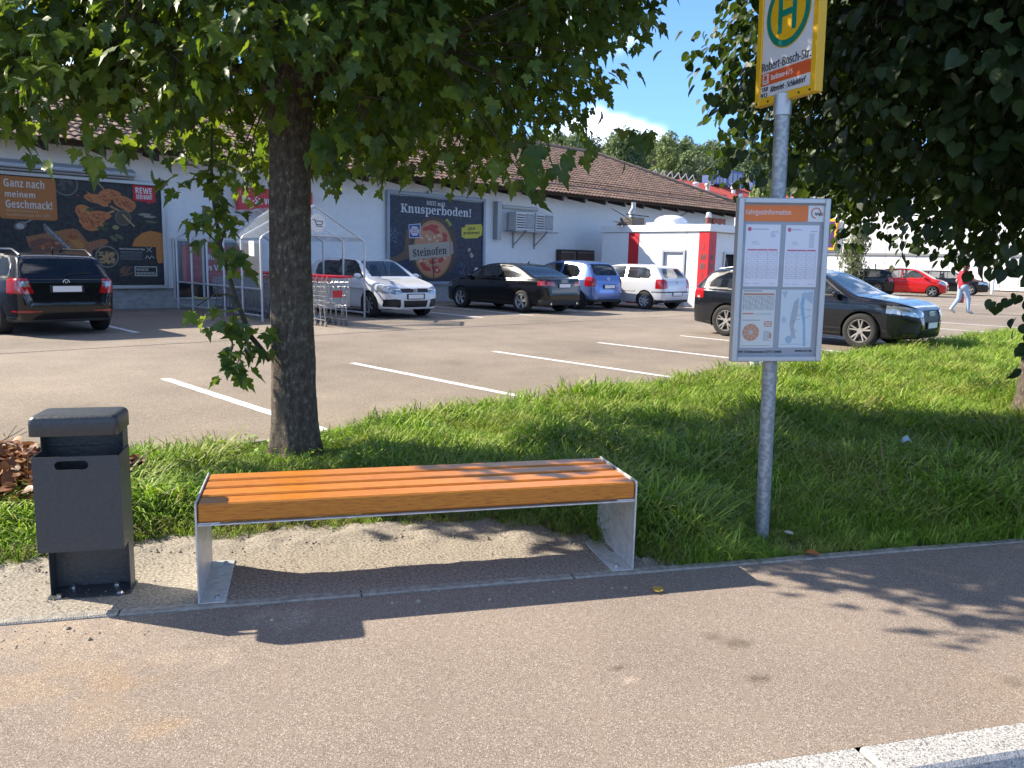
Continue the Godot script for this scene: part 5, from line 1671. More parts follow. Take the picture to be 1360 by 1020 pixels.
# ---------------------------------------------------------------- cars
func chaikin(a: Array, times: int) -> Array:
	var p := []
	for e in a: p.append(Vector2(e[0], e[1]))
	for k in times:
		var q := [p[0]]
		for i in p.size() - 1:
			if i > 0: q.append(p[i].lerp(p[i + 1], 0.25))
			if i < p.size() - 2: q.append(p[i].lerp(p[i + 1], 0.75))
		q.append(p[p.size() - 1])
		p = q
	return p

func curve_at(p: Array, x: float) -> float:
	if x <= p[0].x: return p[0].y
	var lo := 0; var hi := p.size() - 1
	if x >= p[hi].x: return p[hi].y
	while hi - lo > 1:
		var m := (lo + hi) / 2
		if p[m].x <= x: lo = m
		else: hi = m
	return lerpf(p[lo].y, p[hi].y, (x - p[lo].x) / maxf(p[hi].x - p[lo].x, 1e-6))

# A car body is lofted along x (front at +x) from its silhouette, floor line, plan and waist; the shell is then split
# into panels, panes and lamps by outlines given in side (s: x,y), front/rear (f: z,y) or top (t: x,z) view.
func car_shell(sp: Dictionary, t: Node3D) -> void:
	var top := chaikin(sp.top, 2); var x_rear: float = sp.top[0][0]; var x_front: float = sp.top[sp.top.size() - 1][0]; var y_rear: float = sp.top[0][1]; var y_front: float = sp.top[sp.top.size() - 1][1]; var wid := chaikin(sp.wid, 2); var belt := chaikin(sp.belt, 1)
	var cell: float = sp.get("cell", 0.021)
	var M2: int = int(2.75 / cell)
	var xs := [top[0].x]
	var acc := 0.0
	for i in top.size() - 1:
		var a: Vector2 = top[i]; var b: Vector2 = top[i + 1]
		var ln := a.distance_to(b)
		var s := cell - acc
		while s < ln:
			xs.append(lerpf(a.x, b.x, s / ln))
			s += cell
		acc = ln - (s - cell)
	xs.append(top[top.size() - 1].x)
	var tumble: float = sp.get("tumble", 0.42)
	var ns := xs.size(); var nr := M2 * 2 + 1
	var pos := PackedVector3Array(); pos.resize(ns * nr)
	for i in ns:
		var x: float = xs[i]
		var W := curve_at(wid, x); var er := sqrt(clampf((x - x_rear) / 0.045, 0, 1)); var ef := sqrt(clampf((x_front - x) / 0.06, 0, 1)); var yb := 0.20 + 0.05 * smoothstep(0.7, 0.0, x - x_rear) + 0.03 * smoothstep(0.5, 0.0, x_front - x); yb = lerpf(y_rear, yb, er) if er < 1.0 else lerpf(y_front, yb, ef); var yt := maxf(curve_at(top, x), yb + 0.004)
		var hb := minf(curve_at(belt, x), yt - minf(0.045, (yt - yb) * 0.3))
		var hh := hb - yb
		var sh := minf(0.05, hh * 0.25)
		var gw := W - sh
		var rise := maxf(yt - hb, 0.0)
		var zr := maxf(gw - maxf(rise - 0.05, 0.0) * tumble - minf(rise, 0.05) * 0.6, W * 0.45)
		var ctl := [[0.0, yb], [W * 0.6, yb], [W * 0.88, yb], [W * 0.955, yb + hh * 0.06], [W * 0.985, yb + hh * 0.28], [W * 0.988, yb + hh * 0.36], [W, yb + hh * 0.62], [W * 0.997, yb + hh * 0.80], [W * 0.985, hb - sh * 0.5], [gw + sh * 0.15, hb], [gw - 0.004, hb + minf(0.02, rise * 0.3)], [lerpf(gw, zr, 0.9), hb + rise * 0.86], [zr - 0.03, hb + rise * 0.965], [zr * 0.62, yt - 0.002 - rise * 0.006], [0.0, yt]]
		var cv := chaikin(ctl, 2)
		var cum := [0.0]
		for k in cv.size() - 1: cum.append(cum[k] + cv[k].distance_to(cv[k + 1]))
		var tot: float = cum[cum.size() - 1]
		var seg := 0
		for k in M2 + 1:
			var s := tot * k / M2
			while seg < cv.size() - 2 and cum[seg + 1] < s: seg += 1
			var q: Vector2 = cv[seg].lerp(cv[seg + 1], clampf((s - cum[seg]) / maxf(cum[seg + 1] - cum[seg], 1e-6), 0, 1))
			pos[i * nr + k] = Vector3(x, q.y, q.x)
			pos[i * nr + nr - 1 - k] = Vector3(x, q.y, -q.x)
	# normals
	var nor := PackedVector3Array(); nor.resize(ns * nr)
	for i in ns:
		for k in nr:
			var du: Vector3 = pos[mini(i + 1, ns - 1) * nr + k] - pos[maxi(i - 1, 0) * nr + k]
			var dv: Vector3 = pos[i * nr + mini(k + 1, nr - 1)] - pos[i * nr + maxi(k - 1, 0)]
			var n := du.cross(dv)
			n = n.normalized() if n.length() > 1e-9 else Vector3(signf(xs[i]), 0, 0)
			var mid := Vector3(xs[i] * 0.6, 0.6, 0)
			if n.dot(pos[i * nr + k] - mid) < 0: n = -n
			nor[i * nr + k] = n
	# shut lines: grooves pressed into the skin
	var skin := pos.duplicate()
	for i in ns:
		for k in nr:
			var p: Vector3 = pos[i * nr + k]
			for g in sp.get("seams", []):
				var v := Vector2(p.x, p.y)
				if g[0] == "s" and absf(nor[i * nr + k].z) < 0.45: continue
				if g[0] == "t":
					if nor[i * nr + k].y < 0.4: continue
					v = Vector2(p.x, absf(p.z))
				if g[0] == "r":
					if nor[i * nr + k].x * g[3] < 0.35: continue
					v = Vector2(absf(p.z), p.y)
				var c := Geometry2D.get_closest_point_to_segment(v, g[1], g[2])
				if c.distance_to(v) < cell * 0.55: skin[i * nr + k] = p - nor[i * nr + k] * 0.012
	# sort the quads into regions
	var regs: Array = sp.regions
	var boxes := []
	for r in regs:
		var lo := Vector2(99, 99); var hi := Vector2(-99, -99)
		for p in r.poly:
			lo = lo.min(p); hi = hi.max(p)
		boxes.append(Rect2(lo, hi - lo))
	var wr: float = sp.arch
	var wy: float = sp.wheel_r
	var vs := {}; var nsr := {}; var ix := {}; var mp := {}
	for i in ns - 1:
		for k in nr - 1:
			var a := i * nr + k; var b := a + nr; var c := b + 1; var d := a + 1
			var ctr := (pos[a] + pos[b] + pos[c] + pos[d]) * 0.25
			var n := (nor[a] + nor[c]).normalized()
			var key := "body"
			if n.y < -0.8 and ctr.y < 0.34:
				key = "under"
			if absf(ctr.z) > 0.45 and ctr.y < wy + wr:
				var skip := false
				for wx in sp.axles:
					if Vector2(ctr.x - wx, ctr.y - wy).length() < wr: skip = true
				if skip: continue
			for q in (regs.size() if key == "body" else 0):
				var r: Dictionary = regs[q]
				var v: Vector2
				match r.view:
					"s":
						if absf(n.z) < 0.30: continue
						v = Vector2(ctr.x, ctr.y)
					"f": v = Vector2(absf(ctr.z) if r.get("pair", false) else ctr.z, ctr.y)
					_: v = Vector2(ctr.x, ctr.z)
				if ctr.x < r.get("x0", -9.0) or ctr.x > r.get("x1", 9.0): continue
				if r.has("nx") and n.x * signf(r.nx) < absf(r.nx): continue
				if not boxes[q].has_point(v): continue
				if not Geometry2D.is_point_in_polygon(v, r.poly): continue
				key = str(q) + ("r" if r.get("pair", r.view == "s") and ctr.z > 0 else "l" if r.get("pair", r.view == "s") else "")
				break
			if not vs.has(key):
				vs[key] = PackedVector3Array(); nsr[key] = PackedVector3Array(); ix[key] = PackedInt32Array()
				mp[key] = {}
			var off := 0.0
			var src := skin
			if key != "body" and key != "under":
				off = regs[key.to_int()].get("off", 0.0)
				src = pos
			var id := []
			var m: Dictionary = mp[key]
			for e in [a, b, c, d]:
				if not m.has(e):
					m[e] = vs[key].size()
					vs[key].append(src[e] + nor[e] * off)
					nsr[key].append(nor[e])
				id.append(m[e])
			ix[key].append_array(PackedInt32Array([id[0], id[2], id[1], id[0], id[3], id[2]]))
	for key in vs:
		var am := ArrayMesh.new()
		var arr := []
		arr.resize(Mesh.ARRAY_MAX)
		arr[Mesh.ARRAY_VERTEX] = vs[key]; arr[Mesh.ARRAY_NORMAL] = nsr[key]; arr[Mesh.ARRAY_INDEX] = ix[key]
		am.add_surface_from_arrays(Mesh.PRIMITIVE_TRIANGLES, arr)
		if key == "body": put("body", am, sp.paint, t)
		elif key == "under": put("underbody", am, M.black, t)
		else: put(regs[key.to_int()].name, am, regs[key.to_int()].mat, t)

func reg(name: String, view: String, poly: Array, m: Material, extra := {}) -> Dictionary:
	var d := {"name": name, "view": view, "poly": V2(poly), "mat": m}
	d.merge(extra)
	return d

func wheel_meshes(r: float, style: int) -> Array:
	var st := mb()
	var w := 0.1
	lathe(st, [Vector2(r * 0.66, -w), Vector2(r * 0.80, -w - 0.012), Vector2(r * 0.95, -w - 0.004), Vector2(r, -w * 0.7), Vector2(r, w * 0.7), Vector2(r * 0.95, w + 0.004), Vector2(r * 0.80, w + 0.012), Vector2(r * 0.66, w)], 36, Transform3D(Basis(Vector3.RIGHT, PI / 2), Vector3.ZERO))
	st.generate_normals()
	var tyre := st.commit()
	st = mb()
	lathe(st, [Vector2(r * 0.60, -w), Vector2(r * 0.60, w * 0.6), Vector2(r * 0.655, w * 0.95), Vector2(r * 0.67, w), Vector2(r * 0.64, w * 0.98)], 36, Transform3D(Basis(Vector3.RIGHT, PI / 2), Vector3.ZERO))
	var n: int = [5, 5, 8, 7][style]
	for i in n:
		var an := TAU * i / n + 0.3
		var split: Array = [[0.0]] if style in [1, 3] else [[-0.12], [0.12]]
		if style == 2: split = [[0.0]]
		for s in split:
			var d0 := Vector3(cos(an), sin(an), 0); var d1 := Vector3(cos(an + s[0] * 1.6), sin(an + s[0] * 1.6), 0)
			var wdt: float = r * [0.13, 0.22, 0.17, 0.10][style]
			var nrm := Vector3(0, 0, 1)
			bar(st, d0 * r * 0.10 + Vector3(0, 0, w * 0.62), d1 * r * 0.62 + Vector3(0, 0, w * 0.80), wdt * (0.7 if s[0] != 0.0 else 1.0), 0.028, nrm, 0.006)
	disc(st, r * 0.17, 0.03, 18, Transform3D(Basis(), Vector3(0, 0, w * 0.68)))
	st.generate_normals()
	var rim := st.commit()
	st = mb()
	disc(st, r * 0.61, 0.02, 24, Transform3D(Basis(), Vector3(0, 0, -w * 0.2)))
	disc(st, r * 0.42, 0.02, 24, Transform3D(Basis(), Vector3(0, 0, w * 0.15)))
	st.generate_normals()
	return [tyre, rim, st.commit()]

func car(sp: Dictionary, label: String, a: float, b: float, nose_out: bool, turn := 0.0, group := "cars parked in the bays") -> Node3D:   # a, b of its middle; nose_out: front points away from the shop
	var t := base(sp.called, label, "car", L(a, 0.0, b), LOT_TURN + (-PI / 2 if nose_out else PI / 2) + turn, group)
	car_shell(sp, t)
	var L2: float = sp.top[sp.top.size() - 1][0]
	var r: float = sp.wheel_r
	var wm := wheel_meshes(r, sp.get("wheel", 0))
	var tr: float = sp.track
	for wx in sp.axles:
		for s in [-1.0, 1.0]:
			var o := put("wheel", wm[2], M.dark, t, Vector3(wx, r, s * tr))
			if s < 0: o.rotation.y = PI
			put("tyre", wm[0], M.rubber, o)
			put("rim", wm[1], sp.get("rim", mat(Color(0.55, 0.56, 0.57), 0.3, 0.8)), o)
			var st := mb()
			var R: float = sp.arch + 0.006
			st.set_smooth_group(0)
			for k in 20:
				var t0 := -0.35 + (PI + 0.7) * k / 20.0; var t1 := -0.35 + (PI + 0.7) * (k + 1) / 20.0
				var z0: float = s * (tr + 0.075); var z1: float = s * (tr - 0.24)
				quad(st, Vector3(wx + cos(t0) * R, r + sin(t0) * R, z0), Vector3(wx + cos(t1) * R, r + sin(t1) * R, z0), Vector3(wx + cos(t1) * R, r + sin(t1) * R, z1), Vector3(wx + cos(t0) * R, r + sin(t0) * R, z1))
				tri(st, Vector3(wx, r, z1), Vector3(wx + cos(t0) * R, r + sin(t0) * R, z1), Vector3(wx + cos(t1) * R, r + sin(t1) * R, z1))
			build("wheel_arch", st, M.black, t)
	# floor pan, seats, dashboard
	var st2 := mb()
	box(st2, Vector3(0, 0.27, 0), Vector3(L2 * 1.7, 0.07, tr * 1.05))
	build("floor_pan", st2, M.black, t)
	st2 = mb()
	var ch: float = sp.get("cabin", 0.0)
	for q in [[0.12, 0.36], [0.12, -0.36]]:
		box(st2, Vector3(ch + q[0], 0.52, q[1]), Vector3(0.5, 0.18, 0.46), 0.05)
		box(st2, Vector3(0, 0.3, 0), Vector3(0.13, 0.62, 0.44), 0.05, Transform3D(Basis(Vector3(0, 0, 1), 0.28), Vector3(ch + q[0] - 0.24, 0.52, q[1])))
		box(st2, Vector3(0, 0.70, 0), Vector3(0.08, 0.18, 0.24), 0.04, Transform3D(Basis(Vector3(0, 0, 1), 0.28), Vector3(ch + q[0] - 0.24, 0.52, q[1])))
	box(st2, Vector3(ch - 0.78, 0.5, 0), Vector3(0.5, 0.2, 1.15), 0.05)
	box(st2, Vector3(0, 0.28, 0), Vector3(0.14, 0.56, 1.15), 0.05, Transform3D(Basis(Vector3(0, 0, 1), 0.26), Vector3(ch - 1.0, 0.52, 0)))
	for z in [-0.36, 0.36]: box(st2, Vector3(0, 0.63, z), Vector3(0.08, 0.15, 0.22), 0.04, Transform3D(Basis(Vector3(0, 0, 1), 0.26), Vector3(ch - 1.0, 0.52, 0)))
	build("seats", st2, M.interior, t)
	st2 = mb()
	box(st2, Vector3(ch + 0.98, 0.80, 0), Vector3(0.42, 0.2, 1.3), 0.06)
	tube(st2, [Vector3(ch + 0.7, 0.82, 0.36), Vector3(ch + 0.9, 0.78, 0.36)], 0.03, 6)
	lathe(st2, [Vector2(0.165, -0.014), Vector2(0.19, 0.0), Vector2(0.165, 0.014), Vector2(0.165, -0.014)], 20, Transform3D(Basis(Vector3(0, 0, 1), PI / 2 - 0.4), Vector3(ch + 0.68, 0.83, 0.36)))
	build("dashboard", st2, M.interior, t)
	# mirrors, handles, plates
	for s in [-1.0, 1.0]:
		var mz: float = sp.mirror[2]
		var st := mb()
		ball(st, Vector3(sp.mirror[0], sp.mirror[1], s * (mz + 0.13)), Vector3(0.07, 0.065, 0.11), 12)
		bar(st, Vector3(sp.mirror[0] + 0.02, sp.mirror[1] - 0.04, s * (mz - 0.03)), Vector3(sp.mirror[0], sp.mirror[1] - 0.02, s * (mz + 0.08)), 0.04, 0.03)
		build("wing_mirror", st, sp.get("mirror_mat", sp.paint), t)
		for hx in sp.handles:
			st = mb()
			box(st, Vector3(hx[0], hx[1], s * hx[2]), Vector3(0.17, 0.026, 0.03), 0.01)
			build("door_handle", st, sp.get("handle_mat", sp.paint), t)
	for q in sp.plates:   # x, y, facing
		var st := mb()
		box(st, Vector3(q[0], q[1], 0), Vector3(0.02, 0.135, 0.54), 0.004)
		var pl := build("plate_holder", st, M.black, t)
		st = mb()
		box(st, Vector3(q[0] + q[2] * 0.012, q[1], 0), Vector3(0.006, 0.10, 0.46), 0.001)
		build("number_plate", st, M.plate, pl)
	for q in sp.get("badges", []):   # x, y, facing, kind
		var st := mb()
		if q[3] == "rings":
			for k in 4: lathe(st, [Vector2(0.036, 0), Vector2(0.042, 0.006), Vector2(0.048, 0)], 16, Transform3D(Basis(Vector3(0, 0, 1), -PI / 2 * q[2]), Vector3(q[0], q[1], -0.10 + k * 0.066)))
		else:
			lathe(st, [Vector2(0.045, 0), Vector2(0.052, 0.008), Vector2(0.058, 0)], 18, Transform3D(Basis(Vector3(0, 0, 1), -PI / 2 * q[2]), Vector3(q[0], q[1], 0)))
			bar(st, Vector3(q[0] + 0.004 * q[2], q[1] + 0.035, -0.025), Vector3(q[0] + 0.004 * q[2], q[1] - 0.035, 0.0), 0.012, 0.006, Vector3(1, 0, 0))
			bar(st, Vector3(q[0] + 0.004 * q[2], q[1] + 0.035, 0.025), Vector3(q[0] + 0.004 * q[2], q[1] - 0.035, 0.0), 0.012, 0.006, Vector3(1, 0, 0))
		build("badge", st, M.chrome, t)
	for q in sp.get("extras", []):   # name, material, tube points, radius
		var st := mb()
		tube(st, q[2], q[3], 8)
		build(q[0], st, q[1], t)
	return t

func lens_red() -> StandardMaterial3D:
	var m := mat(Color(0.36, 0.008, 0.012), 0.1)
	m.clearcoat_enabled = true
	m.clearcoat = 1.0
	m.clearcoat_roughness = 0.03
	return m

func lens_clear() -> StandardMaterial3D:
	var m := mat(Color(0.38, 0.41, 0.44), 0.12, 0.55)
	m.clearcoat_enabled = true
	m.clearcoat = 1.0
	m.clearcoat_roughness = 0.02
	return m

func spec_estate(pt: Material, red_tail := true) -> Dictionary:
	var g: Material = M.glass
	var sp := {
		"called": "estate_car", "paint": pt, "wheel_r": 0.33, "arch": 0.37, "axles": [-1.42, 1.40], "track": 0.80, "tumble": 0.40, "cabin": 0.05,
		"top": [[-2.37, 0.52], [-2.368, 0.60], [-2.35, 0.74], [-2.33, 0.93], [-2.27, 1.03], [-2.02, 1.31], [-1.92, 1.385], [-1.75, 1.415], [-0.9, 1.45], [0.0, 1.455], [0.38, 1.425], [0.62, 1.33], [1.22, 0.985], [1.34, 0.975], [1.92, 0.905], [2.20, 0.835], [2.31, 0.765], [2.355, 0.64], [2.37, 0.48]],
		"bot": [[-2.37, 0.50], [-2.35, 0.30], [-2.20, 0.215], [-1.7, 0.2], [1.7, 0.185], [2.15, 0.2], [2.31, 0.26], [2.37, 0.48]],
		"wid": [[-2.37, 0.60], [-2.34, 0.70], [-2.25, 0.80], [-1.9, 0.885], [-1.2, 0.915], [1.3, 0.915], [1.85, 0.885], [2.12, 0.80], [2.28, 0.68], [2.34, 0.58], [2.37, 0.46]],
		"belt": [[-2.4, 0.99], [-1.0, 0.955], [1.3, 0.90], [2.4, 0.86]],
		"mirror": [0.92, 1.0, 0.80], "handles": [[-0.05, 0.84, 0.925], [-1.02, 0.86, 0.925]],
		"plates": [[2.372, 0.47, 1.0], [-2.352, 0.80, -1.0]],
	}
	sp.regions = [
		reg("windscreen", "f", [[-0.60, 1.0], [0.60, 1.0], [0.50, 1.385], [-0.50, 1.385]], g, {"x0": 0.42, "x1": 1.3, "nx": 0.15, "off": -0.004}),
		reg("rear_window", "f", [[-0.60, 1.06], [0.60, 1.06], [0.53, 1.36], [-0.53, 1.36]], M.glass_dark, {"x1": -1.85, "nx": -0.12, "off": -0.004}),
		reg("side_window", "s", [[0.98, 0.985], [0.46, 1.33], [0.30, 1.365], [-0.20, 1.375], [-0.22, 0.985]], g, {"off": -0.004}),
		reg("side_window", "s", [[-0.29, 0.99], [-0.27, 1.375], [-1.05, 1.37], [-1.12, 1.0]], g, {"off": -0.004}),
		reg("side_window", "s", [[-1.18, 1.005], [-1.11, 1.365], [-1.55, 1.335], [-1.80, 1.22], [-1.93, 1.10], [-1.90, 1.03]], M.glass_dark, {"off": -0.004}),
		reg("window_trim", "s", [[1.06, 0.965], [0.48, 1.355], [0.30, 1.395], [-1.1, 1.395], [-1.58, 1.362], [-1.84, 1.235], [-1.98, 1.10], [-1.95, 1.0], [-1.1, 0.972]], sp.get("trim", M.black), {}),
		reg("tail_light", "f", [[0.42, 0.80], [0.95, 0.78], [0.95, 0.985], [0.72, 0.985], [0.48, 0.93]], lens_red(), {"x1": -2.02, "pair": true, "off": 0.004}),
		reg("headlight", "f", [[0.42, 0.645], [0.60, 0.625], [0.93, 0.70], [0.93, 0.835], [0.70, 0.80], [0.44, 0.735]], lens_clear(), {"x0": 1.84, "pair": true, "off": 0.004}),
		reg("grille", "f", [[-0.40, 0.745], [0.40, 0.745], [0.44, 0.65], [0.35, 0.36], [-0.35, 0.36], [-0.44, 0.65]], M.black, {"x0": 1.9, "nx": 0.25, "off": -0.012}),
		reg("air_intake", "f", [[0.50, 0.47], [0.80, 0.52], [0.80, 0.34], [0.52, 0.32]], M.black, {"x0": 1.9, "nx": 0.2, "pair": true, "off": -0.008}),
		reg("bumper_trim", "f", [[-0.95, 0.29], [0.95, 0.29], [0.95, 0.18], [-0.95, 0.18]], M.dark, {"x1": -2.0, "nx": -0.1}),
		reg("sill", "s", [[-1.95, 0.30], [1.95, 0.28], [1.95, 0.15], [-1.95, 0.15]], M.dark, {}),
	]
	sp.seams = [["s", Vector2(0.98, 0.94), Vector2(0.93, 0.32)], ["s", Vector2(-0.25, 0.96), Vector2(-0.27, 0.32)], ["s", Vector2(-1.12, 0.97), Vector2(-1.2, 0.72)], ["s", Vector2(-0.27, 0.34), Vector2(0.93, 0.34)], ["s", Vector2(-0.27, 0.34), Vector2(-0.95, 0.34)], ["t", Vector2(1.28, 0.72), Vector2(2.1, 0.6)], ["r", Vector2(0.0, 0.62), Vector2(0.66, 0.62), -1.0], ["r", Vector2(0.66, 0.62), Vector2(0.62, 1.0), -1.0]]
	return sp

func spec_hatch(pt: Material) -> Dictionary:
	var g: Material = M.glass
	var sp := {
		"called": "hatchback_car", "paint": pt, "wheel_r": 0.32, "arch": 0.36, "axles": [-1.27, 1.30], "track": 0.78, "tumble": 0.40, "cabin": 0.0, "wheel": 3,
		"top": [[-2.10, 0.50], [-2.098, 0.58], [-2.08, 0.72], [-2.05, 0.92], [-2.0, 1.02], [-1.76, 1.33], [-1.68, 1.405], [-1.5, 1.44], [-0.8, 1.475], [0.0, 1.475], [0.28, 1.435], [0.52, 1.335], [1.10, 0.985], [1.22, 0.95], [1.75, 0.85], [1.96, 0.775], [2.06, 0.70], [2.09, 0.60], [2.10, 0.47]],
		"bot": [[-2.10, 0.50], [-2.07, 0.33], [-1.9, 0.24], [-1.5, 0.2], [1.5, 0.185], [1.9, 0.19], [2.05, 0.24], [2.10, 0.47]],
		"wid": [[-2.10, 0.60], [-2.07, 0.70], [-1.98, 0.78], [-1.7, 0.85], [-1.1, 0.885], [1.2, 0.885], [1.65, 0.86], [1.88, 0.80], [2.02, 0.70], [2.07, 0.60], [2.10, 0.46]],
		"belt": [[-2.2, 1.0], [-0.8, 0.95], [1.2, 0.91], [2.2, 0.83]],
		"mirror": [0.86, 1.02, 0.77], "handles": [[-0.15, 0.84, 0.893]],
		"plates": [[2.10, 0.545, 1.0], [-2.085, 0.62, -1.0]],
		"badges": [[2.075, 0.69, 1.0, "disc"]],
	}
	sp.regions = [
		reg("windscreen", "f", [[-0.61, 1.01], [0.61, 1.01], [0.51, 1.39], [-0.51, 1.39]], g, {"x0": 0.38, "x1": 1.26, "nx": 0.15, "off": -0.004}),
		reg("rear_window", "f", [[-0.58, 1.05], [0.58, 1.05], [0.50, 1.36], [-0.50, 1.36]], M.glass_dark, {"x1": -1.62, "nx": -0.12, "off": -0.004}),
		reg("side_window", "s", [[0.94, 0.99], [0.44, 1.335], [0.26, 1.38], [-0.26, 1.39], [-0.28, 0.985]], g, {"off": -0.004}),
		reg("side_window", "s", [[-0.36, 0.985], [-0.34, 1.39], [-1.12, 1.375], [-1.40, 1.30], [-1.42, 1.08], [-1.30, 1.0]], M.glass_dark, {"off": -0.004}),
		reg("window_trim", "s", [[1.0, 0.97], [0.46, 1.355], [0.26, 1.405], [-0.4, 1.412], [-0.42, 0.965]], M.black, {}),
		reg("tail_light", "f", [[0.46, 0.80], [0.95, 0.78], [0.95, 1.0], [0.66, 0.99], [0.48, 0.93]], lens_red(), {"x1": -1.78, "pair": true, "off": 0.004}),
		reg("headlight", "f", [[0.40, 0.62], [0.56, 0.60], [0.80, 0.62], [0.93, 0.70], [0.93, 0.83], [0.70, 0.80], [0.45, 0.74]], lens_clear(), {"x0": 1.62, "pair": true, "off": 0.004}),
		reg("grille", "f", [[-0.42, 0.735], [0.42, 0.735], [0.41, 0.645], [-0.41, 0.645]], M.black, {"x0": 1.8, "nx": 0.25, "off": -0.01}),
		reg("lower_grille", "f", [[-0.37, 0.44], [0.37, 0.44], [0.34, 0.28], [-0.34, 0.28]], M.black, {"x0": 1.8, "nx": 0.2, "off": -0.012}),
		reg("air_intake", "f", [[0.45, 0.47], [0.62, 0.49], [0.80, 0.47], [0.80, 0.30], [0.44, 0.28]], M.black, {"x0": 1.75, "nx": 0.15, "pair": true, "off": -0.012}),
		reg("bumper_trim", "f", [[-0.95, 0.34], [0.95, 0.34], [0.95, 0.18], [-0.95, 0.18]], M.dark, {"x1": -1.8, "nx": -0.1}),
	]
	sp.seams = [["s", Vector2(0.94, 0.95), Vector2(0.88, 0.32)], ["s", Vector2(-0.32, 0.96), Vector2(-0.36, 0.34)], ["s", Vector2(-0.36, 0.34), Vector2(0.88, 0.34)], ["t", Vector2(1.28, 0.72), Vector2(1.95, 0.62)], ["r", Vector2(0.0, 0.66), Vector2(0.6, 0.66), -1.0]]
	return sp

func spec_saloon(pt: Material) -> Dictionary:
	var g: Material = M.glass_dark
	var sp := {
		"called": "saloon_car", "paint": pt, "wheel_r": 0.325, "arch": 0.362, "axles": [-1.33, 1.31], "track": 0.79, "tumble": 0.44, "cabin": -0.02, "wheel": 0,
		"top": [[-2.23, 0.52], [-2.228, 0.60], [-2.215, 0.75], [-2.20, 0.92], [-2.17, 0.985], [-2.06, 1.005], [-1.72, 1.03], [-1.05, 1.33], [-0.75, 1.395], [-0.3, 1.42], [0.1, 1.415], [0.40, 1.375], [0.66, 1.28], [1.18, 0.975], [1.30, 0.945], [1.85, 0.85], [2.06, 0.775], [2.16, 0.69], [2.21, 0.58], [2.23, 0.47]],
		"bot": [[-2.23, 0.52], [-2.20, 0.34], [-2.0, 0.24], [-1.6, 0.2], [1.6, 0.185], [2.0, 0.19], [2.17, 0.25], [2.23, 0.47]],
		"wid": [[-2.23, 0.60], [-2.20, 0.70], [-2.12, 0.79], [-1.8, 0.865], [-1.1, 0.898], [1.2, 0.898], [1.75, 0.87], [2.0, 0.79], [2.15, 0.68], [2.2, 0.58], [2.23, 0.46]],
		"belt": [[-2.3, 0.955], [-0.9, 0.945], [1.2, 0.90], [2.3, 0.82]],
		"mirror": [0.88, 0.99, 0.78], "handles": [[-0.1, 0.83, 0.906], [-0.98, 0.845, 0.906]],
		"plates": [[-2.218, 0.80, -1.0]], "badges": [[-2.205, 0.925, -1.0, "rings"]],
	}
	sp.regions = [
		reg("windscreen", "f", [[-0.60, 0.99], [0.60, 0.99], [0.50, 1.345], [-0.50, 1.345]], M.glass, {"x0": 0.42, "x1": 1.26, "nx": 0.15, "off": -0.004}),
		reg("rear_window", "f", [[-0.62, 1.05], [0.62, 1.05], [0.50, 1.35], [-0.50, 1.35]], g, {"x0": -1.75, "x1": -0.85, "nx": -0.15, "off": -0.004}),
		reg("side_window", "s", [[0.96, 0.975], [0.48, 1.285], [0.30, 1.33], [-0.20, 1.345], [-0.22, 0.975]], g, {"off": -0.004}),
		reg("side_window", "s", [[-0.29, 0.98], [-0.27, 1.345], [-0.72, 1.325], [-1.02, 1.22], [-1.28, 1.07], [-1.30, 1.0]], g, {"off": -0.004}),
		reg("window_trim", "s", [[1.03, 0.955], [0.50, 1.305], [0.30, 1.355], [-0.25, 1.37], [-0.74, 1.35], [-1.06, 1.24], [-1.36, 1.06], [-1.36, 0.975]], M.black, {}),
		reg("tail_light", "f", [[0.40, 0.80], [0.95, 0.80], [0.95, 0.93], [0.44, 0.915]], lens_red(), {"x1": -1.93, "pair": true, "off": 0.004}),
		reg("bumper_trim", "f", [[-0.95, 0.40], [0.95, 0.40], [0.95, 0.18], [-0.95, 0.18]], M.dark, {"x1": -1.95, "nx": -0.1}),
		reg("headlight", "f", [[0.42, 0.62], [0.62, 0.60], [0.93, 0.66], [0.93, 0.79], [0.70, 0.75], [0.44, 0.70]], lens_clear(), {"x0": 1.75, "pair": true, "off": 0.004}),
		reg("grille", "f", [[-0.42, 0.70], [0.42, 0.70], [0.46, 0.60], [0.36, 0.36], [-0.36, 0.36], [-0.46, 0.60]], M.black, {"x0": 1.8, "nx": 0.25, "off": -0.01}),
	]
	sp.seams = [["s", Vector2(0.95, 0.94), Vector2(0.9, 0.32)], ["s", Vector2(-0.25, 0.96), Vector2(-0.27, 0.34)], ["s", Vector2(-1.3, 0.96), Vector2(-1.08, 0.70)], ["s", Vector2(-0.27, 0.34), Vector2(0.9, 0.34)], ["r", Vector2(0.0, 0.66), Vector2(0.68, 0.66), -1.0], ["r", Vector2(0.68, 0.66), Vector2(0.62, 0.98), -1.0]]
	sp.extras = [["aerial", M.black, [Vector3(-0.72, 1.40, 0), Vector3(-0.78, 1.46, 0)], 0.018], ["exhaust_tip", M.chrome, [Vector3(-2.1, 0.29, -0.55), Vector3(-2.22, 0.29, -0.55)], 0.035], ["exhaust_tip", M.chrome, [Vector3(-2.1, 0.29, 0.55), Vector3(-2.22, 0.29, 0.55)], 0.035]]
	return sp

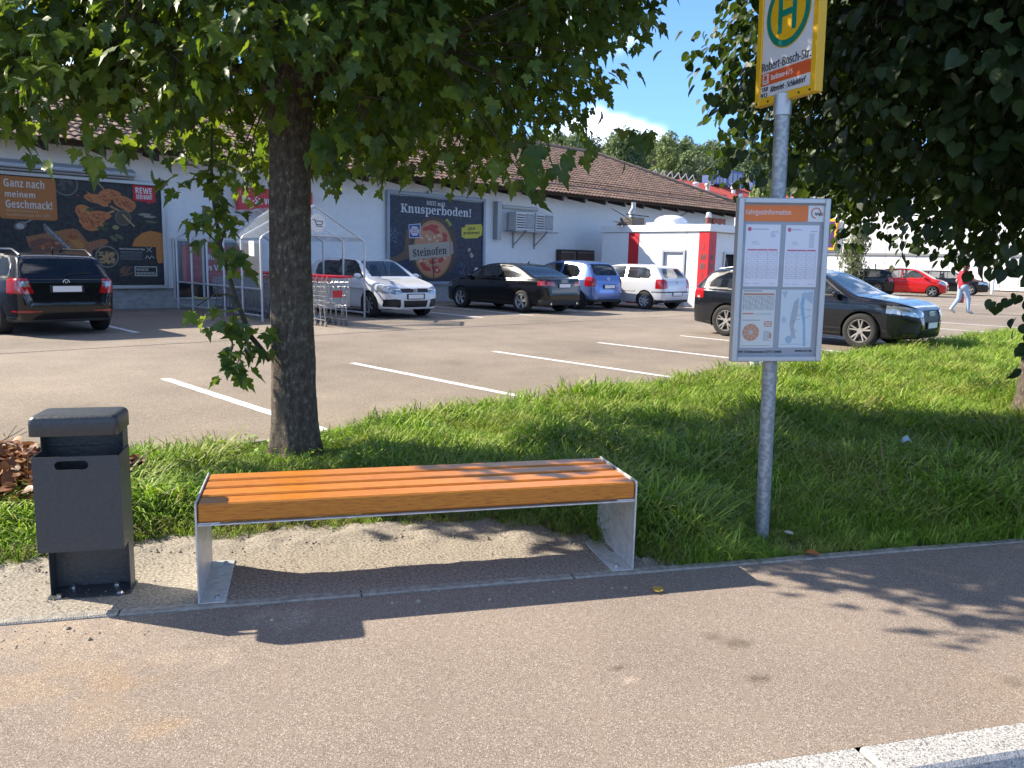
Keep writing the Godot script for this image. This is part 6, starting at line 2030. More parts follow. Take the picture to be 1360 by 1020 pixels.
func spec_mini(pt: Material) -> Dictionary:   # small round supermini
	var g: Material = M.glass
	var sp := {
		"called": "hatchback_car", "paint": pt, "wheel_r": 0.295, "arch": 0.335, "axles": [-1.23, 1.20], "track": 0.74, "tumble": 0.36, "cabin": -0.05, "wheel": 1,
		"top": [[-1.86, 0.50], [-1.855, 0.60], [-1.84, 0.74], [-1.80, 0.90], [-1.74, 1.02], [-1.60, 1.24], [-1.46, 1.41], [-1.28, 1.49], [-0.7, 1.535], [-0.1, 1.53], [0.3, 1.47], [0.6, 1.35], [1.08, 1.04], [1.2, 0.99], [1.55, 0.90], [1.74, 0.80], [1.82, 0.70], [1.85, 0.60], [1.86, 0.47]],
		"bot": [[-1.86, 0.50], [-1.83, 0.34], [-1.68, 0.26], [-1.3, 0.22], [1.3, 0.2], [1.65, 0.21], [1.81, 0.26], [1.86, 0.47]],
		"wid": [[-1.86, 0.50], [-1.82, 0.64], [-1.72, 0.74], [-1.45, 0.81], [-1.0, 0.83], [1.0, 0.83], [1.4, 0.80], [1.64, 0.72], [1.78, 0.61], [1.83, 0.51], [1.86, 0.40]],
		"belt": [[-1.9, 0.99], [-0.6, 0.94], [1.0, 0.92], [1.9, 0.84]],
		"mirror": [0.78, 1.04, 0.72], "handles": [[-0.12, 0.85, 0.838]], "handle_mat": M.black,
		"plates": [[-1.862, 0.73, -1.0]], "badges": [[-1.805, 0.96, -1.0, "disc"]],
		"rim": mat(Color(0.3, 0.31, 0.32), 0.35, 0.7),
	}
	sp.regions = [
		reg("windscreen", "f", [[-0.56, 1.05], [0.56, 1.05], [0.48, 1.42], [-0.48, 1.42]], g, {"x0": 0.36, "x1": 1.14, "nx": 0.15, "off": -0.004}),
		reg("rear_window", "f", [[-0.50, 1.08], [0.50, 1.08], [0.56, 1.16], [0.47, 1.42], [0.38, 1.44], [-0.38, 1.44], [-0.47, 1.42], [-0.56, 1.16]], M.glass_dark, {"x1": -1.40, "nx": -0.12, "off": -0.004}),
		reg("side_window", "s", [[0.84, 1.03], [0.42, 1.34], [0.24, 1.41], [-0.34, 1.43], [-0.36, 1.0]], g, {"off": -0.004}),
		reg("side_window", "s", [[-0.46, 1.0], [-0.44, 1.43], [-0.80, 1.42], [-1.06, 1.35], [-1.20, 1.22], [-1.22, 1.10], [-1.14, 1.02]], g, {"off": -0.004}),
		reg("tail_light", "f", [[0.58, 0.74], [0.90, 0.74], [0.90, 1.02], [0.66, 1.03], [0.58, 0.95]], lens_red(), {"x1": -1.50, "pair": true, "off": 0.004}),
		reg("bumper_trim", "f", [[-0.95, 0.34], [0.95, 0.34], [0.95, 0.18], [-0.95, 0.18]], M.dark, {"x1": -1.5, "nx": -0.1}),
		reg("headlight", "f", [[0.40, 0.66], [0.66, 0.66], [0.78, 0.78], [0.70, 0.90], [0.44, 0.84]], lens_clear(), {"x0": 1.35, "pair": true, "off": 0.006}),
	]
	sp.seams = [["s", Vector2(0.86, 0.98), Vector2(0.8, 0.34)], ["s", Vector2(-0.41, 0.98), Vector2(-0.44, 0.36)], ["s", Vector2(-0.44, 0.36), Vector2(0.8, 0.36)], ["r", Vector2(0.0, 0.64), Vector2(0.72, 0.64), -1.0], ["r", Vector2(0.58, 0.64), Vector2(0.57, 1.05), -1.0]]
	return sp

func spec_polo(pt: Material) -> Dictionary:
	var sp := spec_hatch(pt)
	sp.top = [[-1.95, 0.50], [-1.948, 0.58], [-1.94, 0.72], [-1.92, 0.90], [-1.87, 0.985], [-1.60, 1.30], [-1.50, 1.375], [-1.30, 1.42], [-0.7, 1.46], [0.0, 1.465], [0.35, 1.42], [0.58, 1.33], [1.12, 1.0], [1.24, 0.965], [1.66, 0.86], [1.84, 0.79], [1.91, 0.70], [1.94, 0.60], [1.95, 0.47]]
	sp.bot = [[-1.95, 0.50], [-1.92, 0.33], [-1.75, 0.26], [-1.4, 0.22], [1.4, 0.2], [1.75, 0.2], [1.9, 0.25], [1.95, 0.47]]
	sp.wid = [[-1.95, 0.62], [-1.92, 0.70], [-1.83, 0.76], [-1.6, 0.81], [-1.0, 0.828], [1.1, 0.828], [1.5, 0.80], [1.74, 0.74], [1.88, 0.64], [1.93, 0.54], [1.95, 0.42]]
	sp.axles = [-1.24, 1.22]
	sp.wheel_r = 0.295; sp.arch = 0.34; sp.track = 0.73; sp.wheel = 2
	sp.mirror = [0.8, 1.02, 0.72]
	sp.handles = [[-0.15, 0.84, 0.836]]
	sp.plates = [[-1.953, 0.52, -1.0]]
	sp.badges = [[-1.925, 0.90, -1.0, "disc"]]
	sp.rim = mat(Color(0.62, 0.63, 0.64), 0.35, 0.6)
	sp.regions = [
		reg("windscreen", "f", [[-0.57, 1.01], [0.57, 1.01], [0.48, 1.38], [-0.48, 1.38]], M.glass, {"x0": 0.36, "x1": 1.18, "nx": 0.15, "off": -0.004}),
		reg("rear_window", "f", [[-0.55, 1.03], [0.55, 1.03], [0.47, 1.32], [-0.47, 1.32]], M.glass, {"x1": -1.50, "nx": -0.12, "off": -0.004}),
		reg("side_window", "s", [[0.88, 0.99], [0.42, 1.325], [0.24, 1.37], [-0.30, 1.38], [-0.36, 0.985]], M.glass, {"off": -0.004}),
		reg("side_window", "s", [[-0.46, 0.985], [-0.40, 1.38], [-1.10, 1.36], [-1.30, 1.29], [-1.40, 1.10], [-1.36, 1.0]], M.glass, {"off": -0.004}),
		reg("tail_light", "f", [[0.52, 0.70], [0.90, 0.68], [0.90, 0.985], [0.56, 0.985]], lens_red(), {"x1": -1.64, "pair": true, "off": 0.004}),
		reg("bumper_strip", "f", [[-0.95, 0.595], [0.95, 0.595], [0.95, 0.56], [-0.95, 0.56]], M.dark, {"x1": -1.5}),
		reg("rub_strip", "s", [[-0.86, 0.595], [0.8, 0.58], [0.8, 0.55], [-0.86, 0.565]], M.dark, {}),
		reg("bumper_trim", "f", [[-0.95, 0.33], [0.95, 0.33], [0.95, 0.18], [-0.95, 0.18]], M.dark, {"x1": -1.6, "nx": -0.1}),
		reg("headlight", "f", [[0.40, 0.66], [0.66, 0.66], [0.78, 0.74], [0.70, 0.84], [0.44, 0.80]], lens_clear(), {"x0": 1.45, "pair": true, "off": 0.006}),
	]
	sp.seams = [["s", Vector2(0.88, 0.95), Vector2(0.82, 0.32)], ["s", Vector2(-0.40, 0.96), Vector2(-0.44, 0.34)], ["s", Vector2(-0.44, 0.34), Vector2(0.82, 0.34)], ["r", Vector2(0.0, 0.63), Vector2(0.7, 0.63), -1.0], ["r", Vector2(0.5, 0.63), Vector2(0.52, 1.0), -1.0]]
	return sp

func parked_cars() -> void:
	var blk := paint(Color(0.006, 0.0065, 0.008), 0.05)
	# dark estate standing on the near bays, nose to the lawn
	var sp := spec_estate(paint(Color(0.010, 0.012, 0.017), 0.1))
	sp.cell = 0.017
	sp.wheel = 0
	sp.badges = [[2.352, 0.685, 1.0, "rings"]]
	sp.rim = mat(Color(0.42, 0.40, 0.37), 0.4, 0.6)
	sp.extras = [["roof_rail", M.alu, [Vector3(0.15, 1.44, -0.63), Vector3(-0.2, 1.475, -0.63), Vector3(-1.4, 1.465, -0.62), Vector3(-1.8, 1.41, -0.60)], 0.014], ["roof_rail", M.alu, [Vector3(0.15, 1.44, 0.63), Vector3(-0.2, 1.475, 0.63), Vector3(-1.4, 1.465, 0.62), Vector3(-1.8, 1.41, 0.60)], 0.014], ["window_line", M.chrome, [Vector3(-1.98, 1.10, -0.77), Vector3(-1.84, 1.24, -0.705), Vector3(-1.58, 1.365, -0.655), Vector3(-1.1, 1.40, -0.66), Vector3(0.3, 1.40, -0.66)], 0.008], ["window_line", M.chrome, [Vector3(-1.98, 1.10, 0.77), Vector3(-1.84, 1.24, 0.705), Vector3(-1.58, 1.365, 0.655), Vector3(-1.1, 1.40, 0.66), Vector3(0.3, 1.40, 0.66)], 0.008]]
	car(sp, "dark estate car parked by the lawn, facing away from the shop", 15.86, 7.76, true, 0.02)
	# black estate before the food poster
	sp = spec_estate(blk)
	sp.plates = [[-2.352, 0.82, -1.0]]
	sp.badges = [[-2.318, 0.93, -1.0, "disc"]]
	sp.wheel = 3
	sp.regions[6] = reg("tail_light", "f", [[0.52, 0.74], [0.95, 0.74], [0.95, 1.0], [0.60, 1.0]], lens_red(), {"x1": -2.02, "pair": true, "off": 0.004})
	sp.regions.insert(6, reg("reversing_light", "f", [[0.58, 0.86], [0.72, 0.86], [0.74, 0.95], [0.60, 0.95]], lens_clear(), {"x1": -2.1, "pair": true, "off": 0.006}))
	sp.regions.append(reg("rear_reflector", "f", [[0.42, 0.42], [0.82, 0.42], [0.82, 0.45], [0.42, 0.45]], lens_red(), {"x1": -2.1, "pair": true, "off": 0.003}))
	sp.extras = [["roof_rail", M.chrome, [Vector3(0.15, 1.43, -0.61), Vector3(-0.1, 1.50, -0.61), Vector3(-1.5, 1.49, -0.60), Vector3(-1.85, 1.39, -0.58)], 0.022], ["roof_rail", M.chrome, [Vector3(0.15, 1.43, 0.61), Vector3(-0.1, 1.50, 0.61), Vector3(-1.5, 1.49, 0.60), Vector3(-1.85, 1.39, 0.58)], 0.022], ["aerial", M.black, [Vector3(-1.6, 1.42, 0), Vector3(-1.66, 1.52, 0)], 0.016], ["rear_wiper", M.black, [Vector3(-2.285, 1.045, 0.02), Vector3(-2.24, 1.075, 0.1), Vector3(-2.22, 1.09, 0.42)], 0.010], ["window_line", M.chrome, [Vector3(0.9, 0.98, -0.80), Vector3(-1.1, 0.985, -0.825), Vector3(-1.93, 1.02, -0.80), Vector3(-1.96, 1.11, -0.77), Vector3(-1.82, 1.25, -0.70), Vector3(-1.55, 1.37, -0.655), Vector3(0.2, 1.40, -0.66)], 0.010]]
	car(sp, "black estate car with chrome roof rails parked before the food poster", 3.96, 17.95, false, 0.03)
	# white hatchback facing out beside the trolley shelter
	sp = spec_hatch(paint(Color(0.70, 0.71, 0.72), 0.0))
	sp.extras = [["front_wiper", M.black, [Vector3(1.20, 1.0, 0.5), Vector3(1.05, 1.09, -0.05)], 0.009]]
	car(sp, "white hatchback parked nose outwards beside the trolley shelter", 11.98, 18.2, true, 0.0)
	# black saloon
	car(spec_saloon(blk), "black saloon car parked under the pizza poster", 16.85, 17.85, false, 0.02)
	# blue supermini
	car(spec_mini(paint(Color(0.14, 0.22, 0.48), 0.45)), "small round blue hatchback parked beside the black saloon", 19.72, 18.15, false, -0.02)
	# silver-white hatchback
	sp = spec_polo(paint(Color(0.60, 0.62, 0.66), 0.15))
	car(sp, "silver-white hatchback parked beside the snack kiosk", 21.8, 17.15, false, 0.0)
	# a car outside the picture whose shadow reaches in at the left
	sp = spec_hatch(paint(Color(0.2, 0.2, 0.21), 0.4))
	sp.cell = 0.035
	car(sp, "grey hatchback parked in the near bay left of the bin", -0.55, 9.55, true)
	# cars further off
	sp = spec_hatch(paint(Color(0.008, 0.009, 0.01), 0.2))
	sp.cell = 0.035
	car(sp, "dark hatchback with its tail to the lawn beside the far red car", 46.6, 20.1, true, PI + 0.2, "cars at the far end of the car park")
	sp = spec_mini(paint(Color(0.55, 0.012, 0.012), 0.0))
	sp.cell = 0.03
	sp.plates = [[1.865, 0.47, 1.0]]
	sp.badges = []
	car(sp, "red hatchback at the far end of the car park", 47.4, 17.4, true, 0.2, "cars at the far end of the car park")
	sp = spec_estate(paint(Color(0.01, 0.011, 0.014), 0.2))
	sp.cell = 0.035
	car(sp, "dark estate car standing in front of the white panelled hall", 53.5, 17.6, true, 0.2, "cars at the far end of the car park")
	sp = spec_hatch(paint(Color(0.5, 0.02, 0.015), 0.0))
	sp.cell = 0.04
	car(sp, "far red car half hidden behind the dark hatchback", 54.0, 26.5, true, 0.2, "cars at the far end of the car park")

# ---------------------------------------------------------------- trees
func leaf_mesh(kind: String, fold := 0.22, curl := 0.16) -> ArrayMesh:   # unit leaf: stalk at the origin, tip along +y, upper side +z
	var half := []
	if kind == "maple":
		half = [[0.015, 0.0], [0.16, -0.05], [0.33, -0.10], [0.27, 0.06], [0.40, 0.11], [0.56, 0.36], [0.43, 0.35], [0.37, 0.46], [0.20, 0.40], [0.25, 0.60], [0.13, 0.68], [0.0, 1.0]]
	else:
		half = [[0.02, 0.02], [0.20, -0.07], [0.40, 0.0], [0.52, 0.20], [0.52, 0.45], [0.40, 0.70], [0.17, 0.87], [0.0, 1.0]]
	var st := mb()
	st.set_smooth_group(0)
	var mid := Vector3(0, 0.30, 0.0)
	var lift := func(x: float, y: float) -> Vector3: return Vector3(x, y, absf(x) * fold - y * y * curl - x * x * curl * 0.8)
	mid = lift.call(0.0, 0.32)
	for s in [-1.0, 1.0]:
		for i in half.size() - 1:
			var a: Vector3 = lift.call(half[i][0] * s, half[i][1]); var b: Vector3 = lift.call(half[i + 1][0] * s, half[i + 1][1])
			if s > 0: tri(st, mid, a, b)
			else: tri(st, mid, b, a)
	# stalk
	st.set_smooth_group(-1)
	tri(st, Vector3(-0.012, 0, 0), Vector3(0.012, 0, 0), Vector3(0.0, -0.55, -0.10))
	st.generate_normals()
	return st.commit()

func leaf_mat(c: Color, thru: Color) -> StandardMaterial3D:
	var m := mat(c, 0.5)
	m.metallic_specular = 0.35
	m.backlight_enabled = true
	m.backlight = srgb(thru)
	return m

func leaf_pose(p: Vector3, out: Vector3, size: float, droop: float) -> Transform3D:
	var tip := (out * 0.8 + Vector3(rng.randfn(), rng.randfn() * 0.5, rng.randfn()) * 0.45 + Vector3(0, -droop, 0)).normalized()
	var up := (Vector3(0, 1, 0) + out * 0.35 + Vector3(rng.randfn(), rng.randfn(), rng.randfn()) * 0.42).normalized()
	var x := tip.cross(up).normalized()
	var n := x.cross(tip)
	return Transform3D(Basis(x * size, tip * size, n * size), p)

func in_view(p: Vector3) -> bool:
	var q := cam.transform.affine_inverse() * p
	if q.z > -0.5: return false
	var k := tan(deg_to_rad(51.4) / 2.0)
	return absf(q.y / -q.z) < k * 1.03 and absf(q.x / -q.z) < k * 1.37

func foliage(t: Node3D, leaves: Array, meshes: Array, mats: Array, called: String, own: int) -> void:   # leaves: Transform3D in world, t at its base without turn
	var near := []
	for i in leaves.size():
		var p: Vector3 = leaves[i].origin
		near.append([(p - cam.position).length() if in_view(p) else 99.0, i])
	near.sort_custom(func(a, b): return a[0] < b[0])
	var single := {}
	for k in mini(own, near.size()):
		if near[k][0] < 90.0: single[near[k][1]] = true
	var rest := [[], [], []]
	for i in leaves.size():
		var x: Transform3D = leaves[i]
		x.origin -= t.position
		if single.has(i):
			var o := put("leaf", meshes[i % mats.size()], mats[i % mats.size()], t)
			o.transform = x
		else:
			rest[i % mats.size()].append(x)
	for k in mats.size():
		var mm := MultiMesh.new()
		mm.transform_format = MultiMesh.TRANSFORM_3D
		mm.mesh = meshes[k]
		mm.instance_count = rest[k].size()
		for i in rest[k].size(): mm.set_instance_transform(i, rest[k][i])
		var o := MultiMeshInstance3D.new()
		o.multimesh = mm
		o.material_override = mats[k]
		o.name = called
		o.set_meta("kind", "stuff")
		t.add_child(o, true)

func limbs(t: Node3D, st: SurfaceTool, root: Vector3, n: int, reach: Callable, pts_out: Array, r0: float) -> void:   # st collects nothing of the trunk: each limb is a part
	for i in n:
		var an := TAU * i / n + rng.randf_range(-0.25, 0.25)
		var el := rng.randf_range(0.15, 1.15) if i % 3 else rng.randf_range(0.9, 1.4)
		var dir := Vector3(cos(an) * cos(el), sin(el), sin(an) * cos(el))
		var ln: float = reach.call(dir)
		var p := root + Vector3(0, rng.randf_range(-0.15, 0.9), 0)
		var pts := [p]; var rad := [r0]
		var d := dir
		for k in 9:
			d = (d + Vector3(rng.randfn(), rng.randfn() * 0.6, rng.randfn()) * 0.13 + Vector3(0, 0.03 if k < 4 else -0.07, 0)).normalized()
			p += d * ln / 9.0
			pts.append(p); rad.append(lerpf(r0, 0.008, (k + 1) / 9.0))
			pts_out.append(p)
		var s := mb()
		tube(s, pts, rad, 7)
		for b in 6:
			var q: Vector3 = pts[3 + b]
			var d2 := (d + Vector3(rng.randfn(), rng.randfn() * 0.5, rng.randfn()) * 0.9).normalized()
			var pp := [q]; var rr := [lerpf(r0, 0.008, (3 + b) / 9.0) * 0.7]
			for k in 4:
				d2 = (d2 + Vector3(rng.randfn(), rng.randfn() * 0.5 - 0.1, rng.randfn()) * 0.2).normalized()
				q += d2 * ln * 0.09
				pp.append(q); rr.append(rr[0] * (1.0 - (k + 1) / 4.5))
				pts_out.append(q)
			tube(s, pp, rr, 5)
		for e in 1:
			var o := build("limb", s, M.bark, t, -t.position)
			o.name = "limb"

func twigs(t: Node3D, centres: Array, pts: Array) -> void:
	var st := mb()
	for c in centres:
		var best := 9.0; var bp := Vector3.ZERO
		for p in pts:
			var d: float = p.distance_squared_to(c)
			if d < best and d > 0.01:
				best = d; bp = p
		if best < 1.3:
			var m: Vector3 = (c + bp) * 0.5 + Vector3(rng.randfn(), rng.randfn() + 1.0, rng.randfn()) * 0.05
			tube(st, [bp, m, c], [0.009, 0.006, 0.003], 4, false)
	var o := build("twigs", st, M.twig, t, -t.position)
	o.set_meta("kind", "stuff")

func trunk(t: Node3D, pts: Array, rad: Array) -> void:
	# ribbed, slightly lumpy bole
	var st := SurfaceTool.new()
	st.begin(Mesh.PRIMITIVE_TRIANGLES)
	st.set_smooth_group(0)
	var sides := 40; var n := 90
	var bn := noise(FastNoiseLite.TYPE_SIMPLEX_SMOOTH, 3.0, 4, 61)
	var rings := []
	var cp := []
	for i in pts.size(): cp.append(Vector2(pts[i].y, rad[i]))
	for i in n + 1:
		var k := i / float(n) * (pts.size() - 1)
		var a := mini(int(k), pts.size() - 2)
		var c: Vector3 = pts[a].lerp(pts[a + 1], smoothstep(0, 1, k - a) * 0.3 + (k - a) * 0.7)
		var r: float = lerpf(rad[a], rad[a + 1], k - a)
		var ring := []
		for s in sides:
			var an := TAU * s / sides
			var d := Vector3(cos(an), 0, sin(an))
			var flare := 1.0 + 0.35 * exp(-c.y * 7.0) * (0.6 + 0.4 * sin(an * 5.0 + 0.7))
			var bump := 1.0 + 0.055 * bn.get_noise_3d(d.x * 1.0, c.y * 0.7, d.z * 1.0) + 0.03 * bn.get_noise_3d(d.x * 3.2, c.y * 0.9, d.z * 3.2) + 0.02 * bn.get_noise_3d(d.x * 7.0, c.y * 3.0, d.z * 7.0)
			ring.append(c + d * r * flare * bump)
		rings.append(ring)
	for i in n:
		for s in sides:
			var s2 := (s + 1) % sides
			quad(st, rings[i][s2], rings[i][s], rings[i + 1][s], rings[i + 1][s2])
	build("trunk", st, M.bark, t)

func maple() -> void:
	var foot := Vector3(-1.63, 0, -5.9)
	var t := base("maple_tree", "maple tree with bare straight trunk behind the bench", "tree", foot)
	trunk(t, [Vector3(0, -0.1, 0), Vector3(0.0, 0.25, 0), Vector3(-0.005, 0.8, 0), Vector3(-0.01, 1.5, 0.0), Vector3(0.0, 2.2, 0), Vector3(0.02, 2.7, 0), Vector3(0.03, 3.4, 0), Vector3(0.0, 4.6, 0.0), Vector3(0.05, 6.2, 0)], [0.180, 0.166, 0.156, 0.148, 0.143, 0.158, 0.12, 0.08, 0.03])
	var pts := []
	limbs(t, null, foot + Vector3(0, 2.75, 0), 13, func(d): return (0.9 if d.z > 0.35 else 2.4) + 0.8 * maxf(d.y, 0.0), pts, 0.06)
	var cn := noise(FastNoiseLite.TYPE_SIMPLEX_SMOOTH, 0.55, 3, 71)
	var c := Vector3(-1.42, 5.0, -6.2)
	var leaves := []; var centres := []
	var made := 0
	while made < 3300:
		var p := c + Vector3(rng.randf_range(-3.3, 3.3), rng.randf_range(-3.0, 4.0), rng.randf_range(-3.0, 3.0))
		var q := p - c
		var rxz := Vector2(q.x / 2.7, q.z / 2.55).length() / (1.0 + cn.get_noise_2d(p.x * 2.0, p.z * 2.0) * 0.14 + 0.2 * Vector2(q.x, q.z).normalized().dot(Vector2(0.9, -0.28)))
		var e := pow(rxz, 2.6) + pow(absf(q.y) / (2.95 if q.y < 0 else 4.0), 2.6)
		if e > 1.0 or e < 0.16 * rng.randf(): continue
		var low := 2.22 + cn.get_noise_2d(p.x * 3.1 + 40.0, p.z * 3.1) * 0.30 + 0.45 * smoothstep(1.0, 1.9, q.x) + 1.25 * smoothstep(1.75, 2.7, q.x) + 0.5 * smoothstep(0.9, 2.2, q.z)
		if p.y < low: continue
		if p.y < 3.2 and Vector2(p.x - foot.x, p.z - foot.z).length() < 0.35: continue
		if p.y < 2.55 and absf(p.x - foot.x - 0.1) < 0.36 and p.z > foot.z - 0.2: continue
		if cn.get_noise_3dv(p * 1.6) < -0.36: continue
		made += 1
		cluster(leaves, p, (q * Vector3(1, 0.5, 1)).normalized(), 16 if p.y < 4.6 else 9, 0.25, 0.065, 0.135, 0.5)
		if p.y < 3.6: centres.append(p)
	for q in [[0.15, 2.12, -5.05, 10], [0.05, 2.0, -5.1, 6], [-1.05, 2.2, -5.2, 9], [-1.2, 2.12, -5.3, 6], [-2.55, 2.2, -5.6, 8], [-2.95, 2.22, -5.8, 8], [0.75, 2.35, -5.6, 8], [-3.6, 2.4, -6.2, 8]]:
		cluster(leaves, Vector3(q[0], q[1], q[2]), Vector3(0.2, -0.4, 0.6), q[3], 0.2, 0.12, 0.17, 0.9)
		centres.append(Vector3(q[0], q[1], q[2]))
	for i in 24:   # sprays over the path side whose shade falls on the bench's far end
		var g := P(rng.randf_range(-0.2, 0.6), 0.45, rng.randf_range(-0.8, -0.24))
		var k := rng.randf_range(2.0, 3.0)
		cluster(leaves, g + Vector3(-1.33, 1.0, -0.33) * k, Vector3(-0.3, -0.3, 0.5), 9, 0.14, 0.07, 0.135, 0.6)
	for i in 190:   # looser sprays at the crown's outer left
		var p := Vector3(rng.randf_range(-5.0, -2.7), rng.randf_range(2.45, 4.0), rng.randf_range(-6.3, -5.45))
		if p.y < 2.38 + 0.12 * absf(p.x + 3.2): continue
		cluster(leaves, p, Vector3(-0.6, -0.2, 0.3), 8, 0.22, 0.12, 0.18, 0.6)
	# shoot that springs from the trunk and grows up beside it
	var sh := [Vector3(-1.80, 0.72, -5.88), Vector3(-1.93, 0.90, -5.85), Vector3(-2.03, 1.20, -5.82), Vector3(-2.12, 1.55, -5.82), Vector3(-2.17, 1.95, -5.82), Vector3(-2.16, 2.4, -5.84)]
	var s2 := mb()
	tube(s2, sh, [0.022, 0.019, 0.017, 0.014, 0.011, 0.006], 8)
	for q in [[2, Vector3(-2.28, 1.12, -5.75)], [2, Vector3(-1.98, 0.95, -5.62)], [1, Vector3(-1.95, 0.72, -5.6)], [3, Vector3(-2.3, 1.66, -5.74)], [3, Vector3(-2.0, 1.7, -5.7)]]:
		tube(s2, [sh[q[0]], (sh[q[0]] + q[1]) * 0.5 + Vector3(0, 0.05, 0), q[1]], [0.008, 0.006, 0.004], 5)
	build("shoot", s2, M.twig, t, -foot)
	for q in [[-2.26, 1.12, -5.75, 7], [-2.12, 1.02, -5.68, 8], [-1.95, 0.98, -5.62, 9], [-2.02, 0.82, -5.62, 8], [-1.92, 0.72, -5.6, 8], [-1.98, 0.66, -5.62, 6], [-1.85, 0.85, -5.66, 6], [-2.30, 1.72, -5.74, 7], [-2.14, 1.78, -5.72, 9], [-1.98, 1.70, -5.70, 7], [-2.2, 1.95, -5.74, 9], [-2.08, 2.05, -5.72, 8], [-2.32, 2.0, -5.74, 6], [-2.2, 1.58, -5.74, 6], [-1.95, 1.52, -5.72, 4], [-2.02, 1.38, -5.74, 3]]:
		cluster(leaves, Vector3(q[0], q[1], q[2]), Vector3(q[0] + 2.08, -0.1, 0.5).normalized(), q[3], 0.10, 0.10, 0.15, 0.35)
	twigs(t, centres, pts)
	var mats := [leaf_mat(Color(0.046, 0.080, 0.020), Color(0.14, 0.22, 0.012)), leaf_mat(Color(0.066, 0.102, 0.022), Color(0.21, 0.29, 0.016)), leaf_mat(Color(0.036, 0.062, 0.019), Color(0.095, 0.16, 0.010))]
	foliage(t, leaves, [leaf_mesh("maple", 0.12, 0.35), leaf_mesh("maple", 0.30, 0.10), leaf_mesh("maple", 0.42, 0.5)], mats, "foliage", 300)
	# a few leaves already turned at the crown's left
	var aut := [leaf_mat(Color(0.30, 0.16, 0.02), Color(0.35, 0.18, 0.01)), leaf_mat(Color(0.26, 0.075, 0.02), Color(0.25, 0.06, 0.01))]
	var lm := leaf_mesh("maple")
	for i in 16:
		var p := Vector3(-3.25, 3.12, -5.3) + Vector3(rng.randfn() * 0.16, rng.randfn() * 0.09, rng.randfn() * 0.1)
		var o := put("turned_leaf", lm, aut[i % 2], t)
		o.transform = leaf_pose(p - foot, Vector3(-0.3, -0.2, 0.7), 0.12, 0.4)

func cluster(leaves: Array, p: Vector3, out: Vector3, n: int, spread: float, s0: float, s1: float, droop: float) -> void:
	for k in n:
		var d := Vector3(rng.randfn(), rng.randfn() * 0.75, rng.randfn())
		var o := (out + d * 0.55).normalized()
		leaves.append(leaf_pose(p + d * spread * 0.6, o, rng.randf_range(s0, s1), droop))

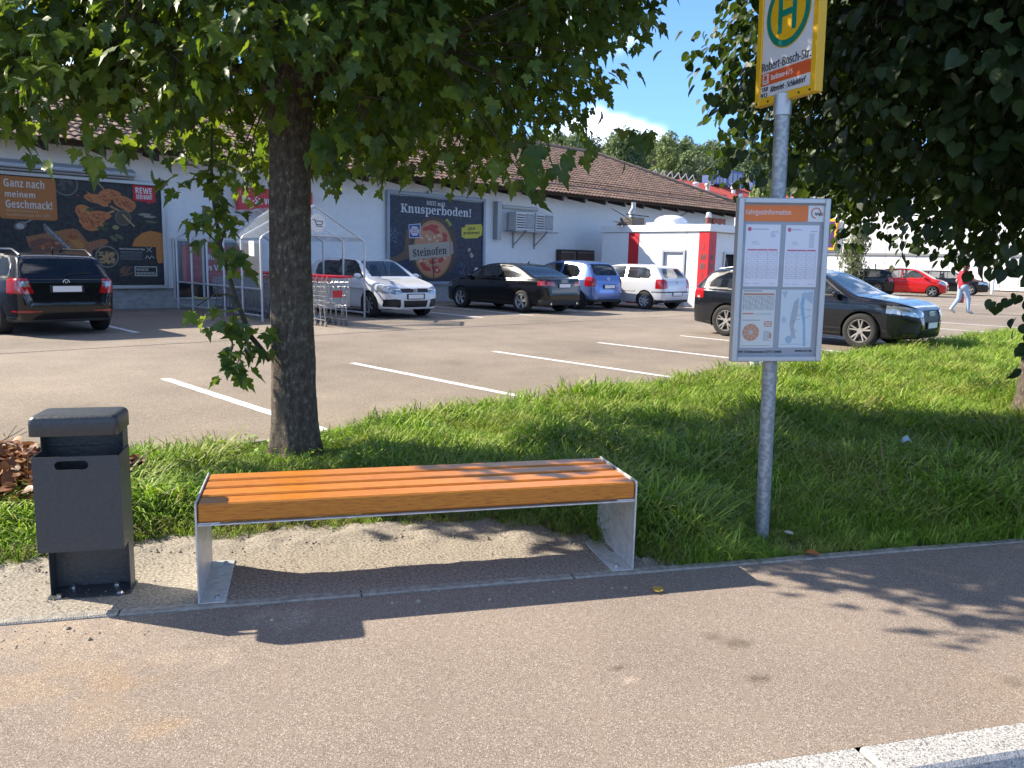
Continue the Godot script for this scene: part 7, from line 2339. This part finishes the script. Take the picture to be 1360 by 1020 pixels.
func lime() -> void:
	var foot := Vector3(5.32, 0, -8.0)
	var t := base("lime_tree", "lime tree with dense low-hanging round leaves right of the bus stop", "tree", foot)
	trunk(t, [Vector3(0, -0.1, 0), Vector3(0.0, 0.25, 0), Vector3(0.0, 0.8, 0), Vector3(0.02, 1.5, 0.0), Vector3(0.0, 2.4, 0), Vector3(0.0, 3.4, 0), Vector3(0.0, 5.0, 0.0), Vector3(0.05, 7.0, 0)], [0.19, 0.175, 0.165, 0.16, 0.15, 0.12, 0.08, 0.03])
	var pts := []
	limbs(t, null, foot + Vector3(0, 2.2, 0), 14, func(d): return lerpf(3.9, 4.3, maxf(d.y, 0.0)), pts, 0.06)
	var cn := noise(FastNoiseLite.TYPE_SIMPLEX_SMOOTH, 0.55, 3, 83)
	var c := foot + Vector3(0.2, 4.7, 0.0)
	var leaves := []; var centres := []
	var made := 0
	while made < 7600:
		var p := c + Vector3(rng.randf_range(-4.4, 4.4), rng.randf_range(-4.2, 4.6), rng.randf_range(-4.2, 4.2))
		var q := p - c
		var rxz := Vector2(q.x, q.z).length() / (3.85 + cn.get_noise_2d(p.x * 2.0, p.z * 2.0) * 0.8)
		var e := pow(rxz, 2.8) + pow(absf(q.y) / (4.3 if q.y < 0 else 4.4), 2.8)
		if e > 1.0 or e < 0.15 * rng.randf(): continue
		var low := clampf(2.95 - 0.40 * (p.x - 1.7), 1.72, 3.3) + cn.get_noise_2d(p.x * 4.0 + 9.0, p.z * 4.0) * 0.42
		if p.y < low: continue
		if p.y < low + 0.5 and rng.randf() < 0.6: continue
		if p.y < 2.5 and Vector2(p.x - foot.x, p.z - foot.z).length() < 0.5: continue
		if cn.get_noise_3dv(p * 1.5) < -0.36: continue
		if p.x < 3.0 and rng.randf() < 0.85 * smoothstep(3.0, 1.9, p.x): continue
		made += 1
		cluster(leaves, p, (q * Vector3(1, 0.4, 1)).normalized(), 11, 0.25, 0.07, 0.125, 0.8)
		if p.y < 3.4: centres.append(p)
	# hanging sprays at the left and before the trunk
	for q in [[1.62, 2.95, -7.3, 3], [1.75, 2.85, -7.3, 4], [1.9, 2.75, -7.2, 5], [2.05, 3.1, -7.2, 7], [2.2, 2.6, -7.2, 7], [1.75, 2.48, -7.2, 3], [1.95, 2.40, -7.2, 4], [2.3, 2.3, -7.1, 7], [3.9, 1.55, -6.6, 6], [4.0, 1.25, -6.5, 5], [4.15, 1.05, -6.5, 5], [4.3, 0.95, -6.6, 6], [4.4, 0.8, -6.7, 5], [4.55, 1.1, -6.7, 8], [4.7, 0.85, -6.8, 7], [4.75, 0.65, -6.9, 5], [4.9, 0.9, -7.0, 8], [3.5, 1.85, -6.8, 8], [3.2, 2.0, -6.9, 7], [4.65, 1.4, -6.7, 8], [5.0, 1.3, -7.0, 9], [4.85, 0.5, -7.0, 4], [4.45, 1.5, -6.7, 9], [4.6, 1.65, -6.8, 10], [4.8, 1.6, -6.9, 10], [4.95, 1.1, -7.0, 9], [5.05, 0.75, -7.1, 7], [4.25, 1.35, -6.6, 7], [4.35, 1.15, -6.65, 6], [5.1, 1.45, -7.1, 10], [4.1, 1.6, -6.6, 8], [5.0, 0.45, -7.1, 4]]:
		cluster(leaves, Vector3(q[0], q[1], q[2]), Vector3(-0.4, -0.5, 0.4), q[3], 0.16, 0.08, 0.12, 0.9)
		centres.append(Vector3(q[0], q[1], q[2]))
	twigs(t, centres, pts)
	var mats := [leaf_mat(Color(0.026, 0.043, 0.016), Color(0.034, 0.06, 0.008)), leaf_mat(Color(0.034, 0.055, 0.019), Color(0.06, 0.095, 0.010)), leaf_mat(Color(0.021, 0.036, 0.015), Color(0.025, 0.045, 0.006))]
	foliage(t, leaves, [leaf_mesh("lime", 0.15, 0.3), leaf_mesh("lime", 0.35, 0.15), leaf_mesh("lime", 0.5, 0.45)], mats, "foliage", 300)

# ---------------------------------------------------------------- grass
func tuft(n: int, h: float, spread: float) -> ArrayMesh:
	var st := mb()
	st.set_smooth_group(0)
	for i in n:
		var an := rng.randf() * TAU
		var d := Vector3(cos(an), 0, sin(an))
		var b := d * rng.randf() * spread + Vector3(rng.randfn(), 0, rng.randfn()) * spread * 0.4
		var ln := h * rng.randf_range(0.55, 1.15)
		var lean := rng.randf_range(0.2, 1.5)
		var side := Vector3(-d.z, 0, d.x).rotated(Vector3.UP, rng.randf_range(-0.8, 0.8)) * rng.randf_range(0.0026, 0.0056)
		var p1 := b + d * ln * lean * 0.22 + Vector3(0, ln * 0.5, 0)
		var p2 := b + d * ln * lean * 0.62 + Vector3(0, ln * (0.86 - lean * 0.12), 0)
		var p3 := b + d * ln * lean * 1.05 + Vector3(0, ln * (1.0 - lean * 0.38), 0)
		quad(st, b - side, b + side, p1 + side * 0.95, p1 - side * 0.95)
		quad(st, p1 - side * 0.95, p1 + side * 0.95, p2 + side * 0.65, p2 - side * 0.65)
		tri(st, p2 - side * 0.65, p2 + side * 0.65, p3)
	st.generate_normals()
	return st.commit()

func on_lawn(p: Vector3) -> bool:
	var q := path_xz(p)
	if q.y > -0.075: return false
	if lot_ab(p).y > 5.80: return false
	var dd := dirt_depth(q.x)
	if dd > 0.02 and -q.y < dd + nz.get_noise_2d(q.x * 90.0, q.y * 90.0) * 0.10: return false
	return true

func lawn() -> void:
	var root: MultiMeshInstance3D = null
	var cn := noise(FastNoiseLite.TYPE_SIMPLEX_SMOOTH, 0.7, 3, 91)
	var sets := [[], [], []]
	var tries := 0
	while tries < 120000:
		tries += 1
		# denser towards the bench: distances drawn with falling weight
		var d := 3.0 + 16.5 * pow(rng.randf(), 1.45)
		var k := rng.randf_range(-0.86, 0.98)
		var p := Vector3(k * d, 0, -d)
		if not on_lawn(p): continue
		if Vector2(p.x + 1.63, p.z + 5.9).length() < 0.2: continue
		var g := cn.get_noise_2d(p.x, p.z)
		var s := rng.randf_range(0.7, 1.2) * (1.0 + g * 0.55)
		var q := path_xz(p)
		var dd := dirt_depth(q.x)
		if dd > 0.02: s *= clampf(0.45 + (-q.y - dd) * 1.4, 0.4, 1.0)
		elif q.y > -0.3: s *= 0.62
		if q.x > 0.8: s *= 1.15
		var pole := Vector2(p.x - 1.45, p.z + 4.2).length()
		if pole < 0.38: s *= clampf(pole * 2.2, 0.3, 1.0)
		var bole := Vector2(p.x + 1.6, p.z + 5.75).length()
		if bole < 0.6: s *= clampf(bole * 1.4, 0.45, 1.0)
		var w := rng.randf()
		var kind := 0 if w < 0.64 else 1 if w < 0.96 else 2
		var dry := clampf(0.3 + cn.get_noise_2d(p.x * 1.9 + 70, p.z * 1.9) * 1.6, 0, 1) * rng.randf_range(0.2, 1.0)
		var col := Color(0.16, 0.29, 0.035).lerp(Color(0.36, 0.47, 0.075), pow(rng.randf(), 1.3)).lerp(Color(0.42, 0.36, 0.14), dry * 0.6)
		if dd > 0.02 and -q.y < dd + 0.22 and rng.randf() < 0.35: col = Color(0.30, 0.24, 0.12)
		if kind == 2: col = Color(0.13, 0.17, 0.05).lerp(Color(0.36, 0.29, 0.14), rng.randf())
		var x := Transform3D(Basis(Vector3.UP, rng.randf() * TAU).rotated(Vector3(rng.randfn(), 0, rng.randfn()).normalized(), rng.randf() * 0.2).scaled(Vector3.ONE * s), p + Vector3(0, -0.012, 0))
		sets[kind].append([x, col])
	var meshes := [tuft(15, 0.125, 0.055), tuft(9, 0.19, 0.05), tuft(3, 0.25, 0.03)]
	var m := mat(Color(1, 1, 1), 0.55)
	m.vertex_color_use_as_albedo = true
	m.metallic_specular = 0.35
	m.backlight_enabled = true
	m.backlight = srgb(Color(0.38, 0.52, 0.03))
	for i in 3:
		var mm := MultiMesh.new()
		mm.transform_format = MultiMesh.TRANSFORM_3D
		mm.use_colors = true
		mm.mesh = meshes[i]
		mm.instance_count = sets[i].size()
		for k in sets[i].size():
			mm.set_instance_transform(k, sets[i][k][0])
			mm.set_instance_color(k, sets[i][k][1])
		var o := MultiMeshInstance3D.new()
		o.multimesh = mm
		o.material_override = m
		o.name = ["grass", "long_grass", "dry_stalks"][i]
		o.set_meta("kind", "stuff")
		if root: root.add_child(o)
		else:
			add_child(o)
			root = o
			tag(o, "rough green lawn grass between footpath and car park", "grass", "", "stuff")
	# low leafy weeds round the maple's foot
	var wm := mat(Color(0.20, 0.30, 0.05), 0.6)
	wm.backlight_enabled = true
	wm.backlight = srgb(Color(0.25, 0.36, 0.03))
	var mm2 := MultiMesh.new()
	mm2.transform_format = MultiMesh.TRANSFORM_3D
	mm2.mesh = leaf_mesh("lime")
	var ts := []
	for i in 420:
		var an := rng.randf() * TAU; var r := 0.2 + absf(rng.randfn()) * 0.38
		var p := Vector3(-1.5 + cos(an) * r * 1.5, rng.randf_range(0.02, 0.14), -5.75 + sin(an) * r)
		if not on_lawn(p): continue
		ts.append(leaf_pose(p, Vector3(cos(an), 0.4, sin(an)), rng.randf_range(0.02, 0.045), 0.0))
	mm2.instance_count = ts.size()
	for i in ts.size(): mm2.set_instance_transform(i, ts[i])
	var wo := MultiMeshInstance3D.new()
	wo.multimesh = mm2
	wo.material_override = wm
	wo.name = "ground_weeds"
	add_child(wo)
	tag(wo, "small-leaved weeds round the foot of the maple", "weeds", "", "stuff")
	# grit and clods on the bare earth
	var gm := MultiMesh.new()
	gm.transform_format = MultiMesh.TRANSFORM_3D
	gm.use_colors = true
	var st := mb()
	ball(st, Vector3.ZERO, Vector3(1, 0.7, 0.85), 6)
	st.generate_normals()
	gm.mesh = st.commit()
	ts = []
	for i in 3000:
		var x := rng.randf_range(-3.2, 0.9)
		var z := -0.06 - rng.randf() * dirt_depth(x)
		if i % 6 == 0: z = rng.randf_range(-0.05, 0.22)
		var s := 0.0018 + 0.004 * pow(rng.randf(), 4.0)
		if i % 90 == 0: s = rng.randf_range(0.008, 0.015)
		if i % 4 == 1:
			z = -dirt_depth(x) * rng.randf_range(0.72, 1.08)
			s = rng.randf_range(0.003, 0.010)
		ts.append(Transform3D(Basis(Vector3.UP, rng.randf() * TAU).scaled(Vector3.ONE * s), P(x, (0.009 if z < -0.06 else 0.001), z)))
	gm.instance_count = ts.size()
	for i in ts.size():
		gm.set_instance_transform(i, ts[i])
		var g := rng.randf_range(0.7, 1.5)
		gm.set_instance_color(i, Color(0.30 * g, 0.26 * g, 0.20 * g))
	var go := MultiMeshInstance3D.new()
	go.multimesh = gm
	var gmat := mat(Color(1, 1, 1), 0.9)
	gmat.vertex_color_use_as_albedo = true
	go.material_override = gmat
	go.name = "grit"
	add_child(go)
	tag(go, "fine grit scattered on the bare earth and path edge", "grit", "", "stuff")

func litter() -> void:
	# dry clipped hedge remains left of the bin
	var t := base("dry_brush", "low heap of dry brown leafy cuttings left of the bin", "cuttings", Vector3(-2.95, 0, -4.6))
	var st := mb()
	for i in 40:
		var p := Vector3(rng.randf_range(-0.75, 0.6), 0.0, rng.randf_range(-0.4, 0.4))
		tube(st, [p, p + Vector3(rng.randfn() * 0.1, 0.15, rng.randfn() * 0.1), p + Vector3(rng.randfn() * 0.25, rng.randf_range(0.2, 0.4), rng.randfn() * 0.2)], [0.006, 0.005, 0.002], 5)
	build("stems", st, M.twig, t)
	var cols := [Color(0.20, 0.085, 0.035), Color(0.30, 0.15, 0.06), Color(0.13, 0.055, 0.025)]
	var lm := leaf_mesh("lime")
	for k in 3:
		var mm := MultiMesh.new()
		mm.transform_format = MultiMesh.TRANSFORM_3D
		mm.mesh = lm
		mm.instance_count = 1100
		for i in 1100:
			var p := Vector3(rng.randf_range(-0.85, 0.62), 0, rng.randf_range(-0.42, 0.45))
			p.y = rng.randf() * 0.36 * clampf(1.2 - Vector2(p.x + 0.1, p.z * 1.6).length() * 0.75, 0.1, 1.0)
			mm.set_instance_transform(i, leaf_pose(p, Vector3(rng.randfn(), rng.randfn() * 0.6, rng.randfn()).normalized(), rng.randf_range(0.035, 0.065), 0.2))
		var o := MultiMeshInstance3D.new()
		o.multimesh = mm
		o.material_override = leaf_mat(cols[k], cols[k] * 0.4)
		o.name = "dry_leaves"
		o.set_meta("kind", "stuff")
		t.add_child(o, true)
	# single fallen leaves
	var fm := leaf_mesh("lime")
	var spots := [[P(0.66, 0.012, 0.24), 0.05, Color(0.42, 0.28, 0.05), "yellow fallen leaf on the sunlit footpath"], [Vector3(1.62, 0.02, -3.98), 0.07, Color(0.42, 0.13, 0.03), "orange fallen leaf on the edging by the bus stop pole"], [Vector3(1.16, 0.03, -4.36), 0.05, Color(0.5, 0.36, 0.12), "pale curled leaf in the grass left of the pole"], [Vector3(1.58, 0.03, -4.26), 0.05, Color(0.5, 0.46, 0.38), "whitish dry leaf in the grass at the pole foot"], [Vector3(1.95, 0.03, -4.4), 0.05, Color(0.5, 0.46, 0.36), "whitish dry leaf in the shaded grass right of the pole"]]
	for s in spots:
		var o := put("fallen_leaf", fm, mat(s[2], 0.7), self)
		o.transform = Transform3D(Basis.from_euler(Vector3(-PI / 2 + 0.25, rng.randf() * TAU, 0.1)).scaled(Vector3.ONE * s[1]), s[0])
		tag(o, s[3], "leaf")
	var st2 := mb()
	st2.set_smooth_group(0)
	var q := [Vector3(0, 0, 0), Vector3(0.05, 0.03, 0.01), Vector3(0.045, 0.07, 0.0), Vector3(-0.005, 0.05, 0.02)]
	quad(st2, q[0], q[1], q[2], q[3]); tri(st2, q[1], Vector3(0.075, 0.02, 0.03), q[2])
	var sc := build("paper_scrap", st2, mat(Color(0.5, 0.6, 0.68), 0.6), self, Vector3(3.02, 0.16, -6.05))
	tag(sc, "scrap of pale blue paper caught in the shaded grass", "paper")

# ---------------------------------------------------------------- shopper
func field(p: Vector3, bones: Array, grow: float) -> float:
	var d := 9.0
	for b in bones:
		var pa: Vector3 = p - b[0]; var ba: Vector3 = b[1] - b[0]
		var h := clampf(pa.dot(ba) / maxf(ba.length_squared(), 1e-6), 0, 1)
		var q := (pa - ba * h)
		if b.size() > 4: q *= b[4]
		var e: float = q.length() - lerpf(b[2], b[3], h) - grow
		var k := 0.035
		var m := maxf(k - absf(d - e), 0.0) / k
		d = minf(d, e) - m * m * k * 0.25
	return d

func skin_net(st: SurfaceTool, bones: Array, cell: float, grow: float, lo: Vector3, hi: Vector3) -> void:   # surface nets over the field
	var n := Vector3i(((hi - lo) / cell).ceil()) + Vector3i.ONE
	var val := PackedFloat32Array(); val.resize(n.x * n.y * n.z)
	for x in n.x:
		for y in n.y:
			for z in n.z: val[(x * n.y + y) * n.z + z] = field(lo + Vector3(x, y, z) * cell, bones, grow)
	var vert := {}
	for x in n.x - 1:
		for y in n.y - 1:
			for z in n.z - 1:
				var i0 := (x * n.y + y) * n.z + z
				var c := 0; var sum := Vector3.ZERO
				var f := []
				for k in 8: f.append(val[i0 + (k & 1) * n.y * n.z + ((k >> 1) & 1) * n.z + (k >> 2)])
				for e in [[0, 1], [2, 3], [4, 5], [6, 7], [0, 2], [1, 3], [4, 6], [5, 7], [0, 4], [1, 5], [2, 6], [3, 7]]:
					var a: float = f[e[0]]; var b: float = f[e[1]]
					if (a < 0) != (b < 0):
						var t := a / (a - b)
						var pa := Vector3(e[0] & 1, (e[0] >> 1) & 1, e[0] >> 2); var pb := Vector3(e[1] & 1, (e[1] >> 1) & 1, e[1] >> 2)
						sum += pa.lerp(pb, t); c += 1
				if c: vert[i0] = lo + (Vector3(x, y, z) + sum / c) * cell
	st.set_smooth_group(0)
	var str := [n.y * n.z, n.z, 1]
	for i0 in vert:
		for ax in 3:
			var u: int = str[(ax + 1) % 3]; var v: int = str[(ax + 2) % 3]
			var a: float = val[i0]; var b: float = val[i0 + str[ax]]
			if (a < 0) == (b < 0): continue
			if not (vert.has(i0 - u) and vert.has(i0 - v) and vert.has(i0 - u - v)): continue
			if a < 0: quad(st, vert[i0], vert[i0 - u], vert[i0 - u - v], vert[i0 - v])
			else: quad(st, vert[i0], vert[i0 - v], vert[i0 - u - v], vert[i0 - u])

func shopper() -> void:
	var t := base("person", "person in red top and light blue jeans walking across the car park", "person", L(30.6, 0, 9.5), LOT_TURN - 0.55)
	# walks to +x; y up; z to the viewer's side
	var hipL := Vector3(0, 0.93, 0.09); var hipR := Vector3(0, 0.93, -0.09)
	var knL := Vector3(0.20, 0.52, 0.09); var knR := Vector3(-0.04, 0.50, -0.09)
	var anL := Vector3(0.22, 0.09, 0.10); var anR := Vector3(-0.30, 0.16, -0.10)
	var chest := Vector3(0.04, 1.28, 0); var neck := Vector3(0.05, 1.46, 0); var head := Vector3(0.09, 1.60, 0)
	var shL := Vector3(0.04, 1.40, 0.18); var shR := Vector3(0.04, 1.40, -0.18)
	var elL := Vector3(0.20, 1.17, 0.24); var wrL := Vector3(0.44, 1.14, 0.22)
	var elR := Vector3(-0.04, 1.12, -0.26); var wrR := Vector3(0.12, 0.90, -0.27)
	var arms := [[shL, elL, 0.052, 0.042], [elL, wrL, 0.042, 0.028], [shR, elR, 0.052, 0.042], [elR, wrR, 0.042, 0.028]]
	var legs := [[hipL, knL, 0.088, 0.058], [knL, anL, 0.058, 0.038], [hipR, knR, 0.088, 0.058], [knR, anR, 0.058, 0.038]]
	var torso := [[Vector3(0, 0.95, 0), Vector3(0.0, 1.02, 0), 0.135, 0.13], [Vector3(0, 1.02, 0.03), chest + Vector3(0, 0, 0.06), 0.115, 0.12], [Vector3(0, 1.02, -0.03), chest + Vector3(0, 0, -0.06), 0.115, 0.12], [shL, shR, 0.06, 0.06]]
	var skull := [[neck, head - Vector3(0.01, 0.06, 0), 0.055, 0.055], [head + Vector3(-0.015, 0.02, 0), head + Vector3(0.005, 0.035, 0), 0.088, 0.085], [head + Vector3(0.045, -0.05, 0), head + Vector3(0.04, -0.07, 0), 0.045, 0.035], [head + Vector3(0.09, 0.0, 0), head + Vector3(0.105, -0.025, 0), 0.012, 0.016], [head + Vector3(0.0, -0.01, 0.085), head + Vector3(0.0, -0.04, 0.08), 0.016, 0.012], [head + Vector3(0.0, -0.01, -0.085), head + Vector3(0.0, -0.04, -0.08), 0.016, 0.012]]
	var feet := [[anL, anL + Vector3(0.17, -0.055, 0.0), 0.042, 0.03], [anR, anR + Vector3(0.13, -0.12, 0.0), 0.042, 0.03]]
	var skin := mat(Color(0.44, 0.24, 0.17), 0.55)
	skin.subsurf_scatter_enabled = true
	skin.subsurf_scatter_strength = 0.1
	var st := mb()
	skin_net(st, arms + legs + torso + skull, 0.026, 0.0, Vector3(-0.5, 0.0, -0.42), Vector3(0.62, 1.76, 0.40))
	# hands: palm and five bent fingers each; the near hand holds a strap, the far one a bag
	for h in [[wrL, Vector3(1, -0.05, 0), Vector3(0, 0, 1)], [wrR, Vector3(0.35, -0.93, 0), Vector3(0, 0, -1)]]:
		var w: Vector3 = h[0]; var f: Vector3 = h[1].normalized(); var sd: Vector3 = h[2]
		var dn := f.cross(sd).normalized()
		box(st, Vector3.ZERO, Vector3(0.085, 0.028, 0.075), 0.012, Transform3D(Basis(f, dn, f.cross(dn)), w + f * 0.045))
		for k in 4:
			var o: Vector3 = w + f * 0.085 + f.cross(dn) * (-0.03 + 0.02 * k)
			var ln: float = [0.062, 0.07, 0.066, 0.052][k]
			var cl := -signf(dn.y) * dn
			tube(st, [o, o + f * ln * 0.45 - cl * 0.006, o + f * ln * 0.62 - cl * 0.03, o + f * ln * 0.5 - cl * 0.05], [0.0095, 0.009, 0.0085, 0.007], 6)
		var th: Vector3 = w + f * 0.03 + f.cross(dn) * 0.04
		tube(st, [th, th + f * 0.025 + f.cross(dn) * 0.022, th + f * 0.055 + f.cross(dn) * 0.02], [0.011, 0.010, 0.008], 6)
	build("body", st, skin, t)
	st = mb()
	for z in [-0.033, 0.033]: ball(st, head + Vector3(0.082, 0.005, z), Vector3(0.008, 0.008, 0.012), 8)
	box(st, head + Vector3(0.082, -0.058, 0), Vector3(0.008, 0.008, 0.042), 0.002)
	build("face_features", st, mat(Color(0.06, 0.025, 0.02), 0.5), t)
	st = mb()
	skin_net(st, [torso[0], torso[1], torso[2], torso[3], [shL, shL.lerp(elL, 0.62), 0.056, 0.052], [shR, shR.lerp(elR, 0.62), 0.056, 0.052]], 0.026, 0.016, Vector3(-0.3, 0.76, -0.42), Vector3(0.36, 1.52, 0.42))
	build("red_top", st, mat(Color(0.40, 0.012, 0.035), 0.8), t)
	st = mb()
	skin_net(st, legs + [[Vector3(0, 0.93, 0.05), Vector3(0, 0.95, -0.05), 0.125, 0.125]], 0.026, 0.012, Vector3(-0.5, 0.04, -0.30), Vector3(0.44, 1.12, 0.30))
	build("jeans", st, mat(Color(0.30, 0.42, 0.58), 0.85), t)
	st = mb()
	skin_net(st, feet, 0.02, 0.012, Vector3(-0.42, -0.06, -0.24), Vector3(0.52, 0.24, 0.24))
	build("shoes", st, mat(grey(0.5), 0.7), t)
	st = mb()
	skin_net(st, [[head + Vector3(-0.03, 0.035, 0), head + Vector3(-0.01, 0.06, 0), 0.095, 0.088], [head + Vector3(-0.07, 0.0, 0), head + Vector3(-0.09, -0.12, 0), 0.06, 0.05]], 0.02, 0.004, head + Vector3(-0.3, -0.3, -0.2), head + Vector3(0.2, 0.25, 0.2))
	build("hair", st, mat(Color(0.07, 0.03, 0.018), 0.7), t)
	var b := base("shopping_bag", "red carrier bag held by the person in the car park", "bag", t.position + t.basis * Vector3(0.18, 0.36, -0.27), t.rotation.y)
	st = mb()
	st.set_smooth_group(0)
	var rings := []
	for i in 6:
		var k := i / 5.0
		var ring := []
		for s in 12:
			var an := TAU * s / 12
			ring.append(Vector3(cos(an) * lerpf(0.14, 0.17, sin(k * PI)) * lerpf(1.0, 0.75, k) * (1 + 0.06 * sin(s * 2.3 + i)), k * 0.34, sin(an) * 0.08 * lerpf(1.0, 0.4, k)))
		rings.append(ring)
	for i in 5:
		for s in 12: quad(st, rings[i][(s + 1) % 12], rings[i][s], rings[i + 1][s], rings[i + 1][(s + 1) % 12])
	for s in 12: tri(st, rings[0][s], rings[0][(s + 1) % 12], Vector3.ZERO)
	build("bag_body", st, mat(Color(0.45, 0.05, 0.07), 0.5), b)
	st = mb()
	for s in [-1.0, 1.0]: tube(st, [Vector3(0.06 * s, 0.33, 0.0), Vector3(0.035 * s, 0.42, 0.0), Vector3(-0.02, 0.475, 0.0)], 0.006, 5)
	build("bag_handle", st, mat(Color(0.45, 0.05, 0.07), 0.5), b)
